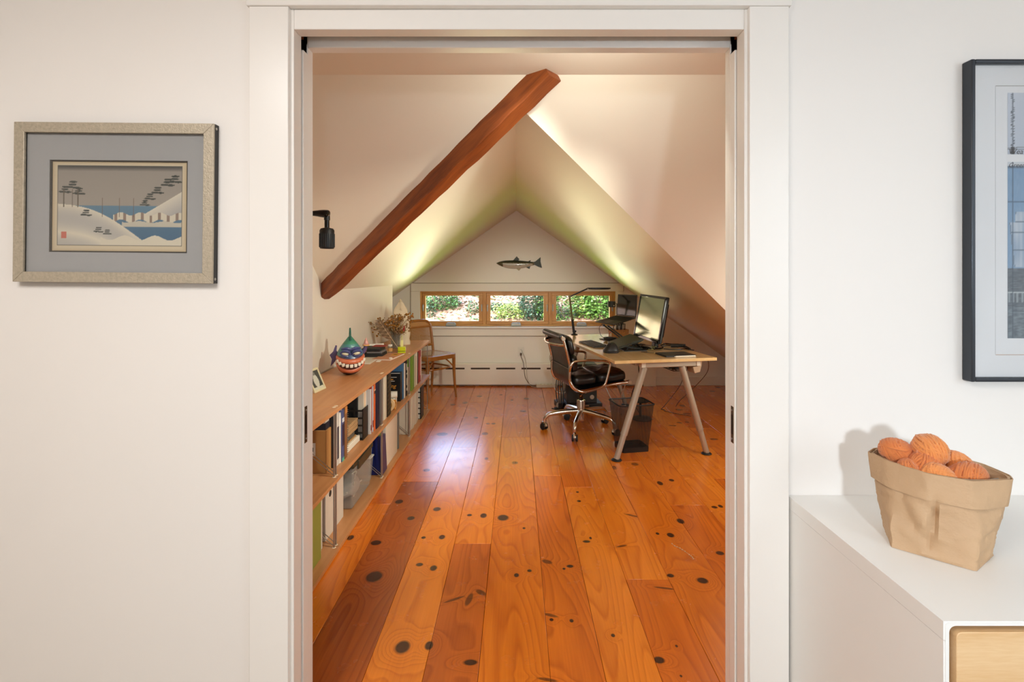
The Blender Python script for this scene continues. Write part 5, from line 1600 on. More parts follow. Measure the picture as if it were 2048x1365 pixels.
# LED desk lamp clamped to the far edge
def led_lamp():
    bx_, by_ = onto(1151, 671)
    by_ = 1.582
    p = D(bx_, by_, DZ)
    t = thing('desk_lamp', 'slim black jointed desk lamp with flat head clamped at the far end of the desk', 'lamp', p)
    MB().lathe([(.034, .0004), (.035, .004), (.030, .008), (.012, .012)], p, 22).build('clamp_base', M['black'], t)
    MB().box(p.x - .016, p.y - .006, DZ - .05, p.x + .016, p.y + .0, DZ - .0225).build('clamp_jaw', M['black'], t)
    MB().tube([p + Vector((0, 0, .008)), p + Vector((-.004, 0, .05))], .013, 12).build('post', M['black'], t)
    MB().tube([p + Vector((.020, 0, .036)), p + Vector((-.018, 0, .036))], .010, 12).build('hinge_knob', M['black'], t)
    e = P(1139, 594, p.y); j = P(1176.5, 577, p.y)
    q = p + Vector((-.006, 0, .04)); m = q.lerp(e, .34)
    MB().tube([q, m], .0125, 10).build('lower_arm', M['black'], t)
    MB().tube([m, e], .0105, 10).build('lower_arm', solid('olive_bronze', (104, 96, 58), .3, metal=.4), t)
    MB().ball(m, .0085, 10, 6).build('hinge_knob', M['satin'], t)
    MB().tube([e + Vector((0, -.014, 0)), e + Vector((0, .014, 0))], .015, 14).build('elbow', solid('olive_bronze', (104, 96, 58)), t)
    MB().tube([e, j], .0075, 10).build('upper_arm', M['black'], t)
    MB().tube([j + Vector((0, -.012, 0)), j + Vector((0, .012, 0))], .010, 12).build('hinge_knob', M['satin'], t)
    h = MB(); c = P(1199, 577.5, p.y)
    n = 28
    vs = []
    for z, s in ((.006, .90), (.009, 1.0), (-.004, 1.0), (-.010, .82)):
        for k in range(n):
            a = 6.2832 * k / n
            x = math.cos(a); y = math.sin(a)
            w_ = (.115 if x > 0 else .13) * s
            vs.append((c.x + x * w_, c.y + y * .045 * s * (1 - .25 * (x < 0) * abs(x)), c.z + z))
    fs = [tuple(range(n)), tuple(reversed(range(3 * n, 4 * n)))]
    for i in range(3):
        for k in range(n):
            l = (k + 1) % n
            fs.append((i * n + k, i * n + l, (i + 1) * n + l, (i + 1) * n + k))
    h.add(vs, fs).build('lamp_head', M['black'], t)
led_lamp()

# keyboard
def keyboard():
    c = Vector((.664, 4.390, DZ))
    Mk = frame(c, math.atan2(-.972, .235))        # local x along the long side
    t = thing('keyboard', 'dark grey slim computer keyboard on the desk in front of the chair', 'keyboard', c)
    MB(Mk).hexa([(-.18, -.062, .0006), (.18, -.062, .0006), (.18, .062, .0006), (-.18, .062, .0006)], [(-.18, -.062, .008), (.18, -.062, .008), (.18, .062, .016), (-.18, .062, .016)]).build('keyboard_base', solid('kb_grey', (58, 58, 54), .5), t, bevel=.002)
    km = solid('key_grey', (38, 38, 36), .45)
    proto = None
    for r_ in range(5):
        y = -.048 + r_ * .024
        z = .0085 + (y + .062) / .124 * .008
        if r_ == 0:
            xs = [(-.165, .026), (-.135, .024), (-.106, .024), (-.02, .138), (.066, .024), (.096, .026), (.13, .02), (.158, .02)]
        else:
            xs = [(-.164 + i * .0252, .022) for i in range(14)]
        for x, w in xs:
            MB(Mk).hexa([(x - w / 2, y - .010, z - .001), (x + w / 2, y - .010, z - .001), (x + w / 2, y + .010, z + .0003), (x - w / 2, y + .010, z + .0003)],
                        [(x - w / 2 + .002, y - .008, z + .0035), (x + w / 2 - .002, y - .008, z + .0035), (x + w / 2 - .002, y + .008, z + .005), (x - w / 2 + .002, y + .008, z + .005)]).build('key', km, t)
keyboard()

# sculpted vertical mouse
def mouse():
    c = Vector((.742, 3.945, DZ))
    t = thing('mouse', 'tall black vertical mouse near the near corner of the desk', 'mouse', c)
    Mm = frame(c, rad(8))
    rings = []
    for z, x0, x1, y0, y1 in ((.0005, -.058, .058, -.05, .055), (.010, -.061, .060, -.054, .058), (.028, -.056, .057, -.050, .054), (.050, -.036, .048, -.040, .046), (.068, -.016, .038, -.026, .034), (.078, .000, .028, -.012, .020), (.081, .008, .020, -.004, .010)):
        rings.append([((x0 + x1) / 2 + (x1 - x0) / 2 * (abs(math.cos(a)) ** .75 * (1 if math.cos(a) > 0 else -1)), (y0 + y1) / 2 + (y1 - y0) / 2 * (abs(math.sin(a)) ** .75 * (1 if math.sin(a) > 0 else -1)), z) for a in [6.2832 * k / 24 for k in range(24)]])
    vs = [p for q in rings for p in q]; n = 24
    fs = [tuple(reversed(range(n))), tuple(range((len(rings) - 1) * n, len(rings) * n))]
    for i in range(len(rings) - 1):
        for k in range(n):
            l = (k + 1) % n
            fs.append((i * n + k, i * n + l, (i + 1) * n + l, (i + 1) * n + k))
    MB(Mm).add(vs, fs).build('shell', solid('mouse_black', (34, 33, 33), .45), t, ang=60)
    MB(Mm).tube([(-.030, .0, .056), (-.010, .006, .0735)], .006, 10).build('scroll_wheel', M['rubber'], t)
    MB(Mm).tube(arc([(-.052, -.052, .014), (0, -.062, .018), (.052, -.048, .014)], 5), .0035, 6).build('thumb_rest', M['rubber'], t)
mouse()

# closed laptop resting on a low folding stand
def low_stand():
    c = Vector((.92, 4.13, DZ))
    t = thing('laptop_stand', 'low black folding stand holding the sloping closed laptop on the desk', 'stand', c)
    n0, n1 = Vector((.803, 3.965, .756)), Vector((.782, 4.30, .756))
    f0, f1 = Vector((1.018, 4.015, .819)), Vector((.995, 4.36, .819))
    MB().hexa([(.86, 3.99, DZ + .0004), (1.05, 4.03, DZ + .0004), (1.03, 4.31, DZ + .0004), (.84, 4.27, DZ + .0004)], [(.86, 3.99, DZ + .006), (1.05, 4.03, DZ + .006), (1.03, 4.31, DZ + .006), (.84, 4.27, DZ + .006)]).build('stand_base', M['black'], t, bevel=.001)
    for k in (.12, .88):
        a, b = n0.lerp(n1, k), f0.lerp(f1, k)
        dn = Vector((0, 0, -.007))
        MB().tube([a + dn + (b - a) * .08, b + dn + (b - a) * -.04], .0055, 8).build('support_arm', M['black'], t)
        MB().tube([(b - (b - a) * .12) + dn, Vector((.885, a.y + .035, DZ + .010))], .005, 8).build('support_strut', M['black'], t)
        MB().tube([a + (b - a) * .30 + dn, Vector((1.02, a.y + .045, DZ + .010))], .005, 8).build('support_strut', M['black'], t)
    l = thing('laptop', 'closed dark laptop sloping on the low stand beside the monitor', 'laptop', c + Vector((0, 0, .04)))
    nrm = (f0 - n0).cross(n1 - n0).normalized()
    if nrm.z < 0: nrm = -nrm
    th = nrm * .0075
    for nm, o0, mt in (('laptop_body', .0, 'charcoal'), ('laptop_lid', .0085, 'charcoal')):
        s0 = nrm * o0
        MB().hexa([n0 + s0, f0 + s0, f1 + s0, n1 + s0], [n0 + s0 + th, f0 + s0 + th, f1 + s0 + th, n1 + s0 + th]).build(nm, solid('laptop_grey', (62, 64, 56), .28, metal=.5, var=.03), l, bevel=.003)
low_stand()

# monitor
def monitor():
    nb_, nt_, fb_, ft_ = Vector((1.127, 4.0, .792)), Vector((1.193, 4.0, 1.168)), Vector((1.052, 4.53, .801)), Vector((1.118, 4.53, 1.177))
    c = Vector((1.13, 4.22, DZ))
    t = thing('monitor', 'large black flat monitor with a reflective green-tinted screen on the desk', 'monitor', c)
    ex = (fb_ - nb_).normalized(); ez = (nt_ - nb_).normalized(); ey = ex.cross(ez).normalized()
    if ey.x < 0: ey = -ey                     # points away from the sitter
    wd, hg = (fb_ - nb_).length, (nt_ - nb_).length
    Mo = Matrix((ex, ey, ez)).transposed().to_4x4(); Mo = Matrix.Translation(nb_) @ Mo
    MB(Mo).box(0, .008, 0, wd, .034, hg).build('housing', M['black'], t, bevel=.008)
    MB(Mo).box(.06, .034, .05, wd - .06, .07, hg - .05).build('rear_cover', M['black'], t, bevel=.012)
    bz = .020
    for nm, q in (('bezel', (0, 0, 0, wd, .012, bz + .004)), ('bezel', (0, 0, hg - bz, wd, .012, hg)), ('bezel', (0, 0, bz + .004, bz, .012, hg - bz)), ('bezel', (wd - bz, 0, bz + .004, wd, .012, hg - bz))):
        MB(Mo).box(*q).build(nm, M['black_gloss'], t, bevel=.002)
    m = mk('lcd_surface', (20, 21, 18), .16, var=.02, spec=1.0, ior=2.6, coat=.8, coatr=.12)
    m.node_tree.nodes['Principled BSDF'].inputs['Specular Tint'].default_value = (.86, 1.0, .62, 1)  # green of the reflected garden put into the screen's sheen
    MB(Mo).box(bz, .004, bz + .004, wd - bz, .0075, hg - bz).build('screen', m, t)
    for k in range(5):
        MB(Mo).box(.03 + k * .018, -.0008, .008, .040 + k * .018, 0, .013).build('button', M['satin'], t)
    MB().lathe([(.112, .0004), (.114, .006), (.108, .012), (.03, .018)], (c.x, c.y, DZ), 36, sx=.9).build('stand_base', M['black_gloss'], t)
    MB().hexa([(c.x + .015, c.y - .045, DZ + .012), (c.x + .05, c.y - .045, DZ + .012), (c.x + .05, c.y + .045, DZ + .012), (c.x + .015, c.y + .045, DZ + .012)],
              [(c.x + .065, c.y - .04, DZ + .26), (c.x + .095, c.y - .04, DZ + .26), (c.x + .095, c.y + .04, DZ + .26), (c.x + .065, c.y + .04, DZ + .26)]).build('stand_neck', M['black'], t, bevel=.006)
monitor()

# open laptop on a tall z-shaped stand
def high_laptop():
    hn, hf = Vector((1.100, 4.62, .945)), Vector((.985, 4.93, .942))
    gn, gf = Vector((.884, 4.58, .884)), Vector((.767, 4.89, .884))
    t = thing('laptop', 'open black laptop raised high on a stand at the far end of the desk', 'laptop', Vector((.94, 4.75, .88)))
    nr = (hn - gn).cross(gf - gn).normalized()
    if nr.z < 0: nr = -nr
    th = nr * .010
    deck = solid('laptop_deck', (66, 64, 56), .35, metal=.4, var=.04)
    MB().hexa([gn, hn, hf, gf], [gn + th, hn + th, hf + th, gf + th]).build('laptop_base', deck, t, bevel=.002)
    e1 = (gf - gn); e2 = (hn - gn)
    kb_ = []
    o0 = gn + th + nr * .0004
    for r_ in range(5):
        for k in range(12):
            a = o0 + e1 * (.06 + k * .074) + e2 * (.44 + r_ * .094)
            du, dv, up = e1 * .062, e2 * .078, nr * .0012
            MB().hexa([a, a + dv, a + dv + du, a + du], [a + up, a + dv + up, a + dv + du + up, a + du + up]).build('key', M['black'], t)
    a = o0 + e1 * .36 + e2 * .06
    MB().hexa([a, a + e2 * .30, a + e2 * .30 + e1 * .28, a + e1 * .28], [a + nr * .0006, a + e2 * .30 + nr * .0006, a + e2 * .30 + e1 * .28 + nr * .0006, a + e1 * .28 + nr * .0006]).build('touchpad', solid('pad_grey', (84, 82, 72), .3), t)
    up = Vector((.012, .012, .215)); bk = (hn - gn).normalized() * .006
    MB().hexa([hn + th + nr * .001, hn + th + bk + nr * .001, hf + th + bk + nr * .001, hf + th + nr * .001], [hn + up, hn + up + bk, hf + up + bk, hf + up]).build('laptop_lid', M['black'], t, bevel=.002)
    fr = -bk.normalized() * .0008
    i0 = hn.lerp(hf, .03) + th + up * .06; i1 = hf.lerp(hn, .03) + th + up * .06; j0 = hn.lerp(hf, .03) + up * .96; j1 = hf.lerp(hn, .03) + up * .96
    MB().hexa([i0 + fr, i0, i1, i1 + fr], [j0 + fr, j0, j1, j1 + fr]).build('screen', mk('laptop_glass', (14, 12, 11), .08, spec=.6), t)
    s = thing('laptop_stand', 'tall black z-shaped stand under the open laptop', 'stand', (.92, 4.73, DZ))
    MB(frame((.94, 4.73, DZ), rad(16))).box(-.13, -.10, .0004, .12, .10, .007).build('stand_base', M['black'], s, bevel=.001)
    dn = Vector((0, 0, -.004))
    q = [p.lerp((gn + hf) / 2, .22) + dn for p in (gn, hn, hf, gf)]
    MB().hexa([p - nr * .006 for p in q], q).build('top_plate', M['black'], s, bevel=.001)
    for k in (.2, .8):
        lo = Vector((1.02, 4.66, DZ + .010)).lerp(Vector((.975, 4.82, DZ + .010)), k)
        md = Vector((.86, 4.63, .862)).lerp(Vector((.815, 4.79, .862)), k)
        hi = Vector((1.0, 4.68, .905)).lerp(Vector((.955, 4.84, .905)), k)
        w = Vector((.0, .024, 0))
        olv = solid('stand_grey', (50, 50, 40), .4)
        for a_, b_ in ((lo, md),):
            nz = Vector((0, 0, .016))
            MB().hexa([a_ - w, a_ + w, a_ + w + nz, a_ - w + nz], [b_ - w, b_ + w, b_ + w + nz, b_ - w + nz]).build('support_arm', olv, s, bevel=.002)
        MB().tube([md + Vector((0, -.028, .008)), md + Vector((0, .028, .008))], .010, 12).build('hinge', M['black'], s)
high_laptop()
pk = thing('round_dock', 'round black puck-shaped device on the base of the tall laptop stand', 'device', (.865, 4.675, DZ))
MB().lathe([(.045, .0076), (.056, .012), (.060, .026), (.057, .032), (.0, .034)], (.865, 4.66, DZ), 28, cap=False).build('shell', M['black'], pk)
MB().lathe([(.034, .0346), (.034, .0356), (.030, .0358)], (.865, 4.66, DZ), 24).build('top_ring', M['charcoal'], pk)
cable('thin black cable drooping from the raised laptop to the round puck device', [(.80, 4.70, .884), (.775, 4.69, .86), (.772, 4.68, .82), (.79, 4.67, .775), (.826, 4.66, .756)], .0022, M['black'])
# pen boxes and pens
bxp = thing('pen_box', 'small patterned orange box with red flowers holding pens at the far end of the desk', 'box', (1.02, 5.02, DZ))
Mb2 = frame((1.02, 5.02, DZ), DA)
pat = mk('orange_pattern', (176, 112, 44), .6, var=.55, scale=70)
for q in ((-.09, -.045, .0004, .09, -.041, .070), (-.09, .041, .0004, .09, .045, .070), (-.09, -.041, .0004, -.086, .041, .070), (.086, -.041, .0004, .09, .041, .070), (-.086, -.041, .0004, .086, .041, .004)):
    MB(Mb2).box(*q).build('box_panel', pat, bxp)
MB(Mb2).box(-.0908, -.040, .004, -.0901, .040, .066).build('cream_panel', solid('panel_cream', (214, 196, 160), .6), bxp)
for y, z in ((-.018, .044), (.012, .030), (.024, .052)):
    MB(Mb2 @ Matrix.Translation((-.0912, y, z)) @ Matrix.Rotation(rad(90), 4, 'Y')).lathe([(.012, -.0004), (.012, .0006)], n=8).build('red_flower', solid('flower_red', (190, 54, 30), .6), bxp)
pc = thing('wire_pen_cup', 'black wire pen cup standing in the patterned orange box', 'pen holder', (1.03, 5.02, DZ))
o = MB(Mb2)
for k in range(18):
    a = 6.2832 * k / 18
    o.tube([(.03 + .036 * math.cos(a), .036 * math.sin(a), .0045), (.03 + .038 * math.cos(a), .038 * math.sin(a), .125)], .0014, 5)
for z in (.006, .065, .125):
    o.tube([(.03 + .038 * math.cos(6.2832 * k / 18), .038 * math.sin(6.2832 * k / 18), z) for k in range(18)], .002, 5, closed=True)
o.build('wire_cage', M['black'], pc)
r = random.Random(6)
pencols = [(22, 22, 22), (206, 200, 190), (20, 20, 24), (30, 30, 34), (190, 186, 178), (24, 24, 24), (200, 190, 170), (26, 24, 24)]
penlab = ['black', 'white', 'dark blue-black', 'charcoal', 'pale grey', 'glossy black', 'cream', 'dull black']
for k in range(8):
    if k < 5:
        x, y = -.055 + .014 * k, r.uniform(-.02, .02); where = 'leaning in the patterned orange box'
    else:
        a = 2.1 * k; x, y = .03 + .016 * math.cos(a), .016 * math.sin(a); where = 'standing in the wire pen cup'
    tp = thing('pen', penlab[k] + ' pen ' + where, 'pen', Mb2 @ Vector((x, y, .006)), 'pens at the far end of the desk')
    q = Vector((x + r.uniform(-.012, .012), y + r.uniform(-.012, .012), r.uniform(.135, .165)))
    b_ = Vector((x, y, .010))
    MB(Mb2).tube([b_, b_.lerp(q, .72)], .0045, 8).build('barrel', solid('pen_%d' % k, pencols[k], .4), tp)
    MB(Mb2).tube([b_.lerp(q, .72), q], [.0052, .0046], 8).build('pen_cap', M['black'], tp)
# little dark task lamp behind the open laptop
tl = thing('small_lamp', 'small dark drum-shaded lamp half hidden behind the raised laptop screen', 'lamp', (1.03, 5.155, DZ))
MB().lathe([(.045, .0004), (.046, .006), (.008, .012)], (1.03, 5.155, DZ), 22).build('lamp_base', M['black'], tl)
MB().tube([(1.03, 5.155, DZ + .010), (1.03, 5.155, DZ + .32), (.985, 5.155, DZ + .335)], .005, 8).build('stem', M['black'], tl)
MB().lathe([(.040, -.028), (.041, 0), (.040, .030), (.03, .032)], (.975, 5.155, 1.046), 24).build('lamp_shade', solid('shade_olive', (48, 50, 38), .5), tl)
MB().ball((.992, 5.117, 1.034), .006, 8, 6).build('switch', solid('switch_pale', (236, 220, 180), .3), tl)  # plain cream dot on the shade
# tablet in a dark case with a white stylus along its edge
tbm = frame((1.208, 3.815, DZ), DA + rad(1))
tt_ = thing('tablet', 'dark tablet in a folio case lying at the near end of the desk', 'tablet', (1.208, 3.815, DZ))
MB(tbm).box(-.123, -.088, .0004, .123, .088, .0045).build('case_back', M['charcoal'], tt_, bevel=.0015)
MB(tbm).box(-.120, -.085, .0046, .120, .085, .0092).build('tablet_body', M['charcoal'], tt_, bevel=.001)
MB(tbm).box(-.123, -.088, .0093, .123, .088, .0120).build('case_flap', solid('folio', (52, 50, 46), .55), tt_, bevel=.001)
st_ = thing('stylus', 'white stylus lying along the near edge of the dark tablet', 'stylus', tbm @ Vector((.02, -.096, 0)))
MB(tbm).tube([(-.045, -.0935, .0052), (.112, -.0935, .0052)], .0047, 12).build('barrel', M['white_plastic'], st_)
MB(tbm).tube([(-.062, -.0935, .0052), (-.045, -.0935, .0052)], [.001, .0046], 12).build('tip', M['white_plastic'], st_)
# cables on the desk
for k, (pts, rr_) in enumerate((
        ([(1.20, 4.18), (1.25, 4.20), (1.31, 4.16), (1.36, 4.18), (1.40, 4.07)], .005), ([(1.22, 4.27), (1.28, 4.30), (1.33, 4.21), (1.39, 4.20), (1.42, 4.10)], .006),
        ([(1.21, 4.12), (1.26, 4.09), (1.34, 4.09), (1.38, 4.12), (1.43, 4.04)], .0035))):
    o = MB(); q = [(x, y, DZ + rr_ + .0006 + (.016 if 0 < i < 4 and k < 2 else 0)) for i, (x, y) in enumerate(pts)]
    o.tube(arc(q, 6), rr_, 7)
    if k < 2:
        o.tube([Vector(q[2]) + Vector((-.03, .004, .0)), Vector(q[2]) + Vector((.03, -.004, 0))], .013, 8)
        o.tube([Vector(q[3]) + Vector((-.03, .004, 0)), Vector(q[3]) + Vector((.02, -.016, 0))], .012, 8)
    tag(o.build('cable', M['black']), ['thick black cable with plugs bunched behind the monitor stand', 'second thick plugged black cable behind the monitor, farther from the tablet', 'thin black cable looping over the desk between monitor and tablet'][k], 'cable', 'black cables beside the monitor')
cable('small loop of brown cord on the desk beside the tablet', [(1.01, 3.93, DZ + .003), (1.035, 3.965, DZ + .003), (1.00, 3.985, DZ + .003), (.985, 3.955, DZ + .003), (1.02, 3.925, DZ + .003), (1.075, 3.92, DZ + .003)], .0022, bronze_c)
o = MB()
r = random.Random(12)
for k in range(5):
    q = [(1.06 + r.uniform(-.05, .05), 4.05 + .06 * i + r.uniform(-.03, .03), DZ + .006 + abs(r.gauss(0, .012))) for i in range(6)]
    o.tube(arc(q, 5), .0028, 6)
tag(o.build('cable_tangle', M['black']), 'tangle of thin black cables under the monitor edge', 'cable')
mg = thing('key_ring', 'small bunch of olive and silver keys under the near monitor corner', 'keys', (1.09, 4.06, DZ))
for k in range(4):
    MB(frame((1.085 + k * .012, 4.055 + k * .01, DZ + .008 + k * .006), k * .9) @ Matrix.Rotation(rad(20), 4, 'X')).box(-.02, -.006, 0, .022, .006, .003).build('key', solid('key_metal', (170, 168, 110), .3, metal=.7), mg, bevel=.001)
MB(frame((1.08, 4.05, DZ + .014), .3)).tube([(.014 * math.cos(6.2832 * k / 16), .014 * math.sin(6.2832 * k / 16), 0) for k in range(16)], .0018, 6, closed=True).build('ring', M['steel'], mg)

# ------------------------------------------------------------------ under the desk
pcx = thing('computer_tower', 'dark computer tower on a low wheeled cart under the desk', 'computer', (.645, 5.05, .06))
Mt_ = frame((.645, 5.04, 0), rad(4))
MB(Mt_).box(-.150, -.08, .0765, .145, .20, .46).build('tower_case', solid('tower_brown', (46, 41, 33), .45), pcx, bevel=.005)
MB(Mt_).box(-.143, -.0815, .09, .138, -.080, .45).build('front_panel', solid('tower_front', (40, 36, 29), .5), pcx)
MB(Mt_ @ Matrix.Translation((.095, -.0826, .135)) @ Matrix.Rotation(rad(90), 4, 'X')).lathe([(.0215, -.0010), (.0215, .0010), (.018, .002)], n=24).build('round_badge', solid('badge_pale', (190, 172, 146), .4), pcx)
for k in range(5):
    MB(Mt_).box(-.08, -.0822, .36 + k * .012, .08, -.0812, .365 + k * .012).build('vent_slot', M['black'], pcx)
crt = thing('computer_cart', 'low black wheeled cart under the computer tower', 'cart', (.66, 5.04, 0))
MB(Mt_).box(-.165, -.10, .042, .195, .22, .076).build('deck', M['black'], crt, bevel=.006)
MB(Mt_).box(-.06, -.1015, .050, .06, -.1003, .062).build('label_strip', solid('strip_tan', (150, 128, 98), .5), crt)
for x in (-.13, .16):
    for y in (-.07, .18):
        w = MB(Mt_ @ Matrix.Translation((x, y, .021)) @ Matrix.Rotation(rad(90), 4, 'Y')).lathe([(.010, -.012), (.0205, -.010), (.0205, .010), (.010, .012)], n=18).build('caster', M['rubber'], crt)
o = MB(Mt_)
for k in range(4):
    o.tube(arc([(-.16, -.03 + k * .03, .44), (-.20 - .012 * k, -.04 + k * .03, .30), (-.19 - .02 * k, -.08 + .03 * k, .14), (-.22, -.06 + .03 * k, .018), (-.30 + .03 * k, -.02, .012)], 6), .005, 6)
tag(o.build('cable_bundle', M['black']), 'bundle of black cables hanging beside the computer tower under the desk', 'cable')
ub = thing('power_brick', 'black box-shaped power supply under the desk beside the computer tower', 'power supply', (.43, 5.10, 0))
MB(frame((.435, 5.12, .0006), rad(10))).box(-.035, -.09, 0, .035, .09, .055).build('housing', M['black'], ub, bevel=.006)
MB(frame((.435, 5.12, .0006), rad(10))).tube(arc([(0, -.09, .028), (.01, -.12, .022), (.06, -.15, .006)], 5), .004, 6).build('lead', M['black'], ub)
cable('white cable curving down beside the far desk leg to the floor', [(.36, 5.13, .40), (.365, 5.11, .30), (.375, 5.08, .22), (.40, 5.06, .17), (.455, 5.045, .155), (.487, 5.03, .17)], .004, M['white_plastic'])
cable('white cable lying on the floor behind the mesh basket', [(.84, 5.16, .28), (.92, 5.20, .18), (.98, 5.20, .06), (1.03, 5.16, .008), (1.07, 5.12, .006), (1.12, 5.14, .006)], .005, M['white_plastic'])
cable('black cable dropping from the desk edge beside the near leg', [(1.02, 4.20, DZ - .09), (1.03, 4.22, .52), (1.06, 4.28, .36), (1.04, 4.4, .22), (1.02, 4.55, .06), (1.0, 4.62, .006)], .0042, M['black'])
cable('second black cable looping under the desk and crossing the first', [(1.06, 4.18, DZ - .09), (1.05, 4.24, .50), (1.00, 4.30, .36), (1.02, 4.45, .24), (1.10, 4.6, .12), (1.18, 4.75, .006)], .0042, M['black'])
cable('pinkish white cable hanging under the seat front towards the basket', [(.985, 4.5, .40), (.97, 4.52, .33), (.95, 4.55, .26), (.955, 4.6, .18), (.97, 4.7, .08), (1.0, 4.8, .006)], .0042, mk('pink_cable', (206, 172, 150), .5))
rb = thing('round_base_stand', 'round black base with a short stem on the floor behind the mesh basket', 'stand', (1.17, 4.70, 0))
MB().lathe([(.085, .0006), (.088, .008), (.080, .020), (.02, .028)], (1.165, 4.66, 0), 30).build('base', solid('navy_black', (26, 27, 36), .35), rb)
MB().tube([(1.15, 4.66, .026), (1.150, 4.66, .165)], .012, 12).build('stem', M['black'], rb)
MB().lathe([(.02, -.004), (.075, .004), (.078, .014), (.03, .022)], (1.15, 4.66, .165), 26).build('upper_disc', M['black'], rb)
cable('thin brown cable dropping from the desk tray to a knot on the floor', [(1.38, 4.05, DZ - .06), (1.385, 4.2, .45), (1.42, 4.6, .22), (1.44, 4.95, .03), (1.44, 5.0, .006), (1.47, 4.98, .006), (1.46, 4.94, .006), (1.55, 4.84, .004), (1.66, 4.76, .004)], .003, bronze_c)
cable('thin brown cable bowing outwards from the outer edge of the desk', [(1.46, 3.82, DZ - .03), (1.56, 4.1, .55), (1.60, 4.5, .34), (1.60, 4.9, .12), (1.62, 5.1, .006)], .003, bronze_c)

# waste basket
def basket():
    c = Vector((.885, 3.872, 0)); an = rad(11)
    Mw = frame(c, an)
    t = thing('waste_basket', 'black wire mesh waste basket standing under the near end of the desk', 'basket', c)
    def rrect(w, d, r, n=6):
        out = []
        for q0, sx, sy in ((0, 1, 1), (90, -1, 1), (180, -1, -1), (270, 1, -1)):
            for k in range(n + 1):
                a = rad(q0 + 90 * k / n)
                out.append((sx * (w / 2 - r) + r * math.cos(a), sy * (d / 2 - r) + r * math.sin(a)))
        return out
    H_ = .362
    B_, T_ = rrect(.215, .175, .02), rrect(.285, .235, .028)
    n = len(B_)
    m, tt, b = nt('wire_mesh')
    co = tt.nodes.new('ShaderNodeTexCoord')
    wv = tt.nodes.new('ShaderNodeTexWave'); wv.inputs['Scale'].default_value = 26; wv.inputs['Distortion'].default_value = 0
    wv.bands_direction = 'X'
    tt.links.new(co.outputs['Object'], wv.inputs['Vector'])
    mr = tt.nodes.new('ShaderNodeMapRange'); mr.inputs['To Min'].default_value = .40; mr.inputs['To Max'].default_value = .58
    tt.links.new(wv.outputs['Fac'], mr.inputs['Value']); tt.links.new(mr.outputs['Result'], b.inputs['Alpha'])
    b.inputs['Base Color'].default_value = lin((30, 28, 24)) + [1]; setp(b, rough=.5)
    o = MB(Mw)
    vs = [(x, y, .030) for x, y in B_] + [(x, y, H_) for x, y in T_]
    o.add(vs, [(k, (k + 1) % n, n + (k + 1) % n, n + k) for k in range(n)])
    o.build('mesh_wall', m, t)
    o = MB(Mw)
    B2 = [(x * 1.012, y * 1.012) for x, y in B_]
    o.add([(x, y, .0005) for x, y in B_] + [(x, y, .036) for x, y in B2] + [(x * .97, y * .97, .036) for x, y in B_] + [(x * .97, y * .97, .006) for x, y in B_],
          [tuple(reversed(range(n))), tuple(range(3 * n, 4 * n))] + [(i * n + k, i * n + (k + 1) % n, (i + 1) * n + (k + 1) % n, (i + 1) * n + k) for i in range(3) for k in range(n)])
    o.build('base_pan', M['black'], t)
    MB(Mw).tube([(x, y, H_) for x, y in T_], .0055, 8, closed=True).build('rim', M['black'], t)
basket()

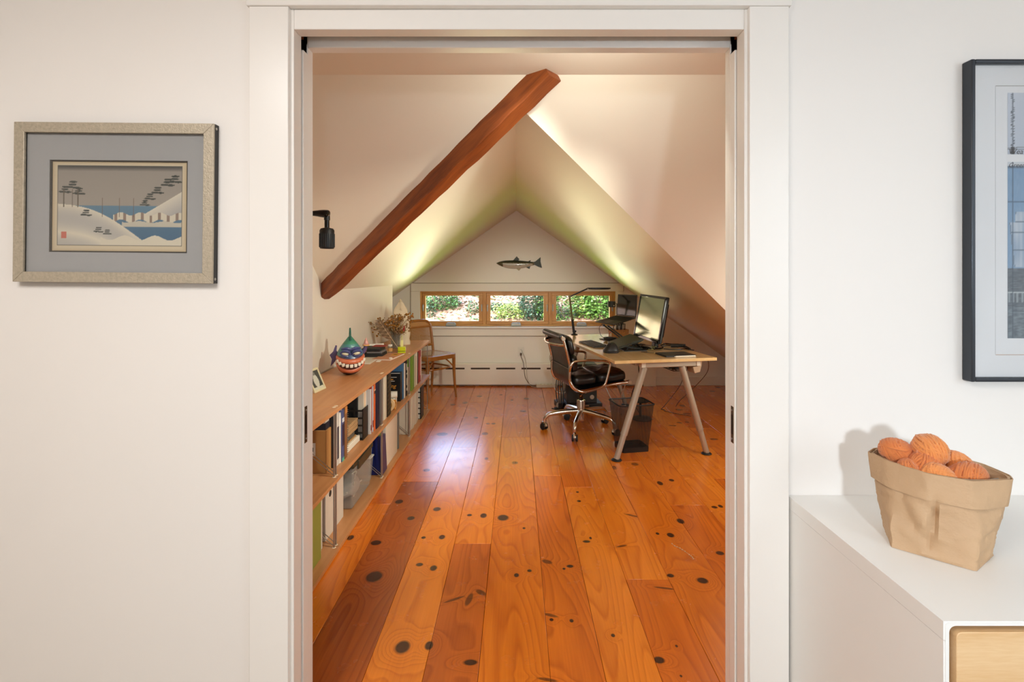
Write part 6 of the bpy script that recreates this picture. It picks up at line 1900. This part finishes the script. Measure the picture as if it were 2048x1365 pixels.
# ------------------------------------------------------------------ office chair
def office_chair():
    c = Vector((.5576, 4.353, 0)); an = rad(14)
    L4 = frame(c, an)                          # +X forward, -Y is the side nearest the doorway
    t = thing('office_chair', 'black leather soft pad office chair on a polished aluminium base at the desk', 'chair', c)
    AL, LE = M['chrome'], M['leather']
    side = arc([(-.262, 0, .845), (-.2475, 0, .8265), (-.225, 0, .752), (-.200, 0, .66), (-.188, 0, .60), (-.190, 0, .53), (-.186, 0, .47), (-.160, 0, .420), (-.110, 0, .396), (-.05, 0, .394), (.05, 0, .410), (.17, 0, .432), (.28, 0, .442), (.342, 0, .446)], 4)
    for s in (-1, 1):
        MB(L4).tube([(p.x, s * .235, p.z) for p in side], .0125, 10).build('side_frame', AL, t)
        for (x, z) in ((-.2475, .8265), (.338, .446)):
            MB(L4 @ Matrix.Translation((x, s * .235, z)) @ Matrix.Rotation(rad(90), 4, 'X')).lathe([(.0155, -.017), (.017, -.012), (.017, .012), (.0155, .017)], n=20).build('end_disc', solid('disc_white', (206, 198, 182), .3, metal=.4), t)
    # taut leather sheet stretched between the frames
    o = MB(L4)
    n = len(side); th = .005
    vs = []
    for p in side[3:-2]:
        for y in (-.228, .228):
            vs.append((p.x, y, p.z))
    m = len(vs) // 2
    off = []
    ss = side[3:-2]
    for i, p in enumerate(ss):
        a, b = ss[max(i - 1, 0)], ss[min(i + 1, m - 1)]
        d = (b - a).normalized(); nn = Vector((d.z, 0, -d.x))
        for y in (-.228, .228):
            off.append((p.x - nn.x * th, y, p.z - nn.z * th))
    vs += off
    fs = [(2 * i, 2 * i + 1, 2 * i + 3, 2 * i + 2) for i in range(m - 1)] + [(2 * m + 2 * i, 2 * m + 2 * i + 2, 2 * m + 2 * i + 3, 2 * m + 2 * i + 1) for i in range(m - 1)]
    for i in range(m - 1):
        fs += [(2 * i, 2 * i + 2, 2 * m + 2 * i + 2, 2 * m + 2 * i), (2 * i + 1, 2 * m + 2 * i + 1, 2 * m + 2 * i + 3, 2 * i + 3)]
    fs += [(0, 2 * m, 2 * m + 1, 1), (2 * m - 2, 2 * m - 1, 4 * m - 1, 4 * m - 2)]
    o.add(vs, fs).build('sling', LE, t)
    MB(L4).tube([(-.1945 - .004, -.225, .575), (-.1945 - .004, .225, .575)], .0028, 6).build('seam', solid('seam_grey', (96, 92, 82), .5), t)
    MB(L4).tube([(-.253, -.222, .835), (-.258, .222, .838)], .026, 14).build('head_roll', LE, t)
    # padded cushions: rounded boxes with a crease pattern
    def pad(nm, ctr, sx, sy, sz, rot, seed, cr=.008):
        Mq = L4 @ Matrix.Translation(ctr) @ Matrix.Rotation(rot, 4, 'Y')
        nu, nv = 40, 24
        o = MB(Mq); vs, fs = [], []
        for j in range(nv + 1):
            ph = -math.pi / 2 + math.pi * j / nv
            for k in range(nu):
                a = 6.2832 * k / nu
                def se(v, e): return math.copysign(abs(v) ** e, v)
                x = sx / 2 * se(math.cos(ph), .38) * se(math.cos(a), .40)
                y = sy / 2 * se(math.cos(ph), .38) * se(math.sin(a), .40)
                z = sz / 2 * se(math.sin(ph), .62)
                p = Vector((x, y, z))
                q = Vector((x * 9, y * 15, seed))
                k_ = mnoise.noise(q) * cr + cr * .8 * abs(mnoise.noise(q * 2.1 + Vector((3, 1, 0))))
                p.z += k_ * (1 if z > 0 else .2)
                vs.append(p)
        for j in range(nv):
            for k in range(nu):
                l = (k + 1) % nu
                fs.append((j * nu + k, j * nu + l, (j + 1) * nu + l, (j + 1) * nu + k))
        o.add(vs, fs)
        return o.build(nm, LE, t, ang=70)
    pad('seat_pad', (-.045, 0, .468), .24, .45, .092, rad(-3), 1, .012)
    pad('seat_pad', (.20, 0, .482), .285, .45, .094, rad(-3), 2, .014)
    pad('back_pad', (-.172, 0, .755), .165, .45, .070, rad(77), 3, .006)
    pad('back_pad', (-.142, 0, .610), .150, .45, .075, rad(84), 4, .006)
    # rear aluminium spreaders
    MB(L4).tube(arc([(-.233, -.230, .775), (-.262, -.20, .772), (-.290, -.10, .768), (-.296, 0, .766), (-.290, .10, .768), (-.262, .20, .772), (-.233, .230, .775)], 5), .013, 10, flat=(0, 0, 1)).build('back_spreader', AL, t)
    MB(L4).tube(arc([(-.05, -.228, .386), (-.02, -.12, .365), (0, 0, .350), (-.02, .12, .365), (-.05, .228, .386)], 5), .016, 10).build('seat_spreader', AL, t)
    MB(L4).tube([(.08, -.228, .405), (.04, 0, .365), (.08, .228, .405)], .012, 10).build('seat_spreader', AL, t)
    # looped arms
    for s in (-1, 1):
        y = s * .268
        loop = [(-.192, s * .247, .56), (-.193, y, .60), (-.180, y, .628), (-.150, y, .643), (-.05, y, .648), (.06, y, .640), (.130, y, .632), (.150, y, .612), (.142, y, .56), (.118, y, .475), (.100, y, .440), (.06, y, .418), (-.03, y, .398), (-.09, y, .392), (-.14, y, .412), (-.172, s * .255, .445), (-.185, s * .245, .475)]
        MB(L4).tube(arc(loop, 4), .0105, 10).build('armrest', AL, t)
    # tilt mechanism, column and five-star base
    MB(L4).box(-.05, -.05, .325, .07, .05, .362).build('tilt_mechanism', M['black'], t, bevel=.008)
    MB(L4).tube(arc([(.0, -.05, .338), (-.03, -.09, .330), (-.05, -.12, .322)], 4), .006, 8).build('tilt_lever', AL, t)
    MB(L4).tube([(0, 0, .255), (0, 0, .33)], .018, 16).build('gas_lift', M['black_gloss'], t)
    MB(L4).lathe([(.036, .09), (.037, .10), (.037, .255), (.034, .262), (.020, .264)], n=24).build('column', AL, t)
    for k in range(5):
        a = rad(37.5 + 72 * k) - an
        dx, dy = math.cos(a), math.sin(a)
        R_ = .315
        lp = arc([(.02 * dx, .02 * dy, .165), (.12 * dx, .12 * dy, .158), (.24 * dx, .24 * dy, .143), (.285 * dx, .285 * dy, .130), (R_ * dx, R_ * dy, .098), (R_ * dx, R_ * dy, .070)], 5)
        lg = MB(L4).tube(lp, [.024 - .0115 * i / (len(lp) - 1) for i in range(len(lp))], 12, flat=(0, 0, 1)).build('base_arm', AL, t)
        sw = a + 1.1 * k
        Mc = L4 @ Matrix.Translation((R_ * dx - .012 * math.cos(sw), R_ * dy - .012 * math.sin(sw), .0285)) @ Matrix.Rotation(sw + rad(90), 4, 'Z')
        for yy in (-.016, .016):
            MB(Mc @ Matrix.Translation((yy, 0, 0)) @ Matrix.Rotation(rad(90), 4, 'Y')).lathe([(.018, -.009), (.0275, -.007), (.0280, 0), (.0275, .007), (.018, .009)], n=22).build('caster_wheel', M['rubber'], lg)
        hs = []
        for i in range(9):
            b_ = rad(10 + 160 * i / 8)
            hs.append((0, .031 * math.cos(b_), .031 * math.sin(b_)))
        MB(Mc).tube(hs, .0135, 8, flat=(1, 0, 0)).build('caster_hood', AL, lg)
        MB(L4).tube([(R_ * dx, R_ * dy, .052), (R_ * dx, R_ * dy, .072)], .009, 10).build('caster_stem', M['steel'], lg)
office_chair()

# fine bead chain dropped on the boards
bc = MB()
pts = [(1344, 1088), (1349.5, 1092.5), (1354, 1094.5), (1360, 1097), (1364.5, 1100), (1370, 1103.5), (1378.5, 1110), (1382, 1112.5), (1385, 1115.5), (1387, 1118.5)]
for q in pts:
    p = Zp(q[0], q[1], .003)
    bc.ball((p.x, p.y, .0026), .0030, 8, 6)
ww = [Zp(q[0], q[1], .003) for q in pts]
bc.tube([(p.x, p.y, .0026) for p in ww], .0008, 4)
tag(bc.build('bead_chain', solid('pale_beads', (226, 200, 160), .3)), 'short string of tiny pale beads lying on the floorboards', 'beads')

# ------------------------------------------------------------------ front room: pictures
def left_picture():
    c = Vector((-1.1135, WY0 - .0006, 1.3175))
    Mp_ = Matrix.Translation(c) @ Matrix.Rotation(rad(.55), 4, 'Y')
    W2, H2, T = .275, .2205, .024
    t = thing('framed_print', 'champagne-framed print of a snowy blue bay on the hall wall', 'picture', c)
    b = .0285
    zc = 0
    Mq = Mp_ @ Matrix.Translation((0, 0, H2))
    def rail(pts):
        MB(Mq).prism([(x, -T, z) for x, z in pts], (0, .007, 0)).build('frame_rail', M['frame_gold'], t, bevel=.0012)
    rail([(-W2, H2), (W2, H2), (W2 - b, H2 - b), (-W2 + b, H2 - b)])
    rail([(-W2, -H2), (-W2 + b, -H2 + b), (W2 - b, -H2 + b), (W2, -H2)])
    rail([(-W2, -H2), (-W2, H2), (-W2 + b, H2 - b), (-W2 + b, -H2 + b)])
    rail([(W2, -H2), (W2 - b, -H2 + b), (W2 - b, H2 - b), (W2, H2)])
    for q in ((-W2, -T + .007, -H2, -W2 + .02, 0, H2), (W2 - .02, -T + .007, -H2, W2, 0, H2), (-W2 + .02, -T + .007, H2 - .02, W2 - .02, 0, H2), (-W2 + .02, -T + .007, -H2, W2 - .02, 0, -H2 + .02)):
        MB(Mq).box(*q).build('frame_side', M['frame_black'], t)
    for z in (H2 - .012, -H2 + .012):
        MB(Mq @ Matrix.Translation((W2 + .0004, -.012, z)) @ Matrix.Rotation(rad(90), 4, 'Y')).lathe([(.004, -.0008), (.004, .0006), (.002, .0014)], n=10).build('frame_nail', M['steel'], t)
    MB(Mq).box(-W2 + .02, -.008, -H2 + .02, W2 - .02, -.002, H2 - .02).build('backing', M['cardboard'], t)
    # mount with its opening
    ox0, ox1, oz0, oz1 = -.186, .197, -.137, .119
    o = MB(Mq)
    for q in ((-W2 + b - .004, -.0125, -H2 + b - .004, ox0, -.0105, H2 - b + .004), (ox1, -.0125, -H2 + b - .004, W2 - b + .004, -.0105, H2 - b + .004), (ox0, -.0125, oz1, ox1, -.0105, H2 - b + .004), (ox0, -.0125, -H2 + b - .004, ox1, -.0105, oz0)):
        o.box(*q)
    o.build('mount', M['mat_grey'], t)
    o = MB(Mq)
    e = .004
    for q in ((ox0, -.0104, oz0, ox0 + e * 1.3, -.0086, oz1), (ox1 - e, -.0104, oz0, ox1, -.0086, oz1), (ox0 + e * 1.3, -.0104, oz1 - e, ox1 - e, -.0086, oz1), (ox0 + e * 1.3, -.0104, oz0, ox1 - e, -.0086, oz0 + e)):
        o.box(*q)
    o.build('mount_bevel', M['mat_dark'], t)
    paper = (206, 190, 160)
    def pine(u, v, cx, cy_, s):
        return any(((u - cx - dx) / (.030 * s)) ** 2 + ((v - cy_ - dy) / (.012 * s)) ** 2 < 1 for dx, dy in ((0, 0), (-.02 * s, -.03 * s), (.025 * s, -.035 * s), (.005 * s, .03 * s)))
    def art(u, v):
        if u < .042 or u > .962 or v < .065 or v > .955: 
            return mixc((188, 166, 130), paper, min(u, 1 - u, v, 1 - v) * 30)
        a, c_ = (u - .042) / .92, (v - .065) / .89
        if a < .004 or a > .996 or c_ < .006 or c_ > .994: return (96, 92, 86)
        # smooth snowy headland, quiet bay, far shore: a plain winter seascape
        shore = .52 - .62 * a + .10 * math.sin(a * 5)
        far = .50 - .10 * abs(a - .72) * 4 + .03 * math.sin(a * 23)
        col = mixc((164, 154, 140), (150, 142, 132), c_)
        if c_ > .93: col = mixc(col, (70, 68, 64), (c_ - .93) / .06)
        if c_ < .50: col = mixc((62, 96, 124), (96, 128, 146), (c_) / .5)
        cliff = .36 + .95 * (a - .66)
        if a > .64 and c_ < cliff and c_ > .36: col = mixc((212, 202, 182), (164, 160, 156), (cliff - c_) * 4)
        if a > .45 and abs(c_ - (.355 + .02 * math.sin(a * 40))) < .045: col = (208, 198, 176) if math.sin(a * 90) > -.5 else (140, 120, 106)
        if a > .52 and .24 < c_ < .30 + .01 * math.sin(a * 31): col = (192, 184, 166)
        if c_ < shore: col = mixc((216, 206, 184), (170, 166, 160), abs(math.sin((shore - c_) * 9)) * .8)
        if c_ < .10 + .03 * math.sin(a * 26) and a > .35: col = (212, 202, 180)
        for cx, cz, s in ((.06, .70, 1.0), (.12, .76, 1.1), (.17, .68, 1.0), (.23, .41, .9), (.33, .2, .8), (.40, .17, .7), (.74, .62, .9), (.80, .70, 1.0), (.88, .80, 1.1), (.94, .84, 1.1), (.70, .54, .8)):
            if pine(a, c_, cx, cz, s): col = (62, 66, 60)
        for cx in (.05, .12, .165):
            if abs(a - cx) < .004 and .48 < c_ < .70: col = (96, 86, 72)
        for cx in (.36, .50, .61):
            if abs(a - cx) < .0025 and .36 < c_ < .60: col = (110, 92, 78)
        if .03 < a < .075 and .09 < c_ < .17: col = (196, 108, 88)
        return col
    q0 = Mq @ Vector((ox0 + .003, -.0085, oz0 + .003)); R3 = Mq.to_3x3()
    paint_grid('print', M['print'], t, q0, R3 @ Vector((ox1 - ox0 - .006, 0, 0)), R3 @ Vector((0, 0, oz1 - oz0 - .006)), 230, 150, art)
    MB(Mq).box(-W2 + b - .003, -.0165, -H2 + b - .003, W2 - b + .003, -.0155, H2 - b + .003).build('glazing', M['picture_glass'], t)
left_picture()

def right_picture():
    x0, x1, z0, z1, T = 1.2446, 1.93, 1.045, 1.931, .031
    y0 = WY0 - .0006
    t = thing('framed_drawing', 'large gunmetal-framed blue drawing of a pale house hung above the dresser', 'picture', ((x0 + x1) / 2, y0, z0))
    fw_ = .012
    for q in ((x0, y0 - T, z0, x0 + fw_, y0, z1), (x1 - fw_, y0 - T, z0, x1, y0, z1), (x0 + fw_, y0 - T, z1 - fw_, x1 - fw_, y0, z1), (x0 + fw_, y0 - T, z0, x1 - fw_, y0, z0 + fw_)):
        MB().box(*q).build('frame_rail', M['frame_metal'], t, bevel=.0035, seg=3)
    MB().box(x0 + fw_, y0 - .016, z0 + fw_, x1 - fw_, y0 - .013, z1 - fw_).build('mount', M['mat_white'], t)
    MB().box(x0 + fw_, y0 - .012, z0 + fw_, x1 - fw_, y0 - .004, z1 - fw_).build('backing', M['cardboard'], t)
    yy = y0 - .0162
    s = 1.384 / 1000
    def XX(px): return (px - KX) * s
    def ZZ(py): return EYE - (py - KY) * s
    ln = solid('grey_line', (170, 166, 160), .8); lr = solid('rust_line', (202, 172, 150), .8)
    MB().box(XX(1991), yy - .0004, ZZ(172) - .0008, 1.80, yy, ZZ(172) + .0008).build('ruled_line', ln, t)
    MB().box(XX(1991), yy - .0004, ZZ(710) - .0008, 1.80, yy, ZZ(710) + .0008).build('ruled_line', lr, t)
    MB().box(XX(1990), yy - .0003, ZZ(710), XX(1990.6), yy, ZZ(172)).build('ruled_line', solid('faint_line', (206, 206, 208), .8), t)
    XR = 1.78
    wU = XR - XX(2014.5)
    r = random.Random(31)
    def upper(u, v):
        c = mixc((196, 206, 220), (208, 216, 228), v)
        if abs(u - .032) < .006: c = (128, 138, 152)
        if abs(u - .032) < .012 and mnoise.noise(Vector((u * 90, v * 60, 0))) > .15: c = (96, 104, 116)
        if v < .18 and abs(v - .10 - .12 * u) < .008: c = (140, 146, 156)
        if .02 < u < .045 and v < .12: c = (70, 76, 84)
        return c
    paint_grid('upper_sketch', M['print'], t, (XX(2014.5), yy - .0003, ZZ(309)), (wU, 0, 0), (0, 0, ZZ(186) - ZZ(309)), 120, 70, upper)
    def lower(u, v):
        x = u * wU / .09                      # 1 = about nine centimetres
        x = x if x < 1.9 else 3.8 - x
        n_ = mnoise.noise(Vector((u * 160, v * 24, 2))) ; n2 = mnoise.noise(Vector((u * 30, v * 120, 5)))
        c = mixc((122, 156, 190), (146, 176, 204), .5 + n_ * .5)
        if v > .975: c = (216, 222, 228)
        elif v > .965: c = (112, 136, 160)
        apex = .745
        edge = .055 + (.66 - v) * .55 if v < .66 else (.22 if v < .70 else .22 + (v - .70) * 1.5)
        if .40 < v < .715 and x > max(edge, .05):
            c = mixc((150, 172, 196), (206, 214, 222), .5 + .9 * mnoise.noise(Vector((x * 9, v * 5, 1))))
            if abs(v - .60) < .006 or abs(v - .50) < .006 or abs(v - .66) < .006: c = (104, 124, 144)
            if abs(x - edge) < .03: c = (120, 140, 160)
        if v < .40: c = mixc((84, 96, 108), (112, 124, 134), .5 + n2)
        if v < .40 and .20 < v < .26 and math.sin(x * 46) > .2: c = (146, 158, 166)
        if abs(v - .262) < .004: c = (186, 196, 200)
        if v < .18: c = mixc((90, 102, 114), (132, 148, 158), .5 + n2 * .9)
        if abs(x - .16) < .012: c = mixc(c, (60, 76, 92), .6)
        if abs(v - .775) < .003: c = (92, 116, 140)
        return c
    paint_grid('lower_sketch', M['print'], t, (XX(2014.5), yy - .0003, ZZ(677)), (wU, 0, 0), (0, 0, ZZ(324) - ZZ(677)), 150, 150, lower)
    ink = solid('pencil', (72, 76, 82), .9)
    MB().box(XX(2014.5), yy - .0012, ZZ(299.5), XR, yy - .0004, ZZ(298.8)).build('pencil_rule', ink, t)
    txt('Weaver', ink, (XX(2015), yy - .0010, ZZ(304)), (rad(90), 0, 0), .021, t, 'handwriting', shear=.25, align='LEFT')
    txt('Green', ink, (XX(2015), yy - .0010, ZZ(331)), (rad(90), 0, 0), .018, t, 'handwriting', shear=.35, align='LEFT')
    MB().box(x0 + fw_ - .002, y0 - .0235, z0 + fw_ - .002, x1 - fw_ + .002, y0 - .0225, z1 - fw_ + .002).build('glazing', M['picture_glass'], t)
right_picture()

# ------------------------------------------------------------------ front room: dresser
def dresser():
    x0, x1, y0, y1, zt = .757, 2.25, .888, WY0 - .001, .722
    t = thing('dresser', 'white lacquered dresser with recessed maple drawers against the hall wall', 'dresser', ((x0 + x1) / 2, (y0 + y1) / 2, 0))
    r_ = .012
    xs = [x0 + .011, (x0 + x1) / 2, x1 - .011]
    o = MB(); o.box(x0, y0, zt - .0065, x1, y1, zt); o.box(x0, y0 + .024, zt - .0335, x1, y1, zt - .0065); o.box(x0, y0, zt - .0335, x0 + .009, y0 + .024, zt - .0065); o.box(x1 - .009, y0, zt - .0335, x1, y0 + .024, zt - .0065); o.build('top', M['lacquer'], t)
    MB().box(x0 + .0006, y0 + .0006, .06, x0 + .009, y1, zt - .0345).build('side_panel', M['lacquer'], t)
    MB().box(x1 - .009, y0 + .0006, .06, x1 - .0006, y1, zt - .0345).build('side_panel', M['lacquer'], t)
    MB().box(x0 + .02, y0 + .04, .0, x1 - .02, y1, .06).build('plinth', M['lacquer'], t)
    MB().box(x0 + .018, y1 - .01, .06, x1 - .018, y1 - .001, zt - .0345).build('back_panel', M['lacquer'], t)
    inner = wood('maple_brown', (172, 118, 66), (146, 94, 48), .5, 'X')  # brown inner wood seen through the drawer gaps
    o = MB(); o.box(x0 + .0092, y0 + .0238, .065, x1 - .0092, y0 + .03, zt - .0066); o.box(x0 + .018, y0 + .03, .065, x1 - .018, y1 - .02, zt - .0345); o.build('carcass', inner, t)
    # frame lip with rounded opening round every drawer
    def rrect(xa, za, xb, zb, r, n=6):
        out = []
        for q0, cx, cz in ((0, xb - r, zb - r), (90, xa + r, zb - r), (180, xa + r, za + r), (270, xb - r, za + r)):
            for k in range(n + 1):
                a = rad(q0 + 90 * k / n)
                out.append((cx + r * math.cos(a), cz + r * math.sin(a)))
        return out
    # the lip is a thin white face frame: outer rectangle minus rounded openings
    op = []
    for i in range(2):
        for zb, za in ((zt - .0075, .40), (.385, .075)):
            xa = x0 + .0095 if i == 0 else (x0 + x1) / 2 + .006
            xb = (x0 + x1) / 2 - .006 if i == 0 else x1 - .0095
            op.append((xa, za, xb, zb))
    yl = y0 - .0012
    for (xa, za, xb, zb) in op:
        ex = .0062
        a = rrect(xa - ex, za - ex, xb + ex, zb + ex, .004); b = rrect(xa, za, xb, zb, r_)
        n = len(a)
        o = MB()
        vs = [(x, yl, z) for x, z in a] + [(x, yl, z) for x, z in b] + [(x, y0 + .020, z) for x, z in b] + [(x, y0 + .020, z) for x, z in a]
        o.add(vs, [(i * n + k, i * n + (k + 1) % n, ((i + 1) % 4) * n + (k + 1) % n, ((i + 1) % 4) * n + k) for i in range(4) for k in range(n)])
        o.build('face_frame', M['lacquer'], t)
        g = .0145
        d = rrect(xa + g, za + g, xb - g, zb - g * .85, .010)
        MB().prism([(x, yl + .0010, z) for x, z in d], (0, .018, 0)).build('drawer', M['maple'], t, bevel=.0012)
dresser()

# ------------------------------------------------------------------ paper bag full of wool
BZ = .722
def wool_bag():
    bot = [(.845, 1.130), (.952, 1.036), (1.048, 1.098), (.905, 1.235)]
    rim = [(.868, 1.228), (.872, 1.170), (.900, 1.098), (.960, 1.058), (1.050, 1.066), (1.066, 1.090), (1.068, 1.150), (1.030, 1.236), (.960, 1.262), (.900, 1.252)]
    t = thing('paper_bag', 'rolled-top brown kraft paper bag of orange wool on the white dresser', 'bag', (.95, 1.13, BZ))
    n = 96
    def loop(pts, n, start):
        P_ = [Vector((x, y)) for x, y in pts]
        L = [0]
        for i in range(len(P_)):
            L.append(L[-1] + (P_[(i + 1) % len(P_)] - P_[i]).length)
        out = []
        for k in range(n):
            s = (k / n * L[-1] + start) % L[-1]
            for i in range(len(P_)):
                if L[i] <= s <= L[i + 1]:
                    out.append(P_[i].lerp(P_[(i + 1) % len(P_)], (s - L[i]) / max(L[i + 1] - L[i], 1e-6))); break
        return out
    B_ = loop(bot, n, 0)
    # match the rim's start to the left-front corner of the bottom
    R0 = loop(rim, n, 0)
    cB = sum(B_, Vector((0, 0))) / n; cR = sum(R0, Vector((0, 0))) / n
    def byang(pts, c):
        return sorted(pts, key=lambda p: math.atan2(p.y - c.y, p.x - c.x))
    B_, R0 = byang(loop(bot, 400, 0), cB), byang(loop(rim, 400, 0), cR)
    B_ = [B_[int(k * 400 / n)] for k in range(n)]; R0 = [R0[int(k * 400 / n)] for k in range(n)]
    H_ = .180
    cu = .056
    def fold(k, v):
        """how far the front panel folds in, a sharp vertical pleat and a diagonal dent"""
        b = B_[k].lerp(R0[k], v)
        u = (b.x - .90) / .06
        d = 0
        if b.y < 1.16:
            s = abs(b.x - (.905 + .012 * v - .01 * (1 - v)))
            d += .014 * max(0, 1 - s / .006) * math.sin(math.pi * min(1, v * 1.25)) 
            q = abs((b.x - .868) * .8 + (v - .36) * .10)
            d += .010 * max(0, 1 - q / .020) * max(0, 1 - abs(v - .36) / .3)
            d -= .006 * max(0, 1 - abs(b.x - .888) / .012) * max(0, 1 - abs(v - .48) / .3)
        return d * max(0, min(1, (1.165 - b.y) / .035))
    nz = 30
    def wall(inset, v0, v1, m, crumple, flare=0.0):
        out = []
        for j in range(m + 1):
            v = v0 + (v1 - v0) * j / m
            row = []
            for k in range(n):
                e = v ** .85
                p = B_[k].lerp(R0[k], e)
                c = cB.lerp(cR, e)
                d = (p - c); L = d.length; d = d / L
                bulge = .006 * math.sin(math.pi * v)
                w = Vector((p.x * 32, p.y * 32, v * 5))
                cr = crumple * (mnoise.noise(w) + .9 * (.35 - abs(mnoise.noise(w * 1.7 + Vector((4, 0, 0))))) + .4 * mnoise.noise(w * 3.1)) * (1 if 0 < j else 0)
                q = p + d * (bulge * .5 + cr - inset - fold(k, v) + flare)
                row.append((q.x, q.y, BZ + .0006 + H_ * v))
            out.append(row)
        return out
    outer = wall(0, 0, 1, nz, .0050)
    inner = wall(.0022, 1, .05, nz, .0050)
    rows = outer + inner
    o = MB()
    o.v = [Vector(p) for row in rows for p in row]
    for j in range(len(rows) - 1):
        for k in range(n):
            l = (k + 1) % n
            o.f.append((j * n + k, j * n + l, (j + 1) * n + l, (j + 1) * n + k))
    o.f.append(tuple(reversed(range(n))))
    o.f.append(tuple(range((len(rows) - 1) * n, len(rows) * n)))
    o.build('bag_wall', M['kraft'], t, ang=28)
    ca = wall(0, 1 - cu / H_, 1.004, 8, .0008, .0062)
    cb_ = wall(0, 1.004, 1 - cu / H_, 8, .0008, .0044)
    rows = ca + cb_
    o = MB(); o.v = [Vector(p) for row in rows for p in row]
    for j in range(len(rows)):
        jj = (j + 1) % len(rows)
        for k in range(n):
            l = (k + 1) % n
            o.f.append((j * n + k, j * n + l, jj * n + l, jj * n + k))
    o.build('cuff', M['kraft'], t, ang=40)
wool_bag()
def yarn_ball(label, c, r3, rot, mat, seed, turns=15, thick=.0027):
    """wound like a real ball: bundles of parallel strands laid over one another in changing directions"""
    r = random.Random(seed)
    t = thing('yarn_ball', label, 'yarn', Vector(c) - Vector((0, 0, r3[2])), 'balls of orange wool in the kraft bag')
    Mx = Matrix.Translation(c) @ rot.to_4x4()
    MB(Mx).ball((0, 0, 0), [x * .86 for x in r3], 18, 12).build('core', mat, t)
    o = MB(Mx)
    layers = [(.90, Vector((.1, .2, 1))), (.93, Vector((1, .3, .2))), (.955, Vector((.3, 1, -.3))), (.98, Vector((-.6, .4, .8))), (1.0, Vector((.8, -.5, .5)))]
    for li, (sc, ax0) in enumerate(layers):
        n_ = turns + (4 if li < 3 else -3)
        wob = Vector((r.gauss(0, .25), r.gauss(0, .25), r.gauss(0, .25)))
        for k in range(n_):
            ax = (ax0 + wob + Vector((r.gauss(0, .07), r.gauss(0, .07), r.gauss(0, .07)))).normalized()
            half = .95 if li < 3 else .55
            off = -half + 2 * half * (k + r.uniform(-.2, .2)) / (n_ - 1)
            off = max(-.97, min(.97, off))
            e1 = ax.orthogonal().normalized(); e2 = ax.cross(e1)
            rho = math.sqrt(1 - off * off)
            pts = []
            ph = r.uniform(0, 6.28)
            for i in range(20):
                a_ = 6.2832 * i / 20
                v = ax * (off + .05 * math.sin(2 * a_ + ph)) + (e1 * math.cos(a_) + e2 * math.sin(a_)) * rho
                v = v.normalized() * (sc + .012 * math.sin(3 * a_ + k))
                pts.append((v.x * r3[0], v.y * r3[1], v.z * r3[2]))
            o.tube(pts, thick * r.uniform(.85, 1.1), 5, closed=True)
    o.build('wound_strands', mat, t, ang=85)
    o = MB(Mx)
    a0 = r.uniform(0, 6.28)
    pts = [(r3[0] * 1.03 * math.cos(a0 + .12 * i), r3[1] * 1.03 * math.sin(a0 + .12 * i), r3[2] * (.25 + .03 * i)) for i in range(9)]
    o.tube(pts, thick, 5)
    o.build('loose_end', mat, t)
E = lambda x, y, z: Matrix.Rotation(rad(z), 3, 'Z') @ Matrix.Rotation(rad(y), 3, 'Y') @ Matrix.Rotation(rad(x), 3, 'X')
zb = BZ + .18
yarn_ball('topmost round ball of orange wool, highest in the kraft bag', (.962, 1.165, zb + .028), (.036, .036, .034), E(30, 20, 10), M['yarn'], 1)
yarn_ball('oval ball of orange wool at the bag corner farthest from the drawers', (.908, 1.196, zb + .014), (.037, .030, .029), E(0, 15, -20), M['yarn2'], 2)
yarn_ball('ball of orange wool in the very middle of the bag, below the topmost ball', (.938, 1.148, zb - .004), (.036, .033, .028), E(50, 0, 30), M['yarn2'], 3)
yarn_ball('smaller ball of orange wool against the front rim of the bag', (.938, 1.113, zb - .012), (.034, .026, .025), E(10, 20, -30), M['yarn'], 4)
yarn_ball('large oval ball of orange wool by the front rim, nearest the drawers', (.998, 1.108, zb - .012), (.042, .031, .030), E(20, -10, 10), M['yarn2'], 5)
yarn_ball('ball of orange wool behind the large oval one, at the right of the bag', (1.014, 1.160, zb - .004), (.038, .030, .028), E(60, 10, -25), M['yarn'], 6)
yarn_ball('half-buried plied ball of orange wool along the front rim near the narrow bag corner', (.902, 1.150, zb - .016), (.030, .027, .022), E(80, 0, 60), M['yarn2'], 7)
cardm = solid('grey_card', (172, 160, 146), .7)
o = MB(); pl = [(.945, 1.072), (.972, 1.066), (1.005, 1.066), (1.035, 1.074)]
for i in range(3):
    (xa, ya), (xb, yb_) = pl[i], pl[i + 1]
    o.hexa([(xa, ya, zb - .05), (xb, yb_, zb - .05), (xb, yb_ + .0015, zb - .05), (xa, ya + .0015, zb - .05)], [(xa, ya, zb - .001), (xb, yb_, zb - .001), (xb, yb_ + .0015, zb - .001), (xa, ya + .0015, zb - .001)])
lab_ = tag(o.build('paper_band', cardm, smooth=False), 'grey paper wool band tucked inside the front rim of the bag', 'label')
